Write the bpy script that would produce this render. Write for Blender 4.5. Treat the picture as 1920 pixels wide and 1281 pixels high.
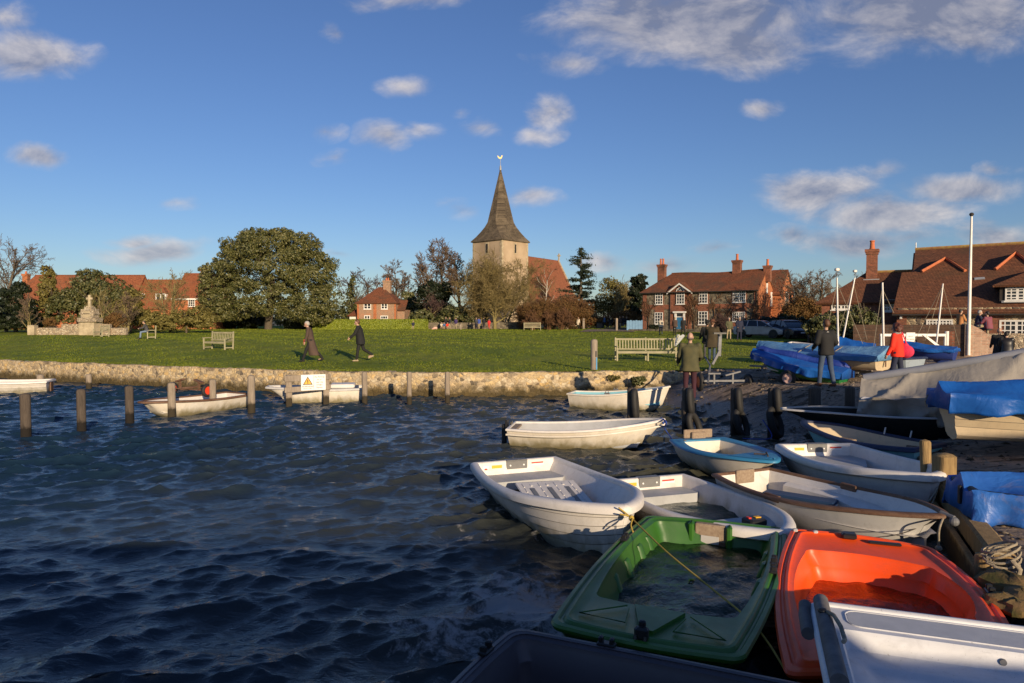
import bpy, math, random
import numpy as np
from mathutils import Vector, Matrix

S = bpy.context.scene
for o in list(bpy.data.objects):
    bpy.data.objects.remove(o)
C = S.collection
rng = np.random.default_rng(7)
random.seed(7)
R = math.radians

# ------------------------------------------------------------------ camera
CAMH = 2.75
PITCH = math.atan(40.5 / 1280.0)
cam_d = bpy.data.cameras.new("camera")
cam_d.sensor_width = 36.0
cam_d.lens = 24.0
cam_d.clip_start = 0.1
cam_d.clip_end = 4000.0
cam = bpy.data.objects.new("camera", cam_d)
C.objects.link(cam)
cam.location = (0, 0, CAMH)
cam.rotation_euler = (math.pi / 2 - PITCH, 0, 0)
S.camera = cam

# ------------------------------------------------------------------ sun, sky, exposure
SUN_EL = R(13.0)
SUN_AZ_VEC = Vector((0.39, -0.92, 0)).normalized()      # from the scene towards the sun
sun_dir = Vector((SUN_AZ_VEC.x * math.cos(SUN_EL), SUN_AZ_VEC.y * math.cos(SUN_EL), math.sin(SUN_EL)))
sl = bpy.data.lights.new("sun", 'SUN')
sl.energy = 5.0
sl.angle = R(0.5)
sl.color = (1.0, 0.79, 0.53)
sun = bpy.data.objects.new("sun", sl)
C.objects.link(sun)
sun.rotation_euler = (-sun_dir).to_track_quat('-Z', 'Y').to_euler()

S.view_settings.view_transform = 'Standard'
S.view_settings.look = 'None'
S.view_settings.gamma = 1.0
S.view_settings.exposure = 0.22
S.view_settings.use_curve_mapping = False

# sky: Nishita sky with clouds mixed in by direction
CLOUDS = [  # (px, py, half width, half height, amount, greyness)
    (60, 105, 135, 52, 1.35, .2), (10, 40, 70, 40, .8, .4), (85, 285, 66, 28, 1.2, .3), (290, 460, 115, 26, 1.5, .12), (240, 440, 66, 18, 1.1, .3),
    (742, 165, 55, 24, .85, .2), (600, 263, 32, 20, .75, .4), (710, 265, 65, 34, .95, .2), (780, 250, 50, 22, .7, .3),
    (905, 242, 45, 26, .8, .25), (1035, 215, 38, 36, .9, .2), (1010, 252, 50, 26, .85, .25), (1000, 376, 62, 20, 1.0, .2),
    (855, 398, 50, 20, .6, .4), (640, 60, 36, 22, .75, .3), (1290, 35, 290, 85, 1.5, .48), (1390, 80, 170, 60, 1.2, .6),
    (1740, 45, 290, 85, 1.5, .48), (1800, 85, 170, 50, 1.1, .4), (1440, 200, 55, 20, .75, .5), (1530, 362, 125, 42, 1.5, .2),
    (1660, 398, 170, 36, 1.6, .3), (1790, 365, 130, 30, 1.4, .25), (1590, 448, 120, 30, 1.3, .5), (1470, 440, 60, 22, .8, .7),
    (1880, 440, 80, 28, .9, .65), (1700, 440, 90, 20, .7, .6), (1115, 480, 60, 26, 1.0, .4), (1245, 492, 90, 20, .95, .5), (1340, 470, 50, 14, .7, .6),
    (1050, 125, 75, 24, .75, .4), (800, 8, 130, 24, .9, .5), (320, 382, 60, 12, .6, .6), (640, 470, 40, 10, .6, .6), (1640, 330, 60, 22, .7, .6),
    (1870, 325, 40, 14, .7, .5), (620, 305, 36, 14, .5, .5), (860, 215, 30, 16, .6, .3)]
W = bpy.data.worlds.new("World")
S.world = W
W.use_nodes = True
nt = W.node_tree
nt.nodes.clear()
def nd(nt, typ, **kw):
    n = nt.nodes.new(typ)
    for k, v in kw.items():
        if k.startswith('i_'):
            n.inputs[k[2:].replace('_', ' ')].default_value = v
        elif k[0] == 'n' and k[1:].isdigit():
            n.inputs[int(k[1:])].default_value = v
        else:
            setattr(n, k, v)
    return n
def mth(nt, op, a, b=None, clamp=False):
    n = nt.nodes.new('ShaderNodeMath'); n.operation = op; n.use_clamp = clamp
    for i, v in enumerate((a, b)):
        if v is None: continue
        if isinstance(v, (int, float)): n.inputs[i].default_value = v
        else: nt.links.new(v, n.inputs[i])
    return n.outputs[0]
def L(nt, a, b): nt.links.new(a, b)
def mixc(nt, f, a, b, typ='MIX'):
    n = nt.nodes.new('ShaderNodeMix'); n.data_type = 'RGBA'; n.blend_type = typ
    for i, v in ((0, f), (6, a), (7, b)):
        if isinstance(v, (int, float)): n.inputs[i].default_value = v
        elif isinstance(v, tuple): n.inputs[i].default_value = (*v[:3], 1)
        else: nt.links.new(v, n.inputs[i])
    return n.outputs[2]
def ramp(nt, fac, stops):
    n = nt.nodes.new('ShaderNodeValToRGB')
    e = n.color_ramp.elements
    while len(e) < len(stops): e.new(0.5)
    for i, (p, c) in enumerate(stops):
        e[i].position = p; e[i].color = (*c[:3], 1) if not isinstance(c, (int, float)) else (c, c, c, 1)
    L(nt, fac, n.inputs[0])
    return n.outputs[0]
def build_world():
    sky = nd(nt, 'ShaderNodeTexSky', sky_type='NISHITA')
    sky.sun_disc = False
    sky.sun_elevation = SUN_EL
    sky.sun_rotation = math.atan2(SUN_AZ_VEC.x, SUN_AZ_VEC.y)
    sky.altitude = 0; sky.air_density = 1.0; sky.dust_density = 0.35; sky.ozone_density = 3.0
    tc = nd(nt, 'ShaderNodeTexCoord')
    sep = nd(nt, 'ShaderNodeSeparateXYZ'); L(nt, tc.outputs['Generated'], sep.inputs[0])
    ay = mth(nt, 'MAXIMUM', mth(nt, 'ABSOLUTE', sep.outputs[1]), 0.05)
    u = mth(nt, 'DIVIDE', sep.outputs[0], ay)
    v = mth(nt, 'DIVIDE', sep.outputs[2], ay)
    uv = nd(nt, 'ShaderNodeCombineXYZ'); L(nt, u, uv.inputs[0]); L(nt, v, uv.inputs[1])
    noi_w = nd(nt, 'ShaderNodeTexNoise', i_Scale=5.0, i_Detail=4.0); L(nt, uv.outputs[0], noi_w.inputs['Vector'])
    wv = nd(nt, 'ShaderNodeVectorMath', operation='MULTIPLY_ADD')
    sub = nd(nt, 'ShaderNodeVectorMath', operation='SUBTRACT'); L(nt, noi_w.outputs['Color'], sub.inputs[0]); sub.inputs[1].default_value = (.5, .5, .5)
    L(nt, sub.outputs[0], wv.inputs[0]); wv.inputs[1].default_value = (.13, .07, 0); L(nt, uv.outputs[0], wv.inputs[2])
    best = None; grey = None
    for (px, py, rx, ry, am, g) in CLOUDS:
        cu, cv = (px - 960) / 1280, (600 - py) / 1280
        s = nd(nt, 'ShaderNodeVectorMath', operation='SUBTRACT'); L(nt, wv.outputs[0], s.inputs[0]); s.inputs[1].default_value = (cu, cv, 0)
        m = nd(nt, 'ShaderNodeVectorMath', operation='MULTIPLY'); L(nt, s.outputs[0], m.inputs[0]); m.inputs[1].default_value = (1280 / rx / 1.25, 1280 / ry / 1.25, 0)
        ln = nd(nt, 'ShaderNodeVectorMath', operation='LENGTH'); L(nt, m.outputs[0], ln.inputs[0])
        q = mth(nt, 'MULTIPLY', mth(nt, 'SUBTRACT', 1.0, ln.outputs['Value'], True), am)
        best = q if best is None else mth(nt, 'MAXIMUM', best, q)
        gq = mth(nt, 'MULTIPLY', q, g); grey = gq if grey is None else mth(nt, 'MAXIMUM', grey, gq)
    # wispy structure
    mp = nd(nt, 'ShaderNodeMapping'); mp.inputs['Scale'].default_value = (1.0, 1.8, 1.0); mp.inputs['Rotation'].default_value = (0, 0, -.25)
    L(nt, uv.outputs[0], mp.inputs[0])
    def cn(off):
        a = nd(nt, 'ShaderNodeVectorMath', operation='ADD'); L(nt, mp.outputs[0], a.inputs[0]); a.inputs[1].default_value = off
        n = nd(nt, 'ShaderNodeTexNoise', i_Scale=7.5, i_Detail=10.0, i_Roughness=.60, i_Distortion=.35); L(nt, a.outputs[0], n.inputs['Vector'])
        return n.outputs['Fac']
    n0 = cn((0, 0, 0)); n1 = cn((-.01, .03, 0))
    dens = mth(nt, 'ADD', mth(nt, 'MULTIPLY', best, 1.45), mth(nt, 'MULTIPLY', mth(nt, 'SUBTRACT', n0, .5), 3.1))
    mr = nd(nt, 'ShaderNodeMapRange', interpolation_type='SMOOTHSTEP'); L(nt, dens, mr.inputs[0]); mr.inputs[1].default_value = .10; mr.inputs[2].default_value = 1.55
    has = nd(nt, 'ShaderNodeMapRange', interpolation_type='SMOOTHSTEP'); L(nt, best, has.inputs[0]); has.inputs[1].default_value = 0.0; has.inputs[2].default_value = .12
    mask = mth(nt, 'MULTIPLY', mth(nt, 'MULTIPLY', mr.outputs[0], has.outputs[0]), .80)
    shade = mth(nt, 'ADD', mth(nt, 'MULTIPLY', mth(nt, 'SUBTRACT', n0, n1), 2.6), .66)
    shade = mth(nt, 'SUBTRACT', shade, mth(nt, 'MULTIPLY', grey, .9), True)
    ccol = mixc(nt, shade, (.24, .265, .37), (.84, .77, .74))
    bgs = nd(nt, 'ShaderNodeBackground', i_Strength=0.098)
    el_ = nd(nt, 'ShaderNodeMapRange'); L(nt, sep.outputs[2], el_.inputs[0]); el_.inputs[1].default_value = 0.0; el_.inputs[2].default_value = .42; tint = mixc(nt, 1.0, sky.outputs[0], mixc(nt, el_.outputs[0], (.76, .82, .97), (.86, .89, 1.02)), 'MULTIPLY'); hsv = nd(nt, 'ShaderNodeHueSaturation', i_Saturation=1.05, i_Value=1.0, i_Hue=.507); L(nt, tint, hsv.inputs['Color'])
    L(nt, hsv.outputs[0], bgs.inputs[0])
    bgc = nd(nt, 'ShaderNodeBackground', i_Strength=0.76); L(nt, ccol, bgc.inputs[0])
    up = mth(nt, 'GREATER_THAN', sep.outputs[2], 0.0)
    mx = nd(nt, 'ShaderNodeMixShader'); L(nt, mth(nt, 'MULTIPLY', mask, up), mx.inputs[0]); L(nt, bgs.outputs[0], mx.inputs[1]); L(nt, bgc.outputs[0], mx.inputs[2])
    out = nd(nt, 'ShaderNodeOutputWorld'); L(nt, mx.outputs[0], out.inputs[0])
build_world()

# ------------------------------------------------------------------ pixel -> world helpers (photo pixels, 1920 x 1281)
cP, sP = math.cos(PITCH), math.sin(PITCH)
def ray(px, py):
    x = (px - 960) / 1280.0; yc = -(py - 640.5) / 1280.0
    return Vector((x, cP + yc * sP, -sP + yc * cP))
def at(px, py, z=0.0):
    r = ray(px, py); t = (z - CAMH) / r.z
    return Vector((r.x * t, r.y * t, z))
def atd(px, py, d):
    r = ray(px, py); t = d / r.y
    return Vector((r.x * t, d, CAMH + r.z * t))
def X(px, d, py=640): return atd(px, py, d).x
def Z(py, d): return atd(960, py, d).z
def at_plane(px, py, p, n):
    r = ray(px, py); o = Vector((0, 0, CAMH)); t = (Vector(p) - o).dot(n) / r.dot(n)
    return o + r * t

# ------------------------------------------------------------------ object helpers
def link(name, me, mats=None, parent=None, loc=None, rz=0.0):
    o = bpy.data.objects.new(name, me); C.objects.link(o)
    if mats is not None:
        for m in (mats if isinstance(mats, (list, tuple)) else [mats]): me.materials.append(m)
    if parent is not None: o.parent = parent
    if loc is not None: o.location = loc
    o.rotation_euler.z = rz
    return o
def tag(o, label=None, cat=None, group=None, kind=None):
    if label: o['label'] = label
    if cat: o['category'] = cat
    if group: o['group'] = group
    if kind: o['kind'] = kind
    return o
def empty(name, loc, rz=0.0, label=None, cat=None, group=None):
    o = bpy.data.objects.new(name, None); C.objects.link(o)
    o.empty_display_size = .2
    o.location = loc; o.rotation_euler.z = rz
    return tag(o, label, cat, group)
def smooth(me, ang=35):
    me.polygons.foreach_set('use_smooth', [True] * len(me.polygons))
    if ang is not None: me.set_sharp_from_angle(angle=R(ang))
def np_mesh(name, v, f, smooth_ang=False):
    v = np.asarray(v, dtype=np.float32); f = np.asarray(f, dtype=np.int32)
    me = bpy.data.meshes.new(name)
    me.vertices.add(len(v)); me.vertices.foreach_set('co', v.ravel())
    k = f.shape[1]
    me.loops.add(f.size); me.loops.foreach_set('vertex_index', f.ravel())
    me.polygons.add(len(f)); me.polygons.foreach_set('loop_start', np.arange(0, f.size, k, dtype=np.int32))
    me.update(calc_edges=True)
    if smooth_ang is not False: smooth(me, smooth_ang)
    return me
class MB:
    """collects boxes, bars, tubes, lathes and strips into one mesh"""
    def __init__(s): s.v = []; s.f = []; s.mi = []; s.M = Matrix.Identity(4)
    def add(s, vs, fs, mi=0):
        b = len(s.v)
        s.v += [tuple(s.M @ Vector(p)) for p in vs]; s.f += [tuple(b + i for i in f) for f in fs]; s.mi += [mi] * len(fs); return s
    def box(s, c, d, rz=0, mi=0, M=None):
        x, y, z = d[0] / 2, d[1] / 2, d[2] / 2
        m = Matrix.Translation(c) @ Matrix.Rotation(rz, 4, 'Z')
        if M is not None: m = m @ M
        vs = [m @ Vector((a * x, b * y, e * z)) for e in (-1, 1) for b in (-1, 1) for a in (-1, 1)]
        return s.add(vs, [(0, 2, 3, 1), (4, 5, 7, 6), (0, 1, 5, 4), (2, 6, 7, 3), (0, 4, 6, 2), (1, 3, 7, 5)], mi)
    def bb(s, x0, x1, y0, y1, z0, z1, mi=0):
        return s.box(((x0 + x1) / 2, (y0 + y1) / 2, (z0 + z1) / 2), (abs(x1 - x0), abs(y1 - y0), abs(z1 - z0)), 0, mi)
    def cbox(s, c, d, ch=.01, rz=0, M=None, mi=0):
        """box with chamfered vertical and top edges"""
        x, y, z = d[0] / 2, d[1] / 2, d[2] / 2
        m = Matrix.Translation(c) @ Matrix.Rotation(rz, 4, 'Z')
        if M is not None: m = m @ M
        def ringp(ins, zz):
            a, b = x - ins, y - ins; q = ch
            return [(-a + q, -b, zz), (a - q, -b, zz), (a, -b + q, zz), (a, b - q, zz), (a - q, b, zz), (-a + q, b, zz), (-a, b - q, zz), (-a, -b + q, zz)]
        rs = [ringp(ch, -z), ringp(0, -z + ch), ringp(0, z - ch), ringp(ch, z)]
        vs = [m @ Vector(p) for r_ in rs for p in r_]
        fs = [(k * 8 + i, k * 8 + (i + 1) % 8, k * 8 + 8 + (i + 1) % 8, k * 8 + 8 + i) for k in range(3) for i in range(8)]
        fs += [tuple(range(7, -1, -1)), tuple(range(24, 32))]
        return s.add(vs, fs, mi)
    def tube(s, pts, r, n=8, mi=0, closed=False, cap=True):
        pts = [Vector(p) for p in pts]; N = len(pts)
        rr = r if isinstance(r, (list, tuple)) else [r] * N
        vs = []; fs = []
        up = Vector((0, 0, 1)); prev = None
        for i, p in enumerate(pts):
            if closed: t = pts[(i + 1) % N] - pts[i - 1]
            else: t = pts[min(i + 1, N - 1)] - pts[max(i - 1, 0)]
            t = t.normalized() if t.length > 1e-9 else Vector((0, 0, 1))
            if prev is None:
                a = t.cross(up)
                if a.length < .05: a = t.cross(Vector((1, 0, 0)))
            else: a = prev - t * prev.dot(t)
            a.normalize(); prev = a; b = t.cross(a)
            for k in range(n):
                w = 2 * math.pi * k / n
                vs.append(p + (a * math.cos(w) + b * math.sin(w)) * rr[i])
        for i in range(N if closed else N - 1):
            j = (i + 1) % N
            for k in range(n):
                fs.append((i * n + k, i * n + (k + 1) % n, j * n + (k + 1) % n, j * n + k))
        if cap and not closed: fs += [tuple(range(n - 1, -1, -1)), tuple((N - 1) * n + k for k in range(n))]
        return s.add(vs, fs, mi)
    def cyl(s, p0, p1, r0, r1=None, n=12, mi=0): return s.tube([p0, p1], [r0, r0 if r1 is None else r1], n, mi)
    def lathe(s, prof, c=(0, 0, 0), n=16, axis='Z', mi=0):
        vs = []; fs = []
        for (r, z) in prof:
            for k in range(n):
                w = 2 * math.pi * k / n
                p = (r * math.cos(w), r * math.sin(w), z)
                if axis == 'Y': p = (p[0], p[2], p[1])
                if axis == 'X': p = (p[2], p[0], p[1])
                vs.append(Vector(c) + Vector(p))
        m = len(prof)
        for i in range(m - 1):
            for k in range(n): fs.append((i * n + k, i * n + (k + 1) % n, (i + 1) * n + (k + 1) % n, (i + 1) * n + k))
        fs += [tuple(range(n - 1, -1, -1)), tuple((m - 1) * n + k for k in range(n))]
        return s.add(vs, fs, mi)
    def slab(s, pts, th, mi=0):
        pts = [Vector(p) for p in pts]
        n = Vector((0, 0, 0))
        for i in range(len(pts)): n += pts[i].cross(pts[(i + 1) % len(pts)])
        n.normalize(); N = len(pts)
        vs = pts + [p - n * th for p in pts]
        fs = [tuple(range(N)), tuple(range(2 * N - 1, N - 1, -1))] + [(i, i + N, (i + 1) % N + N, (i + 1) % N) for i in range(N)]
        return s.add(vs, fs, mi)
    def ell(s, c, r, nu=12, nv=8, M=None, mi=0):
        vs = []; fs = []
        for i in range(nv + 1):
            ph = math.pi * i / nv
            for k in range(nu):
                w = 2 * math.pi * k / nu
                p = Vector((r[0] * math.sin(ph) * math.cos(w), r[1] * math.sin(ph) * math.sin(w), -r[2] * math.cos(ph)))
                if M is not None: p = M @ p
                vs.append(Vector(c) + p)
        for i in range(nv):
            for k in range(nu): fs.append((i * nu + k, i * nu + (k + 1) % nu, (i + 1) * nu + (k + 1) % nu, (i + 1) * nu + k))
        return s.add(vs, fs, mi)
    def capsule(s, p0, p1, r0, r1, n=10, mi=0):
        p0 = Vector(p0); p1 = Vector(p1); t = p1 - p0; l = t.length; t = t / l if l > 1e-6 else Vector((0, 0, 1))
        pts = []; rr = []
        for a in (-80, -50, -20): pts.append(p0 + t * r0 * math.sin(R(a))); rr.append(r0 * math.cos(R(a)))
        for a in (20, 50, 80): pts.append(p1 + t * r1 * math.sin(R(a))); rr.append(r1 * math.cos(R(a)))
        return s.tube(pts, rr, n, mi)
    def build(s, name, mats, parent=None, loc=None, rz=0.0, sm=None):
        me = bpy.data.meshes.new(name); me.from_pydata(s.v, [], s.f); me.update()
        if any(s.mi): me.polygons.foreach_set('material_index', s.mi)
        if sm is not None: smooth(me, sm)
        return link(name, me, mats, parent, loc, rz)
def copy_tree(o, parent=None):
    c = o.copy(); C.objects.link(c)
    if parent is not None: c.parent = parent
    for ch in [q for q in bpy.data.objects if q.parent == o]: copy_tree(ch, c)
    return c

# ------------------------------------------------------------------ materials
def new_mat(name):
    m = bpy.data.materials.new(name); m.use_nodes = True
    nt = m.node_tree; b = nt.nodes['Principled BSDF']
    tc = nt.nodes.new('ShaderNodeTexCoord')
    return m, nt, b, tc.outputs['Object']
def noise_n(nt, vec, scale, detail=4, rough=.55, dist=0.0, stretch=None):
    if stretch:
        mp = nd(nt, 'ShaderNodeMapping'); mp.inputs['Scale'].default_value = stretch; L(nt, vec, mp.inputs[0]); vec = mp.outputs[0]
    n = nd(nt, 'ShaderNodeTexNoise', i_Scale=scale, i_Detail=detail, i_Roughness=rough, i_Distortion=dist); L(nt, vec, n.inputs['Vector'])
    return n.outputs['Fac']
def bump_n(nt, b, h, strength, dist=.02, prev=None):
    n = nd(nt, 'ShaderNodeBump', i_Strength=strength, i_Distance=dist); L(nt, h, n.inputs['Height'])
    if prev is not None: L(nt, prev, n.inputs['Normal'])
    L(nt, n.outputs[0], b.inputs['Normal']); return n.outputs[0]
def mat(name, c1, c2=None, scale=4, rough=.65, bump=0, bscale=None, metal=0, detail=5, stretch=None, lo=.35, hi=.65, coat=0, bdist=.01, spec=.5):
    m, nt, b, co = new_mat(name)
    b.inputs['Roughness'].default_value = rough; b.inputs['Metallic'].default_value = metal
    b.inputs['Specular IOR Level'].default_value = spec
    if coat: b.inputs['Coat Weight'].default_value = coat; b.inputs['Coat Roughness'].default_value = .15
    if c2 is None: c2 = tuple(x * .8 for x in c1)
    f = noise_n(nt, co, scale, detail, stretch=stretch)
    L(nt, ramp(nt, f, [(lo, c1), (hi, c2)]), b.inputs['Base Color'])
    if bump: bump_n(nt, b, noise_n(nt, co, bscale or scale * 6, 5, stretch=stretch), bump, bdist)
    return m
def wallvec(nt, co, sx=1.0, sz=1.0):
    sep = nd(nt, 'ShaderNodeSeparateXYZ'); L(nt, co, sep.inputs[0])
    c = nd(nt, 'ShaderNodeCombineXYZ')
    L(nt, mth(nt, 'MULTIPLY', mth(nt, 'ADD', sep.outputs[0], sep.outputs[1]), sx), c.inputs[0]); L(nt, mth(nt, 'MULTIPLY', sep.outputs[2], sz), c.inputs[1])
    return c.outputs[0]
def brick_mat(name, c1, c2, mortar, bw=.23, bh=.075, patch=None, pscale=.8, ms=.012, rough=.85, bump=.5, plo=.5, phi=.62, sz=1.0, off=.5):
    m, nt, b, co = new_mat(name)
    v = wallvec(nt, co, 1.0, sz)
    t = nd(nt, 'ShaderNodeTexBrick', i_Color1=(*c1, 1), i_Color2=(*c2, 1), i_Mortar=(*mortar, 1), i_Scale=1.0)
    t.inputs['Mortar Size'].default_value = ms; t.inputs['Brick Width'].default_value = bw; t.inputs['Row Height'].default_value = bh; t.inputs['Mortar Smooth'].default_value = .3
    t.offset = off; L(nt, v, t.inputs['Vector'])
    col = t.outputs['Color']
    n2 = noise_n(nt, co, 6, 5)
    col = mixc(nt, .55, col, ramp(nt, n2, [(.3, (.55, .55, .55)), (.7, (1.35, 1.3, 1.25))]), 'MULTIPLY')
    if patch:
        col = mixc(nt, ramp(nt, noise_n(nt, co, pscale, 6, .65, .6), [(plo, 0.0), (phi, 1.0)]), col, patch)
    L(nt, col, b.inputs['Base Color']); b.inputs['Roughness'].default_value = rough; b.inputs['Specular IOR Level'].default_value = .25
    inv = mth(nt, 'SUBTRACT', 1.0, t.outputs['Fac'])
    p = bump_n(nt, b, inv, bump, .02)
    bump_n(nt, b, noise_n(nt, co, 14, 4), .3, .02, p)
    return m
def stone_mat(name, cols, mortar, scale=4.5, rough=.9, bump=.8, damp=None):
    m, nt, b, co = new_mat(name)
    nz = nd(nt, 'ShaderNodeTexNoise', i_Scale=3.0, i_Detail=3.0); L(nt, co, nz.inputs['Vector'])
    ma = nd(nt, 'ShaderNodeVectorMath', operation='MULTIPLY_ADD'); L(nt, nz.outputs['Color'], ma.inputs[0]); ma.inputs[1].default_value = (.25, .25, .2); L(nt, co, ma.inputs[2])
    mp = nd(nt, 'ShaderNodeMapping'); mp.inputs['Scale'].default_value = (1, 1, 1.35); L(nt, ma.outputs[0], mp.inputs[0])
    v1 = nd(nt, 'ShaderNodeTexVoronoi', feature='F1', i_Scale=scale, i_Randomness=1.0); L(nt, mp.outputs[0], v1.inputs['Vector'])
    v2 = nd(nt, 'ShaderNodeTexVoronoi', feature='DISTANCE_TO_EDGE', i_Scale=scale, i_Randomness=1.0); L(nt, mp.outputs[0], v2.inputs['Vector'])
    sp = nd(nt, 'ShaderNodeSeparateColor'); L(nt, v1.outputs['Color'], sp.inputs[0])
    n = len(cols)
    col = ramp(nt, sp.outputs[0], [(i / n + .02, c) for i, c in enumerate(cols)])
    col = mixc(nt, .7, col, ramp(nt, noise_n(nt, co, 12, 5), [(.3, (.6, .58, .55)), (.7, (1.3, 1.28, 1.2))]), 'MULTIPLY')
    edge = ramp(nt, v2.outputs['Distance'], [(.02, 1.0), (.07, 0.0)])
    col = mixc(nt, edge, col, mortar)
    if damp:   # weed and damp line near the water: world-fixed height, jagged by noise
        geo = nd(nt, 'ShaderNodeNewGeometry'); sz = nd(nt, 'ShaderNodeSeparateXYZ'); L(nt, geo.outputs['Position'], sz.inputs[0])
        h = mth(nt, 'ADD', sz.outputs[2], mth(nt, 'MULTIPLY', mth(nt, 'SUBTRACT', noise_n(nt, co, 3, 5), .5), .6))
        col = mixc(nt, ramp(nt, h, [(.16, .92), (.30, .6), (.46, 0.0)]), col, damp)
    L(nt, col, b.inputs['Base Color']); b.inputs['Roughness'].default_value = rough; b.inputs['Specular IOR Level'].default_value = .25
    p = bump_n(nt, b, ramp(nt, v2.outputs['Distance'], [(0.0, 0.0), (.16, 1.0)]), bump, .05)
    bump_n(nt, b, noise_n(nt, co, 22, 5), .5, .02, p)
    return m
def leaf_mat(name, cols, rough=.55, spec=.4, trans=.0):
    m, nt, b, co = new_mat(name)
    g = nd(nt, 'ShaderNodeNewGeometry')
    f = mth(nt, 'ADD', mth(nt, 'MULTIPLY', g.outputs['Random Per Island'], .6), mth(nt, 'MULTIPLY', noise_n(nt, co, .7, 3), .4))
    n = len(cols)
    L(nt, ramp(nt, f, [(.12 + .76 * i / max(1, n - 1), c) for i, c in enumerate(cols)]), b.inputs['Base Color'])
    b.inputs['Roughness'].default_value = rough; b.inputs['Specular IOR Level'].default_value = spec
    return m
def wood_mat(name, c1, c2, rough=.85, axis='Z', bump=.5, wet=None):
    m, nt, b, co = new_mat(name)
    st = {'Z': (9, 9, .9), 'X': (.9, 9, 9), 'Y': (9, .9, 9)}[axis]
    f = noise_n(nt, co, 3.0, 6, .6, .4, st)
    col = ramp(nt, f, [(.3, c1), (.7, c2)])
    col = mixc(nt, .6, col, ramp(nt, noise_n(nt, co, 1.7, 4), [(.3, (.65, .65, .65)), (.7, (1.2, 1.2, 1.2))]), 'MULTIPLY')
    if wet:
        geo = nd(nt, 'ShaderNodeNewGeometry'); sz = nd(nt, 'ShaderNodeSeparateXYZ'); L(nt, geo.outputs['Position'], sz.inputs[0])
        h = mth(nt, 'ADD', sz.outputs[2], mth(nt, 'MULTIPLY', mth(nt, 'SUBTRACT', noise_n(nt, co, 8, 3), .5), .25))
        col = mixc(nt, ramp(nt, h, [(.24, 1.0), (.32, 0.0)]), col, wet)
    L(nt, col, b.inputs['Base Color']); b.inputs['Roughness'].default_value = rough; b.inputs['Specular IOR Level'].default_value = .3
    bump_n(nt, b, noise_n(nt, co, 8.0, 5, .6, .2, st), bump, .01)
    return m

# ------------------------------------------------------------------ terrain heights
def lerp_tab(tab, t):
    xs = [a for a, b in tab]; ys = [b for a, b in tab]
    return np.interp(t, xs, ys)
WALL = [(-60, 46), (-40, 39), (-24, 32), (-14.2, 27.7), (-6.7, 24.9), (-1.9, 24.3), (2.7, 24.8), (6.2, 25.2), (9.4, 25.6), (20, 50), (30, 60), (90, 75)]
SHORE = [(-8, .2), (0, 2.0), (6.3, 4.62), (10, 6.25), (13, 7.4), (14.5, 7.6), (15.5, 7.0), (17, 6.2), (19, 5.4), (21, 4.8), (24, 4.4), (30, 4.2)]
def sstep(a, b, t):
    t = np.clip((t - a) / (b - a), 0, 1); return t * t * (3 - 2 * t)
def wall_y(x): return lerp_tab(WALL, x)
def shore_x(y): return lerp_tab(SHORE, y)
def lawn_z(x, y):
    x = np.asarray(x, float); y = np.asarray(y, float)
    v = y - wall_y(np.minimum(x, 9.4)); wl = .46 - .33 * sstep(-6, 6, x)
    z = .87 + .12 * sstep(8, 12, x) + wl * sstep(0, 15, v) + (.5 - wl) * sstep(12, 80, v)
    z += .05 * np.sin(x * .21 + 1.3 * np.sin(y * .11)) * sstep(2, 10, v) * np.sin(y * .27 + .7)
    return z
def hard_z(x, y):
    x = np.asarray(x, float); y = np.asarray(y, float)
    d = x - shore_x(y)
    slip = np.clip(-.15 + .36 * d, -.9, .93)
    quay = np.where(d < 0, -.8, np.clip(.46 + .06 * d, 0, .93))
    w = sstep(12.5, 14.5, y)
    z = quay * (1 - w) + slip * w
    return z + .02 * np.sin(x * 1.7 + y) * np.cos(y * 1.3 - x * .4) * np.clip(z + .3, 0, 1)
def gz(x, y):
    if y > wall_y(x) + .2: return float(lawn_z(x, y))
    return float(hard_z(x, y))

# ------------------------------------------------------------------ ground materials
def grass_mat():
    m, nt, b, co = new_mat('lawn_grass')
    f1 = noise_n(nt, co, .16, 5, .6, .5); f2 = noise_n(nt, co, 2.2, 6, .65, .3, (1, .5, 1)); f3 = noise_n(nt, co, 18, 4, .6)
    col = ramp(nt, f1, [(.32, (.125, .175, .012)), (.5, (.175, .22, .017)), (.68, (.225, .24, .028))])
    col = mixc(nt, .8, col, ramp(nt, f2, [(.3, (.5, .55, .5)), (.52, (1, 1, 1)), (.72, (1.5, 1.35, 1.2))]), 'MULTIPLY')
    col = mixc(nt, .5, col, ramp(nt, f3, [(.3, (.55, .6, .5)), (.7, (1.45, 1.35, 1.2))]), 'MULTIPLY')
    f4 = noise_n(nt, co, .45, 7, .7, 1.2)
    col = mixc(nt, ramp(nt, f4, [(.56, 0.0), (.72, .6)]), col, (.16, .13, .045))
    L(nt, col, b.inputs['Base Color']); b.inputs['Roughness'].default_value = .8; b.inputs['Specular IOR Level'].default_value = .15
    p = bump_n(nt, b, f2, .9, .12); bump_n(nt, b, f3, .9, .04, p)
    return m
M_grass = grass_mat()
M_blade = leaf_mat('grass_blades', [(.095, .135, .011), (.135, .165, .015), (.175, .185, .024)], .6, .2)
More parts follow.
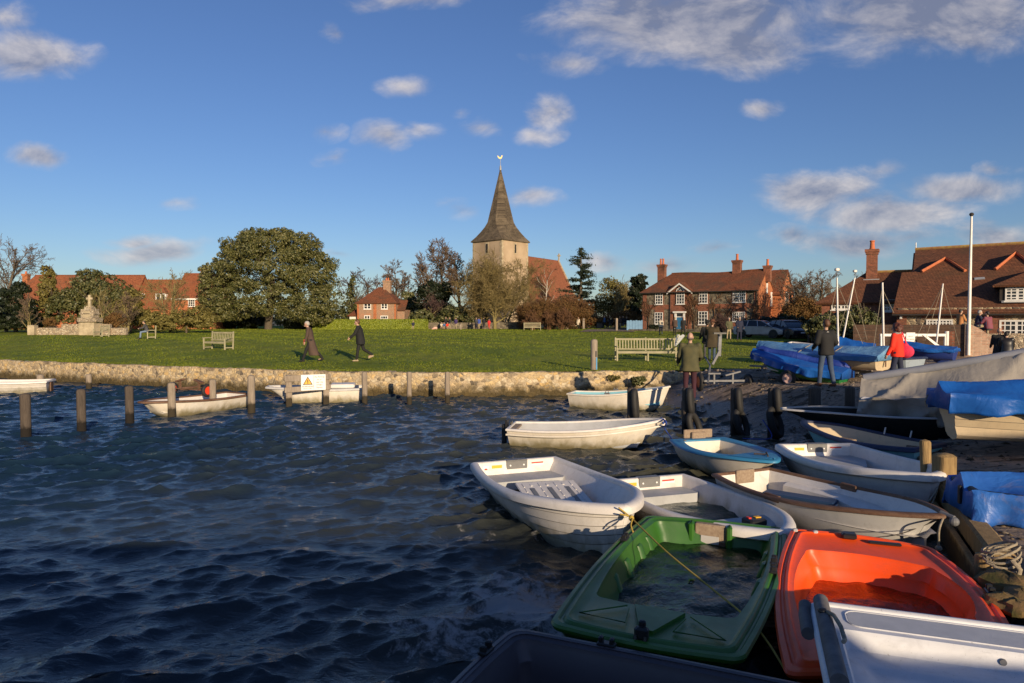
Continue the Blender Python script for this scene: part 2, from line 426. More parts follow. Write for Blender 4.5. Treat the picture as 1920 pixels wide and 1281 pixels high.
def hard_mat():
    m, nt, b, co = new_mat('shingle_hard')
    f1 = noise_n(nt, co, .7, 6, .65, 1.0); f2 = noise_n(nt, co, 9, 6, .7); f3 = noise_n(nt, co, 1.6, 7, .7, .6, (.6, 2.2, 1))
    col = ramp(nt, f1, [(.35, (.20, .15, .11)), (.55, (.30, .23, .17)), (.7, (.38, .30, .23))])
    col = mixc(nt, .8, col, ramp(nt, f2, [(.3, (.45, .45, .45)), (.7, (1.5, 1.45, 1.4))]), 'MULTIPLY')
    # tide-wrack of dark weed
    col = mixc(nt, ramp(nt, f3, [(.52, 0.0), (.6, .85)]), col, (.02, .014, .006))
    geo = nd(nt, 'ShaderNodeNewGeometry'); sz = nd(nt, 'ShaderNodeSeparateXYZ'); L(nt, geo.outputs['Position'], sz.inputs[0])
    wet = ramp(nt, mth(nt, 'ADD', sz.outputs[2], mth(nt, 'MULTIPLY', mth(nt, 'SUBTRACT', f1, .5), .4)), [(.28, 1.0), (.5, 0.0)])
    col = mixc(nt, mth(nt, 'MULTIPLY', wet, .65), col, (.02, .018, .016))
    L(nt, col, b.inputs['Base Color'])
    L(nt, mth(nt, 'SUBTRACT', .9, mth(nt, 'MULTIPLY', wet, .62)), b.inputs['Roughness']); b.inputs['Specular IOR Level'].default_value = .35
    p = bump_n(nt, b, f2, 1.0, .05); bump_n(nt, b, f3, .6, .05, p)
    return m
M_hard = hard_mat()
M_path = mat('path_gravel', (.24, .17, .12), (.14, .10, .075), 1.5, .9, .4, 20)
M_far = mat('far_ground_mat', (.05, .06, .02), (.07, .06, .03), .05, .95)

def grid_mesh(name, xs, ys, zf, yoff=None):
    XX, YY = np.meshgrid(xs, ys)
    if yoff is not None: YY = YY + yoff(XX)
    ZZ = zf(XX, YY); nx, ny = len(xs), len(ys)
    v = np.stack([XX, YY, ZZ], -1).reshape(-1, 3)
    i = np.arange(nx - 1)[None, :] + nx * np.arange(ny - 1)[:, None]
    f = np.stack([i, i + 1, i + nx + 1, i + nx], -1).reshape(-1, 4)
    return np_mesh(name, v, f, None)
lx = np.concatenate([np.arange(-90, -40, 2.5), np.arange(-40, 20, .5), np.arange(20, 90, 2.5)])
lv = np.concatenate([np.arange(0.3, 12, .4), np.arange(12, 40, 1.2), np.arange(40, 120, 4)])
tag(link('lawn', grid_mesh('lawn', lx, lv, lawn_z, wall_y), M_grass), kind='structure')
hx = np.concatenate([np.arange(0.0, 14, .12), np.arange(14, 70, 1.5)])
hy = np.concatenate([np.arange(-12, 4, 1.0), np.arange(4, 28, .15), np.arange(28, 76, 2)])
def hz_clip(x, y):
    return np.where((y > wall_y(x) - .0) , np.minimum(hard_z(x, y), .80), hard_z(x, y))
tag(link('slipway', grid_mesh('slipway', hx, hy, hz_clip), M_hard), kind='structure')
MBf = MB().bb(-2500, 2500, 100, 3000, .4, 1.15)
tag(MBf.build('ground', M_far), kind='structure')
# gravel path leading from the green towards the church
pp = [atd(1180, 622, 100), atd(1110, 621, 108)]
pm_ = MB()
left = [(1086, 84), (1100, 92), (1128, 104), (1150, 118)]; right = [(1188, 78), (1200, 90), (1205, 104), (1200, 118)]
vs = [];
for k, ((pa, da), (pb, db)) in enumerate(zip(left, right)):
    for t in (0, .33, .66, 1): 
        d = da + (db - da) * t; x = X(pa + (pb - pa) * t, d); vs.append((x, d, gz(x, d) + .05))
pm_.add(vs, [(r * 4 + c, r * 4 + c + 1, r * 4 + c + 5, r * 4 + c + 4) for r in range(3) for c in range(3)])
tag(pm_.build('path', M_path), kind='structure')

# grass blades and tufts at the nearer part of the lawn
def blades():
    n = 190000
    x = rng.uniform(-34, 26, n); v = .25 + 78 * rng.uniform(0, 1, n) ** 1.9; x = x * (1 + v / 60); y = wall_y(x) + v
    keep = (x < 9.2) | (v < 3) ; keep = (x < 9.2) | (x > 9.2); x, y = x[keep], y[keep]
    n = len(x); z = lawn_z(x, y) - .01
    h = rng.uniform(.03, .085, n) * (1 + .6 * np.sin(x * 1.3) * np.cos(y * .9)); a = rng.uniform(0, 2 * np.pi, n); w = rng.uniform(.012, .03, n); v = y - wall_y(x); w = w * .8 * (1 + v / 26); h = h * .62 * (1 + v / 90)
    lean = rng.normal(0, .04, (n, 2))
    p0 = np.stack([x - np.cos(a) * w, y - np.sin(a) * w, z], -1); p1 = np.stack([x + np.cos(a) * w, y + np.sin(a) * w, z], -1)
    p2 = np.stack([x + lean[:, 0], y + lean[:, 1], z + h], -1)
    vv = np.stack([p0, p1, p2], 1).reshape(-1, 3); f = np.arange(n * 3).reshape(-1, 3)
    tag(link('grass', np_mesh('grass', vv, f), M_blade), 'short winter grass of the green behind the sea wall', 'grass', kind='stuff')
blades()

def shingle():
    r = np.random.default_rng(77); n = 9000
    x = r.uniform(4.6, 15, n); y = r.uniform(13.5, 26, n); k = n // 4; x[:k] = r.uniform(5, 13, k); y[:k] = r.uniform(6.5, 14, k)
    z = hard_z(x, y); cl = np.sin(x * 1.9 + 1.7 * np.sin(y * .8)) * np.cos(y * 1.4 - x * .5) + r.normal(0, .45, n); ok = (z > .0) & (x > shore_x(y) + .05) & (y < wall_y(x) - .1) & (cl > -.2); x, y, z = x[ok], y[ok], z[ok]; n = len(x)
    s = r.lognormal(-3.75, .5, n); d = np.array([[1, 0, 0], [-1, 0, 0], [0, 1, 0], [0, -1, 0], [0, 0, 1], [0, 0, -1.]]); a = r.uniform(0, 6.28, n)
    sc = np.stack([s * r.uniform(.8, 1.8, n), s, s * r.uniform(.3, .8, n)], -1); v = d[None] * sc[:, None] + r.normal(0, .15, (n, 6, 3)) * s[:, None, None]
    X_ = v[..., 0] * np.cos(a)[:, None] - v[..., 1] * np.sin(a)[:, None]; Y_ = v[..., 0] * np.sin(a)[:, None] + v[..., 1] * np.cos(a)[:, None]
    V = np.stack([X_ + x[:, None], Y_ + y[:, None], v[..., 2] + z[:, None] + .004], -1).reshape(-1, 3)
    f = np.array([[0, 2, 4], [2, 1, 4], [1, 3, 4], [3, 0, 4], [2, 0, 5], [1, 2, 5], [3, 1, 5], [0, 3, 5]]); F = (f[None] + 6 * np.arange(n)[:, None, None]).reshape(-1, 3)
    m = leaf_mat('shingle_stones', [(.02, .014, .008), (.035, .025, .015), (.16, .12, .08), (.30, .25, .19), (.06, .045, .03)], .8, .3)
    tag(link('shingle', np_mesh('shingle', V, F), m), 'loose shingle and weed scattered over the slipway', 'shingle', kind='stuff')
shingle()

# ------------------------------------------------------------------ sea wall
M_seawall = stone_mat('sea_wall_stone', [(.50, .38, .21), (.42, .33, .21), (.60, .46, .26), (.46, .37, .25), (.20, .155, .11), (.52, .43, .30), (.55, .38, .17), (.44, .35, .23), (.12, .10, .08), (.54, .46, .33)], (.46, .36, .235), 6.2, bump=.5, damp=(.055, .040, .014))
def seawall():
    xs = np.concatenate([np.arange(-60, -26, .5), np.arange(-26, 9.5, .12)]); n = len(xs)
    yy = wall_y(xs); rows = []
    topz = .86 + .015 * np.sin(xs * 2.3) + rng.normal(0, .008, n)
    low = sstep(5.6, 6.6, xs); topz = topz - low * (.05 + .07 * np.sin(xs * 3.1) + rng.normal(0, .02, n))
    prof = [(.0, -.7), (.0, -.2), (.02, .1), (.03, .35), (.05, .6), (.07, .97), (.12, 1.0), (.45, 1.0), (.5, .9), (.5, -.7)]
    nz = rng.normal(0, .022, (len(prof), n))
    for k, (o, zz) in enumerate(prof):
        z = np.where(zz > .5, topz * zz, zz) if zz > .5 else np.full(n, zz)
        amp = 1 + 2.5 * low
        rows.append(np.stack([xs, yy + o + (nz[k] * amp if k < 6 else 0), z], -1))
    v = np.concatenate(rows); i = np.arange(n - 1)[None, :] + n * np.arange(len(prof) - 1)[:, None]
    f = np.stack([i, i + 1, i + n + 1, i + n], -1).reshape(-1, 4)
    me = np_mesh('sea_wall', v, f, 50)
    tag(link('sea_wall', me, M_seawall), 'long low sea wall of golden rubble stone holding up the green', 'sea wall')
seawall()

# ------------------------------------------------------------------ water
wr = np.random.default_rng(21)
NW = 150
lam = np.exp(wr.uniform(np.log(.11), np.log(2.4), NW))
th = np.radians(112) + wr.normal(0, .55, NW) * np.where(lam < .35, 1.5, 1.0)
kx = 2 * np.pi / lam * np.cos(th); ky = 2 * np.pi / lam * np.sin(th); ph = wr.uniform(0, 2 * np.pi, NW)
amp = .0118 * lam ** 1.0 * np.where(lam < .5, np.exp(-(np.log(lam / .50) / 1.75) ** 2), np.exp(-(np.log(lam / .50) / 1.0) ** 2)) * wr.uniform(.6, 1.3, NW)
def wave(x, y, s=1.0):
    shp = x.shape; xf = x.ravel().astype(np.float64); yf = y.ravel().astype(np.float64)
    z = np.zeros_like(xf); dx = np.zeros_like(xf); dy = np.zeros_like(xf)
    gust = .8 + .35 * np.sin(xf * .33 + yf * .21 + 1.0) * np.sin(yf * .45 - xf * .17)
    for k in range(NW):
        p = kx[k] * xf + ky[k] * yf + ph[k]; kk = math.hypot(kx[k], ky[k])
        sn, cs = np.sin(p), np.cos(p)
        z += amp[k] * sn; dx += amp[k] * kx[k] / kk * cs; dy += amp[k] * ky[k] / kk * cs
    g = gust * s
    return (xf + dx * g * 1.35).reshape(shp), (yf + dy * g * 1.35).reshape(shp), (z * g).reshape(shp)
def water_mat(name, deep, brown, foam_pts=(), bx=(-3.0, 3.0), rough=.045):
    m, nt, b, co = new_mat(name)
    sep = nd(nt, 'ShaderNodeSeparateXYZ'); L(nt, co, sep.inputs[0])
    f = noise_n(nt, co, .35, 4, .6, .8)
    side = nd(nt, 'ShaderNodeMapRange'); L(nt, mth(nt, 'ADD', sep.outputs[0], mth(nt, 'MULTIPLY', mth(nt, 'SUBTRACT', f, .5), 9.0)), side.inputs[0]); side.inputs[1].default_value = bx[0]; side.inputs[2].default_value = bx[1]
    col = mixc(nt, side.outputs[0], deep, brown)
    fo = None
    for (fx, fy, fr, am) in foam_pts:
        s = nd(nt, 'ShaderNodeVectorMath', operation='DISTANCE'); L(nt, co, s.inputs[0]); s.inputs[1].default_value = (fx, fy, 0)
        q = mth(nt, 'MULTIPLY', mth(nt, 'SUBTRACT', 1.0, mth(nt, 'DIVIDE', s.outputs['Value'], fr), True), am)
        fo = q if fo is None else mth(nt, 'MAXIMUM', fo, q)
    rg = rough
    if fo is not None:
        n1 = noise_n(nt, co, 3.2, 8, .68, 1.2); n2 = noise_n(nt, co, 22, 4, .6, .5)
        h = mth(nt, 'ADD', mth(nt, 'ADD', fo, mth(nt, 'MULTIPLY', mth(nt, 'SUBTRACT', n1, .5), 2.6)), mth(nt, 'MULTIPLY', mth(nt, 'SUBTRACT', n2, .5), .9))
        fm = mth(nt, 'MULTIPLY', ramp(nt, h, [(.55, 0.0), (1.0, 1.0)]), .7)
        col = mixc(nt, fm, col, (.42, .40, .39))
        L(nt, mth(nt, 'ADD', rough, mth(nt, 'MULTIPLY', fm, .7)), b.inputs['Roughness'])
    else: b.inputs['Roughness'].default_value = rough
    L(nt, col, b.inputs['Base Color']); b.inputs['IOR'].default_value = 1.333
    r1 = noise_n(nt, co, 8.5, 5, .62, .8, (1, 1.6, 1)); r2 = noise_n(nt, co, 28, 4, .6, .4, (1, 1.3, 1))
    p = bump_n(nt, b, r1, .34, .05); bump_n(nt, b, r2, .14, .012, p)
    return m
M_water = water_mat('harbour_water', (.009, .024, .046), (.042, .042, .030), [(.15, 6.5, 1.35, 1.15), (.5, 5.8, .8, 1.2), (-.5, 6.0, 1.3, .85), (-.55, 8.6, .8, .7), (-.1, 9.6, .9, .42), (.35, 8.6, .8, .42), (5.3, 17.6, 1.6, .55), (6.0, 16.0, 1.2, .45), (-1.2, 4.4, 1.4, .8)], (-8.0, 3.5))
def build_water():
    ys = [0.3]
    while ys[-1] < 48: ys.append(ys[-1] + min(.016 + .0023 * ys[-1], .10))
    xs = [0.0]
    while xs[-1] < 12: xs.append(xs[-1] + .03)
    ln = [0.0]
    while ln[-1] > -60: ln.append(ln[-1] - (.028 + .0055 * abs(ln[-1])))
    xs = np.array(ln[::-1][:-1] + xs); ys = np.array(ys)
    XX, YY = np.meshgrid(xs, ys)
    x, y, z = wave(XX, YY)
    nx, ny = len(xs), len(ys)
    v = np.stack([x, y, z], -1).reshape(-1, 3)
    i = np.arange(nx - 1)[None, :] + nx * np.arange(ny - 1)[:, None]
    keep = (YY[:-1, :-1] < wall_y(XX[:-1, :-1]) + .6)
    f = np.stack([i, i + 1, i + nx + 1, i + nx], -1)[keep].reshape(-1, 4)
    tag(link('water', np_mesh('water', v, f, None), M_water), kind='structure')
    mb = MB(); mb.add([(-900, -700, -.12), (1.5, -700, -.12), (1.5, .6, -.12), (-900, .6, -.12), (-59.5, .6, -.12), (-59.5, 47, -.12), (-900, 47, -.12)], [(0, 1, 2, 3), (3, 4, 5, 6)])
    tag(mb.build('water', M_water), kind='structure')
build_water()

# ------------------------------------------------------------------ trees
def leaves_np(pts, nrm, size, r):
    n = len(pts)
    nrm = nrm + r.normal(0, .55, (n, 3)); nrm /= np.linalg.norm(nrm, axis=1)[:, None] + 1e-9
    a = np.cross(nrm, r.normal(0, 1, (n, 3))); a /= np.linalg.norm(a, axis=1)[:, None] + 1e-9
    b = np.cross(nrm, a); s = size * r.uniform(.55, 1.35, n)[:, None]
    q = np.stack([pts - a * s, pts - b * s * .5, pts + a * s, pts + b * s * .5], 1)
    return q.reshape(-1, 3), np.arange(n * 4).reshape(-1, 4)
def crown_pts(blobs, n, r, clump=.26, inner=.12, flat_bottom=None):
    vol = np.array([(b[3] * b[4] * b[5]) ** (2 / 3) for b in blobs]); cnt = (n * vol / vol.sum()).astype(int)
    P = []; Nn = []
    for b, c in zip(blobs, cnt):
        rad = np.array(b[3:6]); cen = np.array(b[:3]); mr = rad.mean()
        ns = max(6, int(11 * (1 / clump) ** 1.1))
        d = r.normal(0, 1, (ns, 3)); d /= np.linalg.norm(d, axis=1)[:, None]
        cc = cen + d * rad * r.uniform(.66, .98, ns)[:, None]
        idx = r.integers(0, ns, c); o = r.normal(0, 1, (c, 3)); o /= np.linalg.norm(o, axis=1)[:, None]
        cr = mr * clump * r.uniform(.6, 1.25, ns)
        rr = r.uniform(.55, 1.0, c) ** .6
        p = cc[idx] + o * (cr[idx] * rr)[:, None] * np.array([1, 1, .75])
        k = int(c * inner)
        if k: 
            oi = r.normal(0, 1, (k, 3)); oi /= np.linalg.norm(oi, axis=1)[:, None]
            p[:k] = cen + oi * rad * (r.uniform(.2, .8, k)[:, None])
        P.append(p); Nn.append(o * .7 + (p - cen) / rad * .5)
    P = np.concatenate(P); Nn = np.concatenate(Nn)
    if flat_bottom is not None:
        k = P[:, 2] > flat_bottom; P = P[k]; Nn = Nn[k]
    return P, Nn
def seg_mesh(name, segs, n=3, mats=None, parent=None):
    A = np.array([s[0] for s in segs], float); B = np.array([s[1] for s in segs], float); ra = np.array([s[2] for s in segs])[:, None]; rb = np.array([s[3] for s in segs])[:, None]
    t = B - A; t /= np.linalg.norm(t, axis=1)[:, None] + 1e-9
    u = np.cross(t, np.where(np.abs(t[:, 2:3]) > .9, [[1., 0, 0]], [[0, 0, 1.]])); u /= np.linalg.norm(u, axis=1)[:, None] + 1e-9
    w = np.cross(t, u); vs = []
    for P, r_ in ((A, ra), (B, rb)):
        for k in range(n):
            a = 2 * math.pi * k / n; vs.append(P + (u * math.cos(a) + w * math.sin(a)) * r_)
    v = np.stack(vs, 1); m = len(segs); base = np.arange(m)[:, None] * 2 * n; fs = []
    for k in range(n): fs.append(base + np.array([k, (k + 1) % n, n + (k + 1) % n, n + k])[None, :])
    f = np.stack(fs, 1).reshape(-1, 4)
    return link(name, np_mesh(name, v.reshape(-1, 3), f, None), mats, parent)
def grow(r, p, d, ln, rad, lev, maxlev, out, P):
    """limbs by level; P: nb children, ang, up, len ratio, wander, tw"""
    m = 5 if lev == 0 else (4 if lev < maxlev else 3); pts = [np.array(p, float)]; dirs = [d]
    for i in range(m):
        d = d + r.normal(0, P['w'], 3) * (1 if lev else .35) + np.array([0, 0, P['up'] * (.5 if lev else 0)])
        d = d / np.linalg.norm(d); pts.append(pts[-1] + d * ln / m); dirs.append(d)
    r1 = rad * (.45 if lev else .6)
    for i in range(m):
        a = rad + (r1 - rad) * i / m; b = rad + (r1 - rad) * (i + 1) / m
        out[lev].append((pts[i], pts[i + 1], max(a, P['tw']), max(b, P['tw'])))
    if lev >= maxlev: return
    nb = P['nb'][min(lev, len(P['nb']) - 1)]
    for k in range(nb):
        f0 = P['st'] if lev == 0 else .2
        fr = f0 + (1 - f0) * (k + r.uniform(.2, 1)) / nb; fr = min(fr, 1.0); i = min(int(fr * m), m - 1); q = pts[i] + (pts[i + 1] - pts[i]) * (fr * m - i)
        az = r.uniform(0, 2 * np.pi); an = math.radians(P['ang'] * r.uniform(.6, 1.3)); dd = dirs[i + 1]
        u = np.cross(dd, [0, 0, 1.]);
        if np.linalg.norm(u) < .1: u = np.array([1., 0, 0])
        u /= np.linalg.norm(u); w = np.cross(dd, u)
        nd_ = dd * math.cos(an) + (u * math.cos(az) + w * math.sin(az)) * math.sin(an); nd_[2] += P['up'] * .6; nd_ /= np.linalg.norm(nd_)
        cl = ln * P['lr'] * r.uniform(.7, 1.15) * (1 - .35 * fr if lev == 0 else 1)
        grow(r, q, nd_, cl, max(rad * P['rr'] * (1 - .4 * fr), P['tw']), lev + 1, maxlev, out, P)
def bare_tree(name, label, px, d, top, mats, seed, levels=4, nb=(9, 5, 5, 4), ang=38, up=.16, lr=.55, w=.16, tw=.02, rad=None, st=.3, group=None, multi=1, gyoff=0, cat='tree', trunk_frac=.62, lean=0.0, rr=.5):
    x = X(px, d); g = gz(x, min(d, 105)) - .1; h = Z(top, d) - g
    e = empty(name, (x, d, g), 0, label, cat, group); r = np.random.default_rng(seed)
    out = [[] for _ in range(levels + 1)]
    P = dict(nb=nb, ang=ang, up=up, lr=lr, w=w, tw=tw, st=st, rr=rr)
    for k in range(multi):
        dr = np.array([r.normal(0, .22) if multi > 1 else lean, r.normal(0, .22) if multi > 1 else 0, 1.]); dr /= np.linalg.norm(dr)
        grow(r, (r.normal(0, .15) * (multi > 1), 0, 0), dr, h * trunk_frac * (r.uniform(.8, 1) if multi > 1 else 1), rad or h * .022, 0, levels, out, P)
    # scale so the crown reaches the given height
    zm = max(s[1][2] for l in out for s in l); k = h / zm
    out = [[(a * np.array([k, k, k]), b * np.array([k, k, k]), ra, rb) for a, b, ra, rb in l] for l in out]
    seg_mesh('trunk', out[0] + out[1], 7, mats[0], e); seg_mesh('crown', sum(out[2:], []), 3, mats[-1], e)
    return e
def leafy_tree(name, label, px, d, blobs, n, size, lmat, tmat, seed, trunk=None, clump=.26, cat='tree', group=None, ground=None, inner=.12):
    """blobs in photo pixels: (px, py, rx_px, ry_px, depth ratio, y offset m)"""
    x0 = X(px, d); g = gz(x0, min(d, 105)) if ground is None else ground
    e = empty(name, (x0, d, g - .05), 0, label, cat, group); r = np.random.default_rng(seed)
    B = []
    for (bx, by, rx, ry, dr, yo) in blobs:
        s = d / 1280.0; B.append((X(bx, d) - x0, yo, Z(by, d) - g, rx * s, rx * s * dr, ry * s))
    P, Nn = crown_pts(B, n, r, clump, inner, .02)
    v, f = leaves_np(P, Nn, size, r)
    link('crown', np_mesh('crown', v, f), lmat, e)
    if trunk:
        out = [[] for _ in range(3)]
        grow(r, (0, 0, 0), np.array([.03, 0, 1.]), trunk[0], trunk[1], 0, 2, out, dict(nb=(6, 4), ang=48, up=.12, lr=.75, w=.14, tw=.03, st=.35, rr=.55))
        seg_mesh('trunk', sum(out, []), 7, tmat, e)
    return e
M_bark = mat('bark_grey', (.12, .095, .065), (.065, .05, .035), 5, .9, .6, 20, stretch=(3, 3, .7))
M_bark_y = mat('bark_mossy', (.26, .21, .085), (.15, .12, .045), 3, .9, .6, 20, stretch=(3, 3, .7))
M_twig = mat('twigs_brown', (.17, .115, .075), (.10, .07, .05), .3, .9)
M_twig_y = mat('twigs_olive', (.24, .185, .07), (.15, .11, .04), .3, .9)
M_twig_r = mat('twigs_russet', (.18, .088, .04), (.10, .052, .026), .3, .9)
M_twig_p = mat('twigs_purple', (.09, .05, .045), (.06, .035, .03), .3, .9)
M_oak = leaf_mat('holm_oak_leaves', [(.025, .034, .008), (.06, .068, .016), (.12, .115, .035), (.22, .20, .085)], .5, .4)
M_ever = leaf_mat('evergreen_leaves', [(.02, .028, .008), (.05, .06, .018), (.10, .10, .032), (.17, .155, .06)], .5, .4)
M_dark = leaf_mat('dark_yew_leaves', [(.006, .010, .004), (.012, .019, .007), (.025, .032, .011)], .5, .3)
M_hedge = leaf_mat('hedge_leaves', [(.09, .12, .010), (.18, .22, .02), (.27, .29, .035)], .5, .35)
M_cedar = leaf_mat('cedar_needles', [(.02, .032, .020), (.04, .058, .038), (.075, .092, .06)], .6, .2)
M_shrub = leaf_mat('shrub_leaves_olive', [(.07, .065, .016), (.13, .11, .03), (.20, .17, .055)], .6, .2)
M_bramble = leaf_mat('bramble_leaves', [(.09, .045, .018), (.15, .08, .03), (.10, .075, .028)], .7, .1)

# ------------------------------------------------------------------ building materials
M_tile = brick_mat('roof_tiles', (.26, .095, .045), (.19, .068, .036), (.06, .03, .02), .17, .10, (.10, .062, .04), .5, .01, .85, .7, .45, .7)
M_tile_l = brick_mat('roof_tiles_bright', (.36, .125, .055), (.26, .085, .04), (.10, .045, .03), .2, .12, (.17, .085, .05), .6, .01, .85, .7, .5, .75)
M_tile_d = brick_mat('roof_tiles_dark', (.215, .088, .044), (.15, .062, .034), (.04, .02, .014), .17, .095, (.10, .055, .03), .7, .008, .9, .8, .5, .75)
M_tile_n = brick_mat('nave_tiles', (.30, .11, .055), (.23, .085, .045), (.1, .04, .025), .25, .2, (.20, .10, .05), .3, .01, .85, .5, .55, .8)
M_shingle = brick_mat('spire_shingles', (.145, .115, .078), (.085, .068, .05), (.03, .025, .02), .28, .24, (.19, .15, .105), .45, .02, .9, .9, .45, .7)
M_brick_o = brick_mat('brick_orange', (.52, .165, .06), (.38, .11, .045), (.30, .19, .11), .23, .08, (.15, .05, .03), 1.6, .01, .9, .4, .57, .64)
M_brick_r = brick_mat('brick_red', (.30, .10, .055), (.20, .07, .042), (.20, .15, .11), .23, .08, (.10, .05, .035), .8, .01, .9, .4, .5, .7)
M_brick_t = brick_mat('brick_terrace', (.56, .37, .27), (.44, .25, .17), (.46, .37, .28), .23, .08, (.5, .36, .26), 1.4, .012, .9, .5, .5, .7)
M_flintb = brick_mat('flint_and_brick', (.40, .24, .15), (.28, .19, .13), (.3, .22, .16), .2, .12, (.42, .20, .12), 1.2, .02, .9, .5, .5, .7)
M_flint = stone_mat('flint_wall', [(.10, .085, .065), (.16, .135, .10), (.07, .06, .05), (.22, .19, .14)], (.16, .13, .095), 3.2, bump=.5)
M_render_w = mat('tower_render', (.46, .35, .235), (.33, .24, .155), .35, .95, .5, 9, detail=7)
M_tower_s = stone_mat('tower_rubble', [(.46, .36, .25), (.36, .28, .19), (.5, .40, .28), (.28, .22, .16)], (.42, .33, .23), 2.2, bump=.3)
M_rubble = stone_mat('barn_rubble', [(.42, .33, .2), (.22, .17, .12), (.52, .42, .28), (.32, .2, .12), (.14, .11, .09)], (.40, .32, .22), 3.8)
M_flint_p = stone_mat('pale_flint', [(.5, .42, .3), (.2, .17, .14), (.62, .54, .42), (.36, .28, .2)], (.42, .34, .24), 7.0)
M_memorial = mat('memorial_stone', (.48, .40, .27), (.30, .245, .16), 2.2, .9, .4, 12)
M_white = mat('white_paint', (.78, .76, .72), (.68, .66, .62), 3, .5)
M_glass = mat('window_glass', (.015, .018, .025), (.03, .034, .045), .8, .06, spec=.6)
M_dark_t = mat('dark_timber', (.022, .018, .016), (.035, .028, .024), 4, .8, .3, 15)
M_bluepaint = mat('blue_door_paint', (.03, .13, .26), (.04, .16, .30), 3, .45)
M_bluegate = mat('pale_blue_paint', (.12, .26, .42), (.09, .2, .34), 3, .6)
M_lead = mat('lead_flashing', (.35, .36, .38), (.26, .27, .29), 3, .5)
M_pot = mat('terracotta', (.55, .16, .06), (.42, .12, .05), 6, .8)
M_gold = mat('gilded', (.85, .62, .22), (.8, .55, .18), 4, .35, metal=.6)
M_lichen = mat('lichen_ridge', (.36, .25, .07), (.28, .13, .06), 4, .9)

class Face:
    """a wall line A -> B on plan: photo pixels are cast onto it so openings sit where the photo has them"""
    def __init__(s, A, B, e):
        s.A = Vector((A[0], A[1], 0)); s.B = Vector((B[0], B[1], 0)); s.u = (s.B - s.A).normalized(); s.n = Vector((s.u.y, -s.u.x, 0)); s.e = e; s.len = (s.B - s.A).length
        s.rz = math.atan2(s.u.y, s.u.x)
    def uz(s, px, py):
        p = at_plane(px, py, s.A, s.n); return (p - s.A).dot(s.u), p.z - s.e.location.z
def window(e, fc, x0, x1, y0, y1, nx=3, ny=4, arch=False, out=.0, frame=.07, mats=None, lintel=None, name='window', flat=None):
    """white glazed window; part 'window' with sub-part 'pane'. Coordinates are local to the building empty (x along face, -y outwards)"""
    u0, zt = fc.uz(x0, (y0)); u1, zb = fc.uz(x1, y1); _, zt2 = fc.uz(x1, y0); zt = (zt + zt2) / 2; _, zb2 = fc.uz(x0, y1); zb = (zb + zb2) / 2
    m = MB(); w = u1 - u0; h = zt - zb; y = -out
    def bar(a0, a1, b0, b1, d0=.07, d1=.0): m.bb(a0, a1, y - d0, y + d1, b0, b1)
    hb = h - w / 2 if arch else h
    bar(u0, u0 + frame, zb, zb + hb); bar(u1 - frame, u1, zb, zb + hb); bar(u0 + frame, u1 - frame, zb, zb + frame)
    if not arch: bar(u0 + frame, u1 - frame, zt - frame, zt)
    else:
        cx, cz, ro = (u0 + u1) / 2, zb + hb, w / 2; N = 14
        for k in range(N):
            a0, a1 = math.pi * k / N, math.pi * (k + 1) / N
            q = [(cx + rr * math.cos(a), y - .07, cz + rr * math.sin(a)) for rr, a in ((ro, a0), (ro, a1), (ro - frame, a1), (ro - frame, a0))]
            m.slab(q, -.07)
        for a in (45, 90, 135):
            m.box((cx + ro * .5 * math.cos(R(a)), y - .04, cz + ro * .5 * math.sin(R(a))), (.03, .035, ro * .95), 0, 0, Matrix.Rotation(R(90 - a), 4, 'Y'))
    b = .028 if w > .8 else .02
    for i in range(1, nx): xx = u0 + w * i / nx; bw = b * (2.2 if (nx % 2 == 0 and i == nx // 2) else 1); bar(xx - bw, xx + bw, zb + frame, zb + hb - (frame if not arch else 0), .05, -.02)
    for i in range(1, ny): zz = zb + hb * i / ny; bar(u0 + frame, u1 - frame, zz - b, zz + b, .054, -.02)
    if arch: bar(u0 + frame, u1 - frame, zb + hb - b, zb + hb + b, .058, -.02)
    m.bb(u0 - .06, u1 + .06, y - .13, y, zb - .07, zb)
    o = m.build(name, mats or M_white, e)
    g = MB(); g.bb(u0 + .02, u1 - .02, y - .022, y - .004, zb + .02, zb + hb - .02)
    if arch:
        g.slab([(cx + (ro - .02) * math.cos(math.pi * k / 12), y - .022, cz - .02 + (ro - .02) * math.sin(math.pi * k / 12)) for k in range(13)], -.015)
    g.build('pane', M_glass, o)
    return o
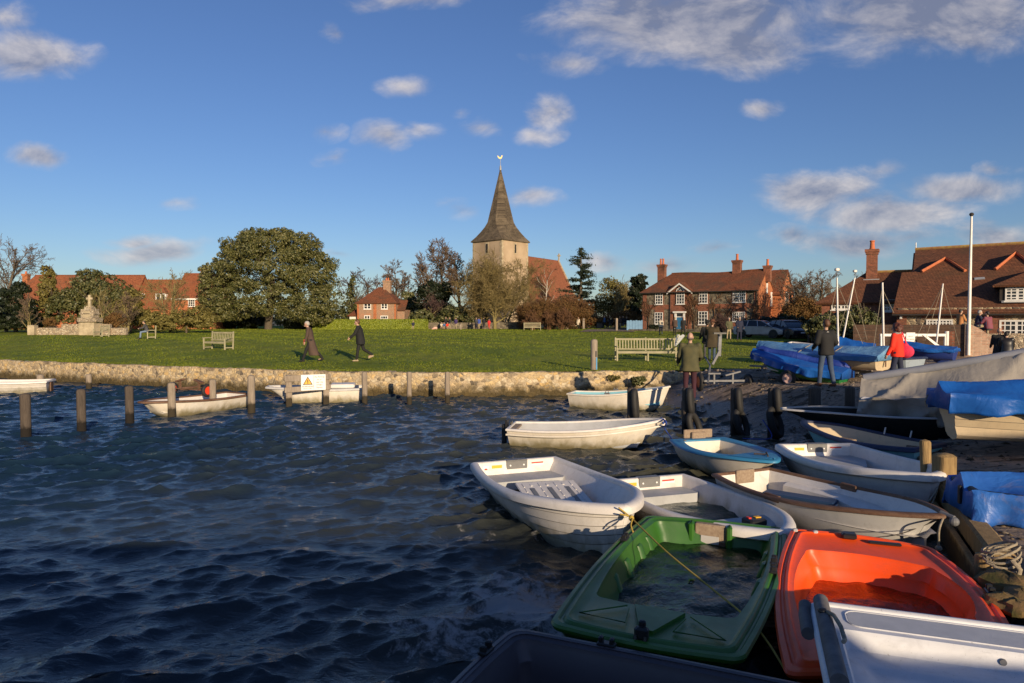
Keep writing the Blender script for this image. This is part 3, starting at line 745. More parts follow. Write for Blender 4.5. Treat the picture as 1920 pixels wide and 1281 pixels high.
def gable_mass(e, fc, depth, eave, ridge, wallm, roofm, ov=.25, x0=0, x1=None, y0=0, hipL=0, hipR=0, name='wall', th=.14, sag=0):
    """a pitched block local to e: ridge along local x. returns nothing; adds wall + roof"""
    x1 = fc.len if x1 is None else x1; ym = y0 + depth / 2; y1 = y0 + depth
    w = MB()
    gl = [(x0, y0, 0), (x0, y1, 0), (x0, y1, eave)] + ([(x0, ym, ridge - .05)] if not hipL else []) + [(x0, y0, eave)]
    gr = [(x1, y0, 0), (x1, y1, 0), (x1, y1, eave)] + ([(x1, ym, ridge - .05)] if not hipR else []) + [(x1, y0, eave)]
    w.add(gl, [tuple(range(len(gl)))[::-1]]); w.add(gr, [tuple(range(len(gr)))])
    w.add([(x0, y0, 0), (x1, y0, 0), (x1, y0, eave), (x0, y0, eave)], [(0, 1, 2, 3)]); w.add([(x0, y1, 0), (x1, y1, 0), (x1, y1, eave), (x0, y1, eave)], [(3, 2, 1, 0)])
    w.build(name, wallm, e)
    r = MB(); sl = (ridge - eave) / (depth / 2); ez = eave - ov * sl + .12; rz_ = ridge + .12
    a0, a1 = x0 - (ov if hipL else .12), x1 + (ov if hipR else .12); r0, r1 = (x0 + hipL if hipL else a0), (x1 - hipR if hipR else a1)
    N = 6
    def rl(t): return (r0 + (r1 - r0) * t, ym, rz_ - sag * math.sin(t * math.pi) + (sag * .5 * math.sin(t * 9) if sag else 0))
    for k in range(N):
        t0, t1 = k / N, (k + 1) / N
        r.slab([(a0 + (a1 - a0) * t0, y0 - ov, ez), (a0 + (a1 - a0) * t1, y0 - ov, ez), rl(t1), rl(t0)], th)
        r.slab([(a0 + (a1 - a0) * t1, y1 + ov, ez), (a0 + (a1 - a0) * t0, y1 + ov, ez), rl(t0), rl(t1)], th)
    if hipL: r.slab([(a0, y1 + ov, ez), (a0, y0 - ov, ez), (r0, ym, rz_)], th)
    if hipR: r.slab([(a1, y0 - ov, ez), (a1, y1 + ov, ez), (r1, ym, rz_)], th)
    ro = r.build('roof', roofm, e)
    rd = MB(); rd.tube([Vector(rl(k / 12)) + Vector((0, 0, .02)) for k in range(13)], .09, 6); rd.build('ridge_tiles', roofm, ro)
    return ro
def chimney(parent, x, y, z0, z1, w, d, m, pots=1, pot_h=.7):
    c = MB(); c.bb(x - w / 2, x + w / 2, y - d / 2, y + d / 2, z0, z1 - .35); c.bb(x - w / 2 - .05, x + w / 2 + .05, y - d / 2 - .05, y + d / 2 + .05, z1 - .35, z1 - .2); c.bb(x - w / 2 - .1, x + w / 2 + .1, y - d / 2 - .1, y + d / 2 + .1, z1 - .2, z1)
    o = c.build('chimney', m, parent)
    for k in range(pots):
        px_ = x + (k - (pots - 1) / 2) * .34; r_ = .13 if pots > 1 else .16
        MB().lathe([(r_ * 1.15, z1), (r_ * 1.15, z1 + .08), (r_, z1 + .1), (r_ * .85, z1 + pot_h - .1), (r_ * 1.05, z1 + pot_h - .08), (r_ * 1.05, z1 + pot_h), (r_ * .7, z1 + pot_h)], (px_, y, 0), 12).build('chimney_pot', M_pot, o, sm=40)
    return o

# ------------------------------------------------------------------ church
def church():
    c = Vector((X(941, 118), 118.0, 0)); g = 1.3
    e = empty('church', (c.x, c.y, g), R(48.66), 'flint church with square pale tower, tall shingled spire and red tiled nave', 'church')
    # local x runs right-back along the right face, local y left-back along the left face
    s = 7.0; H = Z(447, 118) - g; top = Z(314, 123) - g
    MB().bb(0, s, 0, s, 0, H).build('tower', M_render_w, e)
    lo = MB().bb(-.12, s + .12, -.12, s + .12, 0, H * .42); lo.build('tower_base', M_tower_s, e)
    q = MB()
    for (x, y) in ((0, 0), (s, 0), (0, s)):
        for k in range(26):
            z = k * H / 26; L_ = .5 if k % 2 else .3; q.bb(x - .03 if x == 0 else x - L_, x + L_ if x == 0 else x + .03, y - .03 if y == 0 else y - (.8 - L_), y + (.8 - L_) if y == 0 else y + .03, z + .01, z + H / 26 - .01)
    q.build('quoins', M_memorial, e)
    # broach spire: square eaves with an octagonal spire
    sp = MB(); o_ = .27; c0 = s / 2; ez = H - .1
    sq = [(-o_, -o_), (s + o_, -o_), (s + o_, s + o_), (-o_, s + o_)]
    zb = H + (Z(412, 118) - Z(447, 118)); rb = s * .335
    oc = [(c0 + rb / math.cos(R(22.5)) * math.cos(R(22.5 + 45 * k - 135)), c0 + rb / math.cos(R(22.5)) * math.sin(R(22.5 + 45 * k - 135))) for k in range(8)]
    # eave points: corners and mids, bellcast ring
    def ring8(fr, z):   # blend of the square and the octagon
        pts = []
        sq8 = []
        for k in range(4):
            a, b = sq[k], sq[(k + 1) % 4]
            sq8.append((a[0] * .999 + b[0] * .001, a[1] * .999 + b[1] * .001)); sq8.append((a[0] * .001 + b[0] * .999, a[1] * .001 + b[1] * .999))
        # oc[0] belongs to side 0 first point, etc.
        for k in range(8):
            p, o2 = sq8[k], oc[k]; pts.append((p[0] * (1 - fr) + o2[0] * fr, p[1] * (1 - fr) + o2[1] * fr, z))
        return pts
    dz = zb - ez
    rings = [ring8(0, ez - .12), ring8(0, ez + .05), ring8(.32, ez + dz * .26), ring8(.60, ez + dz * .52), ring8(.83, ez + dz * .77), ring8(1.0, ez + dz * 1.02)]
    for fr, z in ((.5, .5), (.93, .93)):
        rings.append([(c0 + (p[0] - c0) * (1 - fr), c0 + (p[1] - c0) * (1 - fr), ez + dz * 1.02 + (top - zb) * fr) for p in ring8(1, 0)])
    rings.append([(c0 + (p[0] - c0) * .03, c0 + (p[1] - c0) * .03, top) for p in ring8(1, 0)])
    vs = [p for r_ in rings for p in r_]
    fs = [(i * 8 + k, i * 8 + (k + 1) % 8, (i + 1) * 8 + (k + 1) % 8, (i + 1) * 8 + k) for i in range(len(rings) - 1) for k in range(8)] + [tuple(range(7, -1, -1))]
    sp.add(vs, fs); spire = sp.build('spire', M_shingle, e)
    cp = MB(); cp.lathe([(.22, top - .5), (.16, top + .2), (.05, top + .35), (.04, top + 1.5)], (c0, c0, 0), 10).build('finial', M_lead, spire, sm=40)
    # weathercock
    wc = MB(); z0 = top + 1.5
    prof = [(-.55, .25), (-.7, .75), (-.45, .62), (-.25, .35), (.1, .35), (.22, .7), (.4, .78), (.52, .62), (.4, .5), (.35, .2), (.1, -.02), (-.25, .0)]
    wc.slab([(c0 + a * .78 * .66, c0 - a * .78 * .75, z0 + b * .78) for a, b in prof], .06); wc.lathe([(.03, z0 - .2), (.03, z0 + .1)], (c0, c0, 0), 6)
    wc.build('weathercock', M_gold, e)
    # belfry slits: dark openings with stone surrounds
    for (dx, dy) in ((0, 1), (1, 0)):
        m = MB(); f = MB(); zc = Z(463, 118) - g; u = s * .5
        if dy: m.bb(-.10, .02, u - .22, u + .22, zc - .85, zc + .75); f.bb(-.05, .02, u - .42, u + .42, zc - 1.05, zc + 1.0)
        else: m.bb(u - .2, u + .2, -.10, .02, zc - .8, zc + .7); f.bb(u - .38, u + .38, -.05, .02, zc - 1.0, zc + .9)
        w_ = f.build('belfry_window', M_memorial, e); m.build('louvre', M_dark_t, w_)
    # nave behind the tower to the right
    nl = MB(); ex = Vector(e.location); RT = Matrix.Rotation(-R(48.66), 4, 'Z')
    def loc(px, py, d): p = atd(px, py, d); return RT @ (p - ex)
    ra = loc(960, 480, 128); rbm = loc(1048, 488, 143); ea = loc(950, 560, 121.0); eb = loc(1067, 566, 136)
    ra.x -= 0
    dirr = (rbm - ra); dirr.z = 0; dirr.normalize()
    pr = Vector((dirr.y, -dirr.x, 0)) * 4.9; ra.z = rbm.z = Z(484, 136) - g; ea = ra + pr; eb2 = rbm + pr; ea.z = eb2.z = Z(572, 132) - g
    nl.slab([ea, eb2, rbm, ra], .25)
    per = (ra - ea); per.z = 0
    ec, ed = ea + per * 2, eb2 + per * 2
    nl.slab([ed, ec, ra, rbm], -.25)
    nr = nl.build('nave_roof', M_tile_n, e)
    gw = MB(); dn = Vector((0, 0, .3))
    gw.add([ea - Vector((0, 0, ea.z)), eb2 - Vector((0, 0, eb2.z)), eb2 - dn, ea - dn], [(0, 1, 2, 3)])
    gw.slab([eb2 - Vector((0, 0, eb2.z)), ed - Vector((0, 0, ed.z)), ed + dn, rbm + dn, eb2 + dn], .4); gw.build('nave_wall', M_tower_s, e)
    cr = MB(); p = rbm + dn * 1.2; cr.box((p.x, p.y, p.z + .55), (.22, .22, 1.3)); cr.box((p.x, p.y, p.z + .75), (.75, .22, .22), math.atan2(per.y, per.x)); cr.build('gable_cross', M_memorial, e)
church()

# ------------------------------------------------------------------ main flint and brick house
def manor():
    A = (X(1204, 86), 86.0); Bx = X(1420, 77.5); B = (Bx, 77.5)
    g = 1.45; e = empty('brick_house', (A[0], A[1], g), math.atan2(B[1] - A[1], B[0] - A[0]), 'long two storey flint and brick house with arched upper window and blue front door', 'house')
    fc = Face(A, B, e); ln = fc.len; ev = 4.8; rd = 7.05; dp = 6.0
    ro = gable_mass(e, fc, dp, ev, rd, M_flint, M_tile, .3, th=.16, hipL=2.6, sag=.12)
    # gable end (lit brick) as its own skin
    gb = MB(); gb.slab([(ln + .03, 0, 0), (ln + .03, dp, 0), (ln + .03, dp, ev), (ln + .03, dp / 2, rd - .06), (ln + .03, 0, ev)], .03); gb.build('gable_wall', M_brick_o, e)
    bk = MB()   # brick bands and corner piers on the front
    for px in (1209, 1418): u, _ = fc.uz(px, 580); bk.bb(u - .25, u + .25, -.05, 0, 0, ev - .1)
    for px in (1259, 1294): u, _ = fc.uz(px, 580); bk.bb(u - .18, u + .18, -.06, 0, 0, ev - .1)
    for (a, b, c, d) in ((1228, 1245, 546, 612), (1309, 1329, 543, 612)):
        u0, z0 = fc.uz(a, c); u1, z1 = fc.uz(b, d); bk.bb(u0, u1, -.03, 0, max(0, z1), z0)
    u0, z0 = fc.uz(1372, 542); u1, z1 = fc.uz(1400, 600); bk.bb(u0, u1, -.03, 0, 0.2, z0)
    u0, z0 = fc.uz(1209, 572); u1, z1 = fc.uz(1256, 580); bk.bb(u0 + .3, u1, -.022, 0, z1, z0)
    u0, _ = fc.uz(1296, 572); bk.bb(u0 + .4, ln - .3, -.022, 0, z1, z0)
    bk.build('brick_dressings', M_brick_r, e)
    W_ = lambda *a, **k: window(e, fc, *a, **k)
    W_(1229, 1243, 549, 571, 3, 4, out=.03); W_(1311, 1327, 546, 569, 3, 4, out=.03); W_(1374.5, 1398.5, 545, 567, 6, 4, out=.03)
    W_(1228, 1243, 586, 608, 3, 4, out=.03); W_(1310, 1327, 584, 609, 3, 4, out=.03); W_(1374, 1397, 585, 603, 6, 3, out=.03)
    W_(1269, 1284, 539, 570.5, 3, 4, True, out=.08)
    # central gablet with white bargeboards
    u0, zz = fc.uz(1257, 544); u1, _ = fc.uz(1296, 544); um, zt = fc.uz(1276, 532)
    gm = MB(); gm.slab([(u0, -.02, 0.0), (u1, -.02, 0.0), (u1, -.02, ev), (um, -.02, zt - .1), (u0, -.02, ev)], .04); gm.build('gablet_wall', M_brick_r, e)
    gr = MB()
    gr.slab([(u0 - .25, -.35, ev - .12), (um, -.35, zt + .1), (um, 1.8, zt + .1), (u0 - .25, 1.8, ev - .12)][::-1], .12); gr.slab([(u1 + .25, -.35, ev - .12), (um, -.35, zt + .1), (um, 1.8, zt + .1), (u1 + .25, 1.8, ev - .12)], .12)
    gr.build('gablet_roof', M_tile, e)
    bb = MB()
    for s_, uu in ((1, u0 - .3), (-1, u1 + .3)):
        a = Vector((uu, -.40, ev - .2)); b = Vector((um, -.40, zt + .06)); bb.slab([a, b, b + Vector((0, 0, -.2)), a + Vector((0, 0, -.2))], .05 * s_)
    bb.build('bargeboard', M_white, e)
    # door with white surround
    u0, z0 = fc.uz(1265.5, 584); u1, z1 = fc.uz(1285, 613); d = MB()
    ud0, ud1 = u0 + .25, u1 - .25; d.bb(u0, ud0, -.16, -.02, 0, z0 - .2); d.bb(ud1, u1, -.16, -.02, 0, z0 - .2); d.bb(u0 - .15, u1 + .15, -.3, -.02, z0 - .2, z0)
    d.bb(ud0, ud1, -.10, -.03, z0 - .72, z0 - .62); o = d.build('door_case', M_white, e)
    MB().bb(ud0, ud1, -.09, -.03, 0, z0 - .72).build('door', M_bluepaint, o)
    MB().bb(ud0, ud1, -.06, -.03, z0 - .62, z0 - .2).build('fanlight', M_glass, o)
    # gutters, downpipe
    gt = MB(); gt.tube([(-.2, -.42, ev - .18), (ln + .2, -.42, ev - .18)], .07, 6); gt.tube([(ln - .12, -.1, ev - .2), (ln - .12, -.1, 0)], .05, 6); u_, _ = fc.uz(1257, 560); gt.tube([(u_, -.1, ev - .2), (u_, -.1, 0)], .05, 6); gt.build('gutter', M_dark_t, e)
    # chimneys
    def chm(px, pyt, pyb, wpx, pots, m, y): 
        u, _ = fc.uz(px, 560); d_ = A[1] + (B[1] - A[1]) * u / ln + y; chimney(ro, u + y * .0, y, rd - 1.3, Z(pyt, d_) - g, .75 if wpx < 13 else .95, .7, m, pots, .75)
    chm(1222, 497, 518, 13, 2, M_brick_r, dp / 2); chm(1365.5, 489, 513, 14, 1, M_brick_r, dp / 2); 
    chm(1424, 499, 516, 11, 1, M_brick_r, dp / 2)
    # windows on the gable end
    gm = MB(); gm.bb(ln + .03, ln + .10, dp * .50, dp * .50 + .5, 4.4, 5.6); gm.bb(ln + .03, ln + .10, dp * .80, dp * .80 + .55, 2.9, 4.6); gw = gm.build('window', M_white, e)
    # rear wing to the right with its own gable
    w2 = MB(); x0, x1 = ln + .03, ln + 1.0; yb = dp - .6; yw = dp + 5.0; e2 = 4.6; r2 = 7.35; xm = (x0 - 2.5 + x1) / 2
    w2.add([(x0, yb, 0), (x1, yb, 0), (x1, yw, 0), (x0, yw, 0), (x0, yb, e2), (x1, yb, e2), (x1, yw, e2), (x0, yw, e2), (x1, (yb + yw) / 2, r2)], [(0, 1, 5, 4), (1, 2, 6, 8, 5), (3, 2, 6, 7)[::-1], (0, 4, 7, 3)])
    w2.build('wing_wall', M_brick_o, e)
    r_ = MB(); ym = (yb + yw) / 2; r_.slab([(x0 - .8, yb - .25, e2 - .3), (x1 + .15, yb - .25, e2 - .3), (x1 + .15, ym, r2 + .1), (x0 - .8, ym, r2 + .1)], .14); r_.slab([(x1 + .15, yw + .25, e2 - .3), (x0 - .8, yw + .25, e2 - .3), (x0 - .8, ym, r2 + .1), (x1 + .15, ym, r2 + .1)], .14); r_.build('wing_roof', M_tile, e)
    g2 = MB(); g2.bb(x1, x1 + .07, ym - .6, ym + .5, 3.0, 4.7); g2.build('window', M_white, e); MB().bb(x1 + .07, x1 + .08, ym - .5, ym - .1, 3.1, 4.6).bb(x1 + .07, x1 + .08, ym + .0, ym + .4, 3.1, 4.6).build('pane', M_glass, e)
    # bare climbers trained over the front
    out = [[] for _ in range(4)]; r2_ = np.random.default_rng(5); P = dict(nb=(7, 5, 4), ang=50, up=.06, lr=.55, w=.25, tw=.018, st=.2, rr=.5)
    for px, h in ((1216, 3.0), (1289, 3.4), (1302, 3.6), (1340, 3.4), (1362, 3.2), (1404, 3.0)):
        u, _ = fc.uz(px, 600); grow(r2_, (u, -.15, 0), np.array([.1, 0, 1.]), h, .06, 0, 3, out, P)
    segs = [((a[0], -.07 - abs(a[1]) * .08, a[2]), (b[0], -.07 - abs(b[1]) * .08, b[2]), ra, rb) for l in out for a, b, ra, rb in l]
    seg_mesh('climber', segs, 3, M_twig_r, e)
manor()

# ------------------------------------------------------------------ cottage behind the hedge
def cottage():
    d = 112; A = (X(670, d), d); B = (X(744, d), d - .5); g = 1.3
    e = empty('cottage', (A[0], A[1], g), math.atan2(B[1] - A[1], B[0] - A[0]), 'small square brick cottage with hipped tiled roof and tall chimney behind the clipped hedge', 'house')
    fc = Face(A, B, e); ev = Z(567.5, d) - g; rd = Z(541, d + 3) - g
    ro = gable_mass(e, fc, 6.2, ev, rd, M_flintb, M_tile, .3, hipL=2.6, hipR=2.8)
    for (a, b, c, dd) in ((682, 696, 568.5, 580), (714.5, 727, 568.5, 580)): window(e, fc, a, b, c + .5, dd, 2, 2, frame=.12)
    window(e, fc, 683, 694, 591.5, 603, 2, 2, frame=.12); window(e, fc, 713.5, 727.5, 592, 603, 3, 2, frame=.12)
    p = MB(); u, _ = fc.uz(703, 580); 
    for a_, b_ in ((u - .25, u + .25), (0, .3), (fc.len - .3, fc.len)): MB().bb(a_, b_, -.04, 0, 0, ev - .1).build('brick_pier', M_brick_o, e)
    u, _ = fc.uz(716, 540); chimney(ro, u + .1, 3.1, rd - 1.2, Z(526.5, d + 3) - g, 1.2, .9, M_flintb, 2, .45)
    w = MB(); w.bb(fc.len, fc.len + 1.2, .8, 5, 0, Z(581, d) - g); w.build('wing_wall', M_flintb, e); MB().slab([(fc.len - .1, .5, Z(582, d) - g), (fc.len + 1.35, .5, Z(582, d) - g), (fc.len + 1.3, 2.8, Z(562, d) - g), (fc.len - .1, 2.8, Z(562, d) - g)], .15).build('wing_roof', M_tile, e)
    w = MB(); w.bb(-1.6, -.02, 1.0, 4, 0, Z(592, d) - g); w.build('porch_wall', M_white, e); MB().slab([(-1.9, .7, Z(592, d) - g), (0, .7, Z(592, d) - g), (0, 3.2, Z(573, d) - g), (-.4, 3.2, Z(573, d) - g)], .15).build('porch_roof', M_tile, e)
cottage()

# ------------------------------------------------------------------ houses behind the shrubs on the left
def left_houses():
    d = 104
    for (a, b, rz0, ez0, lab, ww) in ((14, 250, 518, 566, 'long low house with orange tiled roof half hidden behind evergreens beside the bare tree', 0), (236, 327, 526, 577, 'red roofed house with a small hipped dormer window left of the tall chimney house', 1)):
        A = (X(a, d + ww), d + ww); B = (X(b, d + ww), d + ww); g = 1.3
        e = empty('cottage_row' if not ww else 'dormer_house', (*A, g), 0, lab, 'house'); fc = Face(A, B, e)
        ev = Z(ez0, d) - g; rd = Z(rz0, d + 3.5) - g
        ro = gable_mass(e, fc, 7, ev, rd, M_brick_o, M_tile_l, .25, hipL=2.0 if not ww else 0)
        if not ww:
            window(e, fc, 54, 64, 571, 584, 2, 3); window(e, fc, 95, 106, 571, 584, 2, 3)
            chimney(ro, .6, 3.5, rd - 2.0, Z(511, d) - g, .8, .7, M_brick_o, 1, .4)
        else:
            fd = Face((A[0], A[1] + .9), (B[0], B[1] + .9), e); u0, z0 = fd.uz(291, 550); u1, z1 = fd.uz(311, 567)
            dm = MB(); dm.bb(u0, u1, .95, 3, z1 - .1, z0); dm.build('dormer_wall', M_white, e)
            rr = MB(); um = (u0 + u1) / 2; zt = z0 + .95; rr.slab([(u0 - .15, .8, z0), (u1 + .15, .8, z0), (um, 1.5, zt)], .08); rr.slab([(u0 - .15, 3.2, z0), (u0 - .15, .8, z0), (um, 1.5, zt), (um, 3.2, zt)], .08); rr.slab([(u1 + .15, .8, z0), (u1 + .15, 3.2, z0), (um, 3.2, zt), (um, 1.5, zt)], .08); rr.build('dormer_roof', M_tile_l, e)
            MB().bb(u0 + .2, um - .08, .92, .95, z1 + .1, z0 - .15).bb(um + .08, u1 - .2, .92, .95, z1 + .1, z0 - .15).build('pane', M_glass, e)
            us, zs = fd.uz(266, 555); MB().box((us, .55, zs), (1.0, .06, 1.0), 0, 0, Matrix.Rotation(R(-46), 4, 'X')).build('rooflight', M_white, e); MB().box((us, .50, zs + .02), (.8, .06, .75), 0, 0, Matrix.Rotation(R(-46), 4, 'X')).build('rooflight_pane', M_glass, e)
    d = 100; A = (X(325, d), d); B = (X(402, d), d); g = 1.3
    e = empty('tall_house', (*A, g), 0, 'taller orange brick house with white eaves and twin yellow pots beside the great evergreen oak', 'house'); fc = Face(A, B, e)
    ev = Z(559, d) - g; rd = Z(515, d + 4) - g; ro = gable_mass(e, fc, 8, ev, rd, M_brick_o, M_tile_l, .2)
    MB().bb(-.1, fc.len + .1, -.30, -.22, ev - .28, ev - .05).build('eaves_board', M_white, e)
    window(e, fc, 353, 366, 562, 575, 3, 3)
    u, _ = fc.uz(361, 520); ch = chimney(ro, u, 4, rd - .6, Z(505, d + 4) - g, .95, .8, M_brick_r, 2, .55)
left_houses()

# ------------------------------------------------------------------ quayside barn (right)
def barn():
    A = (X(1682, 42), 42.0); B = (X(1920, 38.2), 38.2); u = (Vector((*B, 0)) - Vector((*A, 0))).normalized()
    B = tuple((Vector((*A, 0)) + u * 13.5)[:2]); g = 1.0
    e = empty('quay_barn', (*A, g), math.atan2(u.y, u.x), 'large old barn with sweeping dark tiled roofs and white multi pane windows behind the flagpole', 'barn')
    fc = Face(A, B, e); ln = fc.len; Mi = e.matrix_basis.copy(); Mi = (Matrix.Translation(e.location) @ Matrix.Rotation(e.rotation_euler.z, 4, 'Z')).inverted()
    ev = Z(581, 42) - g
    w = MB(); w.bb(0, ln, 0, 9, 0, ev + .1); w.build('wall', M_rubble, e)
    bk = MB(); bk.bb(-.03, .5, -.03, .6, 0, ev - .05); uu, _ = fc.uz(1760, 600); bk.bb(fc.uz(1735, 600)[0] - .2, fc.uz(1790, 600)[0] + .5, -.03, 0, fc.uz(1760, 597.5)[1], ev - .25)
    uu = fc.uz(1846, 600)[0]; bk.bb(uu, uu + .9, -.04, 0, 0, ev - .3); bk.build('brick_dressings', M_brick_r, e)
    # front roof plane: from the eaves up and back
    n0 = Vector((-u.y, u.x, 0)); sl = Vector((0, 0, 0)) + n0 * 4.2 + Vector((0, 0, 2.85)); P0 = Vector((*A, g + ev)) ; nn = u.cross(sl).normalized()
    def pl(px, py, off=0.0): return Mi @ (at_plane(px, py, P0 + nn * off, nn))
    top = [(2060, 500), (1945, 504), (1905, 474), (1866, 505), (1810, 507.5), (1773, 484), (1728, 509), (1691, 511)]
    el = Mi @ (P0 - sl * .07 - u * .25); er = Mi @ (P0 - sl * .07 + u * 13.6)
    rf = MB(); rf.slab([el, er] + [pl(*p) for p in top], .18); ro = rf.build('roof', M_tile_d, e)
    for seq in (((1728, 509), (1773, 484), (1810, 507.5)), ((1866, 505), (1905, 474), (1945, 504))): 
        MB().tube([pl(*p, .08) for p in seq], .10, 6).build('ridge_tiles', M_pot, ro)
    # tall rear roof rising behind
    rr = MB(); a = pl(1700, 509) ; 
    def pv(px, py, back):  # plane parallel to facade, 'back' metres behind it
        return Mi @ at_plane(px, py, Vector((*A, 0)) + n0 * back, Vector((n0.x, n0.y, 0)))
    p1, p2, p3, p4 = pv(1712, 512, 4.1), pv(1716, 469, 8.4), pv(2060, 449, 8.4), pv(2060, 507, 4.1)
    rr.slab([p1, p4, p3, p2], .2); q1, q4 = p1.copy(), p4.copy(); q1.y = 2 * p2.y - p1.y; q4.y = q1.y
    rr.slab([q4, q1, p2, p3], .2); r2 = rr.build('rear_roof', M_tile_d, e)
    gw = MB(); gw.slab([(p1.x + .1, p1.y, 0), (p1.x + .1, q1.y, 0), (q1.x + .1, q1.y, q1.z - .2), (p2.x + .1, p2.y, p2.z - .2), (p1.x + .1, p1.y, p1.z - .2)], .2); gw.build('gable_wall', M_brick_r, e)
    MB().tube([p2 + Vector((0, 0, .06)), p3 + Vector((0, 0, .06))], .11, 6).build('ridge', M_lichen, r2)
    # gable-shaped backs under the two peaks
    rb = MB()
    for seq in (((1728, 509), (1773, 484), (1810, 507.5)), ((1866, 505), (1905, 474), (1945, 504))):
        l, t, r_ = [pl(*p) for p in seq]; back = Vector((0, 4.2, 0)); rb.slab([l, t, t + back, l + back][::-1], .1); rb.slab([t, r_, r_ + back, t + back][::-1], .1)
    rb.build('valley_roofs', M_tile_d, e)
    # dormer on the front roof
    a = pl(1873, 570); dd = a.y
    def pd(px, py, y=None): return Mi @ at_plane(px, py, Vector((*A, 0)) + n0 * (dd if y is None else y), Vector((n0.x, n0.y, 0)))
    c0, c1 = pd(1874, 568), pd(1874, 534); x0, x1 = c0.x, c0.x + 3.6; z0, z1 = c0.z, c1.z
    MB().bb(x0, x1, dd, dd + 4, z0, z1).build('dormer_wall', M_dark_t, e)
    ap = pd(1905, 501, dd + 1.2); dr = MB(); xm = (x0 + x1) / 2; o = .35
    apz = ap.z; dr.slab([(x0 - o, dd - o, z1 - .05), (x1 + o, dd - o, z1 - .05), (xm, dd + 1.3, apz)], .12); dr.slab([(x0 - o, dd + 4, z1 - .05), (x0 - o, dd - o, z1 - .05), (xm, dd + 1.3, apz), (xm, dd + 4, apz)], .12); dr.slab([(x1 + o, dd - o, z1 - .05), (x1 + o, dd + 4, z1 - .05), (xm, dd + 4, apz), (xm, dd + 1.3, apz)], .12); dr.build('dormer_roof', M_tile_d, e)
    fd = Face(tuple((Vector((*A, 0)) + n0 * dd)[:2]), tuple((Vector((*B, 0)) + n0 * dd)[:2]), e)
    wn = window(e, fd, 1885, 1931, 539.5, 564, 4, 4, frame=.08); wn.location.y += dd
    MB().bb(x0 + .1, x1 - .1, dd - .1, dd, z0 - .0, z0 + .12).build('dormer_sill', M_lead, e)
    # ground floor windows
    window(e, fc, 1737, 1787, 599, 612, 8, 2, frame=.09); window(e, fc, 1874, 1938, 600, 640, 6, 4, frame=.1)
    # rooflight
    a, b, c, d_ = pl(1827, 524, .05), pl(1847, 522.5, .05), pl(1846, 519.5, .05), pl(1827, 520.5, .05); MB().slab([a, b, c, d_], .06).build('rooflight', M_lead, ro)
    MB().tube([el + Vector((0, -.05, -.12)), er + Vector((0, -.05, -.12))], .06, 6).build('gutter', M_dark_t, e)
    MB().bb(fc.uz(1688, 590)[0] , fc.uz(1692, 590)[0], -.2, 0, fc.uz(1690, 598)[1], fc.uz(1690, 591)[1]).build('wall_lamp', M_white, e)
    m = MB(); tp = pv(1717.5, 455, 8.4); m.tube([Vector((tp.x, tp.y, p2.z - .2)), tp], .035, 6); m.build('aerial', M_white, e)
    # lower left wing with hip and tall chimney
    dw = 46.0; A2 = (X(1540, dw + 1.5), dw + 1.5); B2 = (X(1700, dw - 1.2), dw - 1.2)
    u2 = (Vector((*B2, 0)) - Vector((*A2, 0))).normalized(); e2 = empty('quay_cottage', (*A2, g), math.atan2(u2.y, u2.x), 'low brick cottage with hipped lichen ridged roof and tall chimney left of the barn', 'house'); f2 = Face(A2, B2, e2)
    ev2 = Z(564, dw) - g; rd2 = Z(512, dw + 3) - g
    w = MB(); L2 = f2.len; w.bb(0, L2, 0, 6, 0, ev2); w.build('wall', M_brick_r, e2)
    rr = MB(); xr = f2.uz(1612, 512)[0] * 1.06; rr.slab([(-.4, -.3, ev2 - .12), (L2 + .5, -.3, ev2 - .12), (L2 + .5, 3, rd2), (xr, 3, rd2)], .14); rr.slab([(-.4, 6.3, ev2 - .12), (-.4, -.3, ev2 - .12), (xr, 3, rd2)], .14); rr.slab([(L2 + .5, 6.3, ev2 - .12), (-.4, 6.3, ev2 - .12), (xr, 3, rd2), (L2 + .5, 3, rd2)], .14)
    ro2 = rr.build('roof', M_tile_d, e2); MB().tube([(xr, 3, rd2 + .04), (L2 + .5, 3, rd2 + .04)], .1, 6).build('ridge_tiles', M_lichen, ro2)
    window(e2, f2, 1559, 1596, 565, 581, 6, 2, frame=.09); window(e2, f2, 1657, 1683, 562, 584, 4, 3, frame=.09)
    uu = f2.uz(1626.5, 510)[0]; c2_ = chimney(ro2, uu * 1.03, 2.6, rd2 - .9, Z(469, dw + 2.6) - g, .68, .62, M_brick_r, 1, .62); MB().bb(uu * 1.03 - .5, uu * 1.03 + .5, 2.15, 2.7, rd2 - .85, rd2 - .5).build('flashing', M_lead, c2_)
barn()

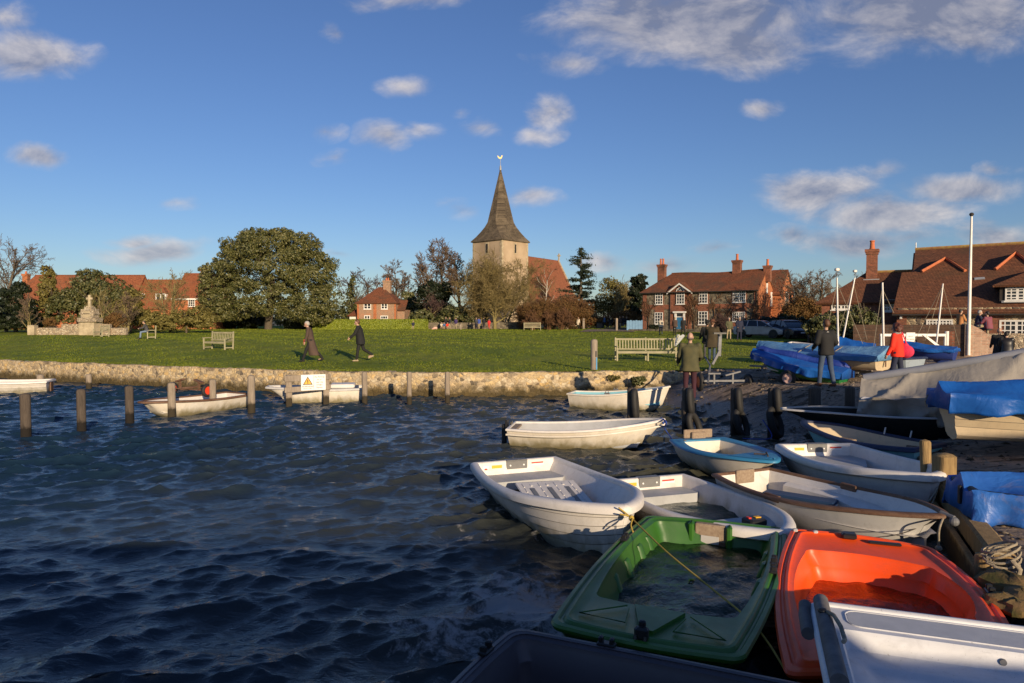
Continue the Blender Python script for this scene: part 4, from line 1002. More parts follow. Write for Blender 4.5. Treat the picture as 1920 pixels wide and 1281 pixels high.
# ------------------------------------------------------------------ walls, gate, flagpole by the barn
def quay_walls():
    d = 35.0
    g = .95
    def blk(name, pts, th, m, lab, top_noise=0):
        e = MB(); 
        P = [atd(px, py, dd) for (px, py, dd) in pts]
        o = P[0].copy(); o.z = g
        for k in range(len(P) - 1):
            a, b = P[k] - o, P[k + 1] - o
            u = Vector((b.x - a.x, b.y - a.y, 0)).normalized(); n = Vector((-u.y, u.x, 0)) * th
            e.add([(a.x, a.y, -.3), (b.x, b.y, -.3), b, a, (a + n)[:2] + (-.3,), (b + n)[:2] + (-.3,), b + n, a + n] if False else [(a.x, a.y, -.3), (b.x, b.y, -.3), tuple(b), tuple(a), (a.x + n.x, a.y + n.y, -.3), (b.x + n.x, b.y + n.y, -.3), tuple(b + n), tuple(a + n)],
                  [(0, 1, 2, 3), (5, 4, 7, 6), (3, 2, 6, 7), (0, 3, 7, 4), (1, 5, 6, 2)])
        ob = e.build(name, m, None, tuple(o)); return tag(ob, lab, 'wall')
    blk('terrace_wall', [(1600, 609, 37), (1700, 609, 35.5), (1809, 608.5, 34)], .35, brick_mat('brick_painted_shade', (.15, .085, .055), (.10, .06, .042), (.12, .09, .07), .23, .08), 'shade-coloured brick terrace wall behind the gate, under the people at the flagpole')  # the shadow on this wall is put into its dark brick colour
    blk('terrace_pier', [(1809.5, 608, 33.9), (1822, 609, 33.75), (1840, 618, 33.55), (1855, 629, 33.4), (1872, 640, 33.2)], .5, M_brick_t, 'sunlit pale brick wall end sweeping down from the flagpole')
    blk('flint_terrace_wall', [(1846, 626, 34.2), (1930, 625, 33.4), (2050, 623, 32)], .35, M_flint_p, 'pale flint wall below the barn windows at the right edge')
    tb = MB().bb(X(1809, 35), X(2080, 35), 34.5, 41, .5, Z(632, 35)); tag(tb.build('terrace', M_path), kind='structure')
    blk('garden_wall', [(1405, 611, 66), (1475, 610, 60), (1540, 612, 54)], .4, M_flint, 'dark flint garden wall behind the parked cars')
    blk('brick_pier', [(1772, 622, 33.2), (1790, 622, 33.0)], .5, M_brick_r, 'short brick gate pier at the right end of the white gate')
    blk('house_front_wall', [(1178, 617.5, 84), (1300, 617, 78), (1420, 616.5, 73)], .3, M_flint, 'very low wall along the front garden of the brick house')
    blk('churchyard_wall', [(795, 605, 103), (905, 605, 103), (1010, 603, 103)], .4, M_flint, 'dark churchyard wall behind the people at the foot of the tower')
    # white gate with its notice
    dg = 32.6; x0, x1 = X(1650, dg), X(1775, dg); e = empty('gate', (x0, dg, 1.0), 0, 'white painted five bar gate carrying a small notice below the terrace wall', 'gate')
    zt = Z(626, dg) - 1.0; w = x1 - x0; m = MB(); m.bb(0, w, -.04, .04, zt - .12, zt); m.bb(0, w, -.03, .03, .12, .22)
    for t in (.02, .98, .35): m.bb(w * t - .05, w * t + .05, -.045, .045, 0, zt)
    for (a, b) in (((.62, .95), (.98, .1)),):
        m.slab([(w * a[0], -.05, zt * a[1]), (w * b[0] - .1, -.05, .2), (w * b[0], -.05, .3), (w * a[0] + .15, -.05, zt * a[1])][::-1], .04)
    m.build('gate_frame', M_white, e)
    q = MB(); q.cyl((w, 0, -.1), (w, 0, zt + .12), .09, .09, 10); q.build('gate_post', M_white, e)
    s = MB(); s.bb(w * .38, w * .38 + .42, -.075, -.05, zt - .42, zt + .06); so = s.build('notice', M_white, e)
    for k, t in enumerate(('PRIVATE', 'NO PARKING')): text('lettering', t, so, (w * .38 + .21, -.079, zt - .12 - k * .14), .062)
    # flagpole
    df = 33.8; xb = X(1817, df, 608); zb = Z(609, df); zt = Z(402, df)
    e = empty('flagpole', (xb, df, 1.0), 0, 'tall white flagpole with dark ball finial standing behind the terrace wall', 'flagpole')
    MB().tube([(0, 0, 0), (0, 0, 3), (.01, 0, zt - 1.1)], [.078, .074, .048], 12).build('pole', M_white, e, sm=40)
    MB().lathe([(.03, zt - 1.14), (.05, zt - 1.1), (.10, zt - 1.03), (.10, zt - .97), (.05, zt - .92)], (.01, 0, 0), 12).build('finial', M_dark_t, e, sm=40)
M_ink = mat('lettering_ink', (.02, .02, .03), None, 3, .7)
def text(name, s, parent, loc, size, m=None, rot=(math.pi / 2, 0, 0), align='CENTER', thick=.001):
    cu = bpy.data.curves.new(name, 'FONT'); cu.body = s; cu.size = size; cu.align_x = align; cu.align_y = 'CENTER'; cu.extrude = thick
    t = bpy.data.objects.new(name, cu); C.objects.link(t); bpy.context.view_layer.update(); me = bpy.data.meshes.new_from_object(t.evaluated_get(bpy.context.evaluated_depsgraph_get())); me.name = name
    bpy.data.objects.remove(t); bpy.data.curves.remove(cu); me.materials.clear(); o = link(name, me, m or M_ink, parent, loc); o.rotation_euler = rot; return o
quay_walls()

# ------------------------------------------------------------------ trees, shrubs and hedges
leafy_tree('holm_oak', 'great round evergreen oak with dense olive crown standing on the green', 503, 100,
    [(510, 500, 92, 62, .85, 0), (450, 500, 58, 52, .9, 2), (568, 505, 62, 58, .9, 1), (505, 455, 58, 28, 1, 0), (560, 462, 40, 30, 1, 0), (455, 465, 38, 30, 1, 0), (420, 520, 38, 36, 1, -1), (408, 555, 26, 32, 1, -2), (605, 520, 34, 40, 1, 0), (618, 565, 28, 34, 1, -1), (590, 575, 44, 34, 1, -3), (455, 565, 48, 38, 1, -3), (520, 560, 55, 36, 1, -2), (435, 585, 30, 18, 1, -3), (612, 592, 26, 16, 1, -2), (480, 440, 30, 13, 1, 0), (530, 438, 26, 11, 1, 0), (396, 505, 18, 14, 1, 0), (580, 450, 20, 12, 1, 0)],
    125000, .14, M_oak, M_bark, 11, (7.5, .6), clump=.2)
EV = 'evergreen trees along the left side of the green'
leafy_tree('holm_oak', 'broad rounded evergreen tree behind the stone cross memorial', 175, 84, [(150, 560, 40, 42, 1, 0), (185, 545, 44, 36, 1, 0), (215, 555, 36, 32, 1, 0), (120, 575, 30, 36, 1, 0), (170, 520, 26, 16, 1, 0), (225, 575, 26, 30, 1, 0), (195, 590, 40, 24, 1, 0)], 26000, .15, M_ever, M_bark, 12, (4.5, .3), group=EV)
leafy_tree('cypress_tree', 'narrow tall dark evergreen left of the memorial', 92, 84, [(92, 520, 13, 26, 1, 0), (90, 550, 19, 30, 1, 0), (88, 585, 22, 30, 1, 0)], 6000, .17, M_shrub, M_bark, 13, (4, .2), group=EV)
leafy_tree('holm_oak', 'dark green evergreen tree at the far left beside the bare tree', 30, 80, [(32, 565, 30, 34, 1, 0), (20, 590, 34, 26, 1, 0), (40, 540, 14, 14, 1, 0), (50, 595, 22, 22, 1, 0)], 14000, .15, M_dark, M_bark, 14, (3.5, .25), group=EV)
leafy_tree('shrub', 'olive brown evergreen shrub between memorial and dormer house', 245, 76, [(235, 585, 30, 28, 1, 0), (250, 560, 18, 22, 1, 0), (265, 595, 26, 20, 1, 0)], 7000, .15, M_shrub, M_bark, 15, (2.5, .15), cat='shrub', group=EV)
leafy_tree('shrub', 'rounded light olive shrubbery in front of the tall house', 350, 72, [(370, 595, 36, 22, 1, 0), (340, 600, 30, 18, 1, 0), (315, 604, 28, 14, 1, 0), (385, 600, 22, 18, 1, 0), (285, 600, 24, 18, 1, 0)], 10000, .14, M_shrub, M_bark, 16, (1.5, .12), cat='shrub', group=EV)
leafy_tree('shrub', 'russet brown leafless shrub right of the memorial wall', 215, 63, [(215, 602, 20, 15, 1, 0), (208, 600, 10, 12, 1, 0)], 3800, .07, M_bramble, M_bark, 17, (1.0, .05), cat='shrub')
leafy_tree('shrub', 'small russet shrub left of the memorial wall', 97, 66, [(97, 604, 12, 10, 1, 0)], 1600, .07, M_bramble, M_bark, 18, (.8, .05), cat='shrub')
leafy_tree('shrub', 'dark low shrubbery at the far left edge of the green', -10, 74, [(-10, 592, 34, 26, 1, 0), (20, 604, 22, 14, 1, 0), (60, 606, 24, 12, 1, 0)], 7000, .15, M_dark, M_bark, 19, (1.5, .1), cat='shrub')
bare_tree('bare_tree', 'tall bare winter tree at the left edge of the green', 12, 82, 438, (M_bark, M_twig), 31, 4, (12, 6, 5, 4), 44, .07, .52, .14, .018, .22)
bare_tree('bare_tree', 'bare multi stemmed tree with pale limbs in front of the dormer house', 318, 74, 503, (M_bark_y, M_twig_y), 32, 4, (9, 6, 4, 3), 46, .08, .5, .2, .014, .1, .12, multi=3)
bare_tree('bare_tree', 'low spreading bare shrub tree right of the memorial', 240, 70, 545, (M_bark_y, M_twig), 33, 4, (8, 5, 4, 3), 45, .15, .5, .22, .013, .08, .1, multi=4)
bare_tree('bare_tree', 'small bare twiggy tree left of the memorial', 52, 70, 548, (M_bark_y, M_twig), 34, 4, (7, 5, 4, 3), 42, .2, .5, .2, .013, .09, .12, multi=2)
bare_tree('bare_tree', 'slim bare tree rising behind the memorial cross', 190, 72, 530, (M_bark_y, M_twig_y), 35, 4, (8, 4, 4, 3), 40, .2, .5, .2, .012, .08, .12, multi=2)
# behind and around the church
FB = 'bare winter trees behind the green'
bare_tree('bare_tree', 'tall bare tree immediately left of the church tower', 862, 132, 444, (M_bark, M_twig), 41, 4, (16, 7, 6, 5), 48, .08, .46, .12, .032, .34, .22, group=FB)
bare_tree('bare_tree', 'second bare tree left of the tower with upright limbs', 838, 130, 449, (M_bark, M_twig), 42, 4, (16, 7, 6, 5), 48, .08, .46, .12, .032, .34, .22, group=FB)
bare_tree('bare_tree', 'lower bare tree third from the tower', 805, 126, 470, (M_bark, M_twig), 43, 4, (13, 7, 5, 5), 46, .07, .48, .13, .034, .3, .2, group=FB)
bare_tree('bare_tree', 'wide rounded bare tree right of the cottage chimney', 742, 128, 484, (M_bark, M_twig), 44, 4, (13, 7, 5, 5), 50, .06, .5, .13, .034, .3, .2, group=FB)
bare_tree('bare_tree', 'dark bare tree just left of the cottage', 692, 130, 508, (M_bark, M_twig_p), 45, 4, (10, 6, 5, 4), 50, .06, .5, .15, .026, .26, .2, group=FB)
bare_tree('bare_tree', 'bare tree beside the right edge of the evergreen oak', 660, 128, 502, (M_bark, M_twig_p), 46, 4, (12, 6, 4, 4), 46, .05, .42, .13, .026, .26, .25, group=FB)
leafy_tree('cypress_tree', 'dark ivy covered tree between the oak and the cottage', 660, 126, [(662, 560, 10, 46, 1, 0), (655, 585, 18, 24, 1, 0), (686, 590, 24, 18, 1, 0)], 5000, .22, M_ever, M_bark, 51, (6, .3))
leafy_tree('yew_tree', 'very dark yew tree left of the churchyard entrance', 808, 114, [(808, 545, 22, 20, 1, 0), (795, 560, 18, 22, 1, 0), (820, 570, 26, 34, 1, 0), (835, 545, 12, 18, 1, 0)], 9000, .24, M_dark, M_bark, 52, (5, .35))
leafy_tree('yew_tree', 'dark green conifer behind the right side of the cottage', 765, 122, [(765, 575, 16, 34, 1, 0), (775, 590, 18, 22, 1, 0), (750, 585, 10, 30, 1, 0)], 6500, .24, M_ever, M_bark, 53, (5, .3))
bare_tree('weeping_tree', 'small weeping purple twigged tree with crooked pale limbs', 808, 108, 548, (M_bark_y, M_twig_p), 54, 4, (8, 6, 5, 4), 62, -.06, .6, .22, .024, .2, .4)
leafy_tree('shrub', 'dense dark shrubbery along the churchyard wall', 860, 108, [(850, 592, 34, 18, 1, 0), (885, 598, 30, 16, 1, 0), (790, 597, 26, 18, 1, 0), (815, 600, 26, 14, 1, 0)], 11000, .2, M_ever, M_bark, 55, (1.5, .1), cat='shrub')
# the pale willow-like tree in front of the tower
bare_tree('bare_tree', 'pale olive bare tree with dense upswept twigs in front of the tower', 928, 103, 462, (M_bark_y, M_twig_y), 61, 5, (18, 6, 5, 4, 3), 54, .10, .66, .13, .018, .30, .12, trunk_frac=.5)
bare_tree('bare_tree', 'second olive stem of upswept twigs close right of the tower tree', 948, 106, 478, (M_bark_y, M_twig_y), 62, 5, (10, 6, 4, 4, 3), 50, .10, .62, .15, .017, .16, .12, multi=2)
bare_tree('bare_tree', 'low spreading olive brush at the left foot of the tower', 905, 106, 525, (M_bark_y, M_twig_y), 63, 4, (10, 6, 5, 4), 42, .2, .55, .2, .016, .12, .1, multi=3)
bare_tree('birch_tree', 'white stemmed bare birch in front of the nave roof', 1021, 104, 490, (mat('birch_bark', (.5, .46, .4), (.36, .32, .27), 2, .8), M_twig_r), 64, 4, (12, 5, 4, 3), 44, .1, .42, .15, .015, .12, .3)
BR = 'russet brushwood in front of the nave'
for k, (px, d, tp, sd) in enumerate(((985, 101, 560, 71), (1012, 104, 552, 72), (1040, 100, 555, 73), (1068, 103, 548, 74), (1092, 101, 558, 75), (1000, 97, 580, 76), (1055, 96, 575, 77), (1030, 97, 578, 78))):
    bare_tree('brushwood', ['dense russet brush at the right foot of the tower', 'russet brush beneath the white birch', 'tall russet brush in front of the nave roof centre', 'russet brush below the gable of the nave', 'russet brush at the foot of the cedar', 'low front brush behind the far bench', 'low front brush beside the path', 'low middle brush in front of the birch'][k], px, d, tp, (M_twig_r, M_twig_r), sd, 4, (10, 6, 5, 4), 38, .14, .6, .22, .017, .05, .05, BR, 6, cat='brushwood')
leafy_tree('brushwood', 'rounded mass of russet undergrowth behind the far bench', 1035, 99, [(1000, 590, 34, 24, 1, 0), (1040, 585, 42, 28, 1, 0), (1080, 588, 38, 26, 1, 0), (1095, 598, 30, 18, 1, 0)], 24000, .085, M_bramble, M_bark, 79, cat='brushwood', clump=.35, inner=.3)
def cedar():
    px, d = 1089, 116; x = X(px, d); g = 1.3; h = Z(461, d) - g
    e = empty('cedar_tree', (x, d, g), 0, 'tall dark cedar with layered drooping branches right of the nave', 'tree'); r = np.random.default_rng(9)
    P = []; Nn = []; segs = [((0, 0, 0), (0, 0, h * .97), .4, .06)]
    for k in range(64):
        t = (k + .5) / 64; z = h * (.18 + .8 * t); ln = (1 - t) ** .75 * h * .34 * r.uniform(.65, 1.15) + .3; a = r.uniform(0, 6.283)
        tip = np.array([math.cos(a) * ln, math.sin(a) * ln, z + ln * r.uniform(-.12, .18)]); segs.append(((0, 0, z), tuple(tip), .06, .02))
        c = max(40, int(260 * ln / 3)); s = r.uniform(.12, 1, c)[:, None]; base = np.array([0, 0, z]); p = base + (tip - base) * s + np.stack([r.normal(0, .28, c), r.normal(0, .28, c), r.normal(-.08, .12, c)], -1) * (.4 + s)
        P.append(p); Nn.append(np.tile([0, 0, 1.], (c, 1)))
    v, f = leaves_np(np.concatenate(P), np.concatenate(Nn), .17, r); link('crown', np_mesh('crown', v, f), M_cedar, e); seg_mesh('trunk', segs, 6, M_bark, e)
cedar()
leafy_tree('ivy_tree', 'olive ivy clad tree between the cedar and the brick house', 1150, 112, [(1150, 560, 34, 38, 1, 0), (1130, 580, 26, 30, 1, 0), (1170, 575, 28, 34, 1, 0), (1140, 535, 18, 16, 1, 0)], 10000, .16, M_shrub, M_bark, 81, (6, .3), clump=.4)
bare_tree('bare_tree', 'pale limbed spreading tree growing through the ivy tree', 1158, 106, 522, (M_bark_y, M_twig_y), 82, 4, (9, 6, 5, 4), 44, .2, .55, .2, .02, .22, .15, multi=3)
leafy_tree('yew_tree', 'dark evergreen behind the left end of the brick house', 1200, 100, [(1198, 528, 15, 16, 1, 0), (1196, 555, 18, 26, 1, 0), (1190, 585, 14, 26, 1, 0)], 6000, .24, M_dark, M_bark, 83, (5, .3))
leafy_tree('shrub', 'brown garden shrubs left of the blue gate', 1150, 98, [(1150, 598, 26, 12, 1, 0), (1180, 594, 22, 14, 1, 0), (1120, 600, 18, 12, 1, 0)], 7000, .12, M_bramble, M_bark, 84, cat='shrub', clump=.4)
# right of the house
for k, (px, d, tp, sd, lab) in enumerate(((1505, 74, 505, 91, 'bare tree rising right of the brick house gable'), (1540, 72, 502, 92, 'bare tree behind the left end of the quay cottage'), (1488, 76, 528, 93, 'smaller bare tree close to the brick gable'), (1570, 75, 508, 94, 'bare tree showing above the quay cottage hip'))):
    bare_tree('bare_tree', lab, px, d, tp, (M_bark, M_twig), sd, 4, (11, 6, 4, 4), 46, .07, .5, .16, .017, .14, .15, 'bare trees right of the brick house', 2)
leafy_tree('shrub', 'brown leafless hedge right of the brick house', 1510, 68, [(1500, 580, 30, 22, 1, 0), (1530, 585, 28, 18, 1, 0), (1480, 590, 16, 14, 1, 0)], 12000, .09, M_bramble, M_bark, 95, cat='shrub', clump=.4, inner=.3)
leafy_tree('shrub', 'big glossy dark laurel bush behind the dinghy masts', 1590, 39, [(1560, 605, 40, 22, 1, 0), (1600, 600, 38, 26, 1, 0), (1625, 606, 24, 24, 1, 0), (1530, 612, 24, 18, 1, 0), (1590, 625, 60, 20, 1, 0)], 17000, .085, M_ever, M_bark, 96, (2, .08), cat='shrub')
leafy_tree('shrub', 'dark rounded bush behind the parked dark car', 1440, 64, [(1440, 605, 30, 13, 1, 0), (1470, 600, 24, 12, 1, 0), (1400, 608, 22, 9, 1, 0), (1495, 606, 20, 14, 1, 0)], 9000, .11, M_dark, M_bark, 97, cat='shrub')
bare_tree('bare_tree', 'low spreading bare shrub before the brick house wall', 1352, 71, 585, (M_bark, M_twig_p), 98, 4, (9, 5, 4, 3), 50, .1, .6, .22, .013, .06, .05, None, 4, cat='shrub')
def hedge(name, lab, x0, x1, d, zt_px, dep, n, m=M_hedge, lf=.1):
    a = X(x0, d); b = X(x1, d); g = gz((a + b) / 2, min(d, 104)) - .1; h = Z(zt_px, d) - g; r = np.random.default_rng(int(x0))
    e = empty(name, ((a + b) / 2, d, g), 0, lab, 'hedge'); w = (b - a) / 2
    P = r.uniform(-1, 1, (n, 3)); P[:, 2] = (P[:, 2] + 1) / 2; N_ = np.zeros((n, 3)); fce = r.choice(4, n, p=[.5, .34, .08, .08])
    P[fce == 0, 1] = -1; N_[fce == 0, 1] = -1; P[fce == 1, 2] = 1; N_[fce == 1, 2] = 1; P[fce == 2, 0] = -1; N_[fce == 2, 0] = -1; P[fce == 3, 0] = 1; N_[fce == 3, 0] = 1
    P = P * np.array([w, dep / 2, h]) + r.normal(0, .05, (n, 3)); v, f = leaves_np(P, N_, lf, r); link('foliage', np_mesh('foliage', v, f), m, e)
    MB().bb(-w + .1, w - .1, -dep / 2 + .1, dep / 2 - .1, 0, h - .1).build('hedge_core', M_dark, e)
hedge('box_hedge', 'long bright green clipped box hedge in front of the cottage', 592, 800, 101, 600, 2.6, 26000)
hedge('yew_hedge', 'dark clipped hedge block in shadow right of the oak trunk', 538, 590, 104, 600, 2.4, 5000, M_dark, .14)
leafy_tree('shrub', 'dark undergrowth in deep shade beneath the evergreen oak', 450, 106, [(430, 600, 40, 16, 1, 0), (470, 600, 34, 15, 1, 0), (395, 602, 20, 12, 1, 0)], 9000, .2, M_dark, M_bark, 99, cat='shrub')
leafy_tree('shrub', 'far band of dark trees closing the gap behind the cottage', 600, 150, [(430, 592, 70, 22, .4, 0), (520, 590, 60, 24, .4, 0), (600, 590, 60, 22, .4, 0), (700, 592, 60, 20, .4, 0), (800, 590, 60, 22, .4, 0), (880, 592, 50, 20, .4, 0)], 15000, .3, M_ever, M_bark, 100, cat='tree')
leafy_tree('shrub', 'low clipped shrubs under the ground floor windows of the brick house', 1260, 83, [(1226, 612.5, 12, 4.5, 1, 0), (1320, 612, 14, 4, 1, 0), (1345, 612, 16, 4.5, 1, 0), (1300, 613, 10, 3.5, 1, 0)], 5000, .07, M_dark, M_bark, 101, cat='shrub')
leafy_tree('ivy_plant', 'tuft of ivy growing from the end of the sea wall', 1196, 24.55, [(1196, 712, 13, 9, 1, 0), (1206, 708, 7, 5, 1, 0)], 900, .05, M_ever, M_bark, 102, cat='plant', ground=.4)
leafy_tree('ivy_plant', 'sparse weeds rooted in the wall top left of the ivy tuft', 1150, 24.8, [(1150, 706, 14, 5, 1, 0)], 260, .04, M_shrub, M_bark, 103, cat='plant', ground=.5)

# ------------------------------------------------------------------ boat materials
def plastic(name, c, c2=None, rough=.38, grime=None, coat=.0, gsc=2.2):
    m, nt, b, co = new_mat(name)
    b.inputs['Roughness'].default_value = rough
    f = noise_n(nt, co, gsc, 6, .65, .5)
    col = ramp(nt, f, [(.3, c), (.7, c2 or tuple(x * .86 for x in c))])
    if grime:
        geo = nd(nt, 'ShaderNodeNewGeometry'); sz = nd(nt, 'ShaderNodeSeparateXYZ'); L(nt, geo.outputs['Position'], sz.inputs[0])
        st = noise_n(nt, co, 5, 5, .6, .3, (1, 1, .35))
        h = mth(nt, 'ADD', sz.outputs[2], mth(nt, 'MULTIPLY', mth(nt, 'SUBTRACT', st, .5), .45))
        col = mixc(nt, ramp(nt, h, [(.02, .85), (.22, .12), (.4, 0.0)]), col, grime)
    sc = noise_n(nt, co, 26, 4, .7, 0, (.25, 1.6, 1))
    col = mixc(nt, ramp(nt, sc, [(.62, 0.0), (.72, .5)]), col, tuple(x * .55 + .04 for x in c))
    film = noise_n(nt, co, 3.1, 8, .72, 1.4)
    col = mixc(nt, ramp(nt, film, [(.50, 0.0), (.72, .45)]), col, tuple(x * .45 + .045 for x in c))
    sp = noise_n(nt, co, 70, 3, .6)
    col = mixc(nt, ramp(nt, sp, [(.68, 0.0), (.72, .55)]), col, (.07, .06, .045))
    L(nt, col, b.inputs['Base Color'])
    L(nt, mth(nt, 'ADD', rough - .06, mth(nt, 'ADD', mth(nt, 'MULTIPLY', f, .2), mth(nt, 'MULTIPLY', film, .22))), b.inputs['Roughness'])
    bump_n(nt, b, noise_n(nt, co, 40, 3), .06, .004)
    return m
P_white = plastic('boat_white', (.74, .70, .66), None, .35, (.20, .17, .09))
M_lapshade = mat('lap_shadow_lines', (.22, .20, .18), None, 5, .8)  # dark lines painted for the shadow under each plank lap
P_white2 = plastic('boat_white_stained', (.74, .70, .64), (.64, .57, .47), .4, (.16, .13, .04))
P_grey = plastic('boat_grey', (.50, .49, .48), None, .4, (.2, .17, .1))
P_green = plastic('boat_green', (.035, .135, .014), (.026, .10, .012), .27)
P_orange = plastic('boat_orange', (.86, .085, .006), (.78, .07, .005), .3)
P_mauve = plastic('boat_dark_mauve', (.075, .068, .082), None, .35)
P_blue = plastic('boat_rim_blue', (.035, .24, .44), (.03, .18, .36), .38)
P_lblue = plastic('boat_pale_blue', (.22, .48, .55), (.17, .42, .5), .45)
P_dblue = plastic('boat_navy', (.012, .022, .07), None, .4)
P_royal = plastic('boat_royal_blue', (.015, .04, .22), None, .35)
P_black = plastic('boat_black', (.012, .014, .014), None, .35)
P_cream = plastic('boat_cream', (.62, .50, .33), (.55, .43, .28), .4)
P_hullgreen = plastic('boat_green_bottom', (.01, .16, .04), None, .35)
P_teal = plastic('boat_teal', (.01, .09, .09), None, .4)
P_liner = plastic('boat_liner_grey', (.42, .43, .45), (.34, .35, .36), .45)
P_ltblue_hull = plastic('boat_grey_blue', (.3, .36, .42), None, .4)
M_gun = wood_mat('gunwale_wood', (.11, .055, .032), (.19, .11, .07), .6, 'X')
M_gunp = wood_mat('weathered_plywood', (.36, .28, .2), (.24, .17, .12), .8, 'X')
M_rub = mat('black_rubber', (.012, .012, .013), (.022, .021, .02), 5, .7, .3, 30)
M_blackp = mat('black_plastic', (.015, .015, .017), None, 5, .4)
M_greyrub = mat('grey_fender', (.16, .15, .15), (.10, .095, .095), 8, .8, .4, 40)
M_seatblue = mat('blue_seat', (.014, .035, .085), (.02, .045, .10), 4, .45)
M_padgrey = mat('motor_pad_grey', (.17, .17, .17), (.13, .13, .13), 5, .5)
M_yel = mat('sticker_yellow', (.75, .42, .03), (.7, .38, .03), 5, .5)
M_red = mat('sticker_red', (.7, .04, .02), None, 5, .5)
M_stk = mat('sticker_white', (.8, .78, .76), (.76, .74, .72), 5, .5)
M_sgreen = mat('sticker_green', (.01, .22, .08), None, 5, .5)
M_blue_s = mat('sticker_blue', (.02, .08, .3), None, 5, .5)
M_rope_y = mat('yellow_rope', (.50, .34, .05), (.36, .25, .05), 30, .85, .6, 90)
M_rope_w = mat('pale_rope', (.34, .29, .21), (.22, .18, .13), 30, .9, .6, 90)  # rope tone lowered to carry the shade over the quay coil
M_rope_b = mat('blue_rope', (.02, .07, .38), (.02, .05, .28), 30, .85, .6, 90)
M_rope_d = mat('dark_rope', (.07, .055, .05), (.045, .035, .03), 30, .9, .6, 90)
M_metal = mat('galvanised_steel', (.17, .175, .185), (.11, .11, .12), 6, .55, metal=0)
M_alu = mat('mast_alloy', (.62, .60, .58), (.5, .48, .46), 4, .4, metal=.25)
M_hub = mat('wheel_hub_pink', (.60, .42, .38), (.5, .33, .3), 5, .4)
M_hubr = mat('wheel_hub_red', (.72, .06, .02), None, 5, .4)
M_bilge = water_mat('bilge_water', (.008, .02, .008), (.008, .02, .008), (), (-99, -98), .04)
def tarp_mat(name, c, c2, rough=.38, dirt=None, bk=1.0):
    m, nt, b, co = new_mat(name)
    f = noise_n(nt, co, 1.1, 6, .6, .8)
    col = ramp(nt, f, [(.35, c), (.65, c2)])
    if dirt: col = mixc(nt, ramp(nt, noise_n(nt, co, 1.9, 8, .7, .5), [(.56, 0.0), (.68, .6)]), col, dirt)
    L(nt, col, b.inputs['Base Color']); b.inputs['Roughness'].default_value = rough
    cr = noise_n(nt, co, 2.2, 5, .55, 2.2, (1, 1, .8)); cr2 = noise_n(nt, co, 7, 4, .6, 2.0, (.7, 1.6, .6))
    p = bump_n(nt, b, cr, .35 * bk, .12); bump_n(nt, b, cr2, .16 * bk, .03, p)
    return m
T_blue = tarp_mat('blue_tarp', (.010, .085, .36), (.012, .11, .42), .4, None, .6)
T_blue_d = tarp_mat('blue_tarp_dirty', (.03, .14, .48), (.02, .10, .40), .42, (.20, .17, .18), .6)
T_blue2 = tarp_mat('dark_blue_tarp', (.012, .03, .21), (.015, .045, .26), .5)
T_lblue = tarp_mat('faded_blue_tarp', (.17, .32, .48), (.06, .20, .44), .5)
T_grey = tarp_mat('grey_canvas', (.33, .30, .26), (.27, .245, .215), .8, None, .45)

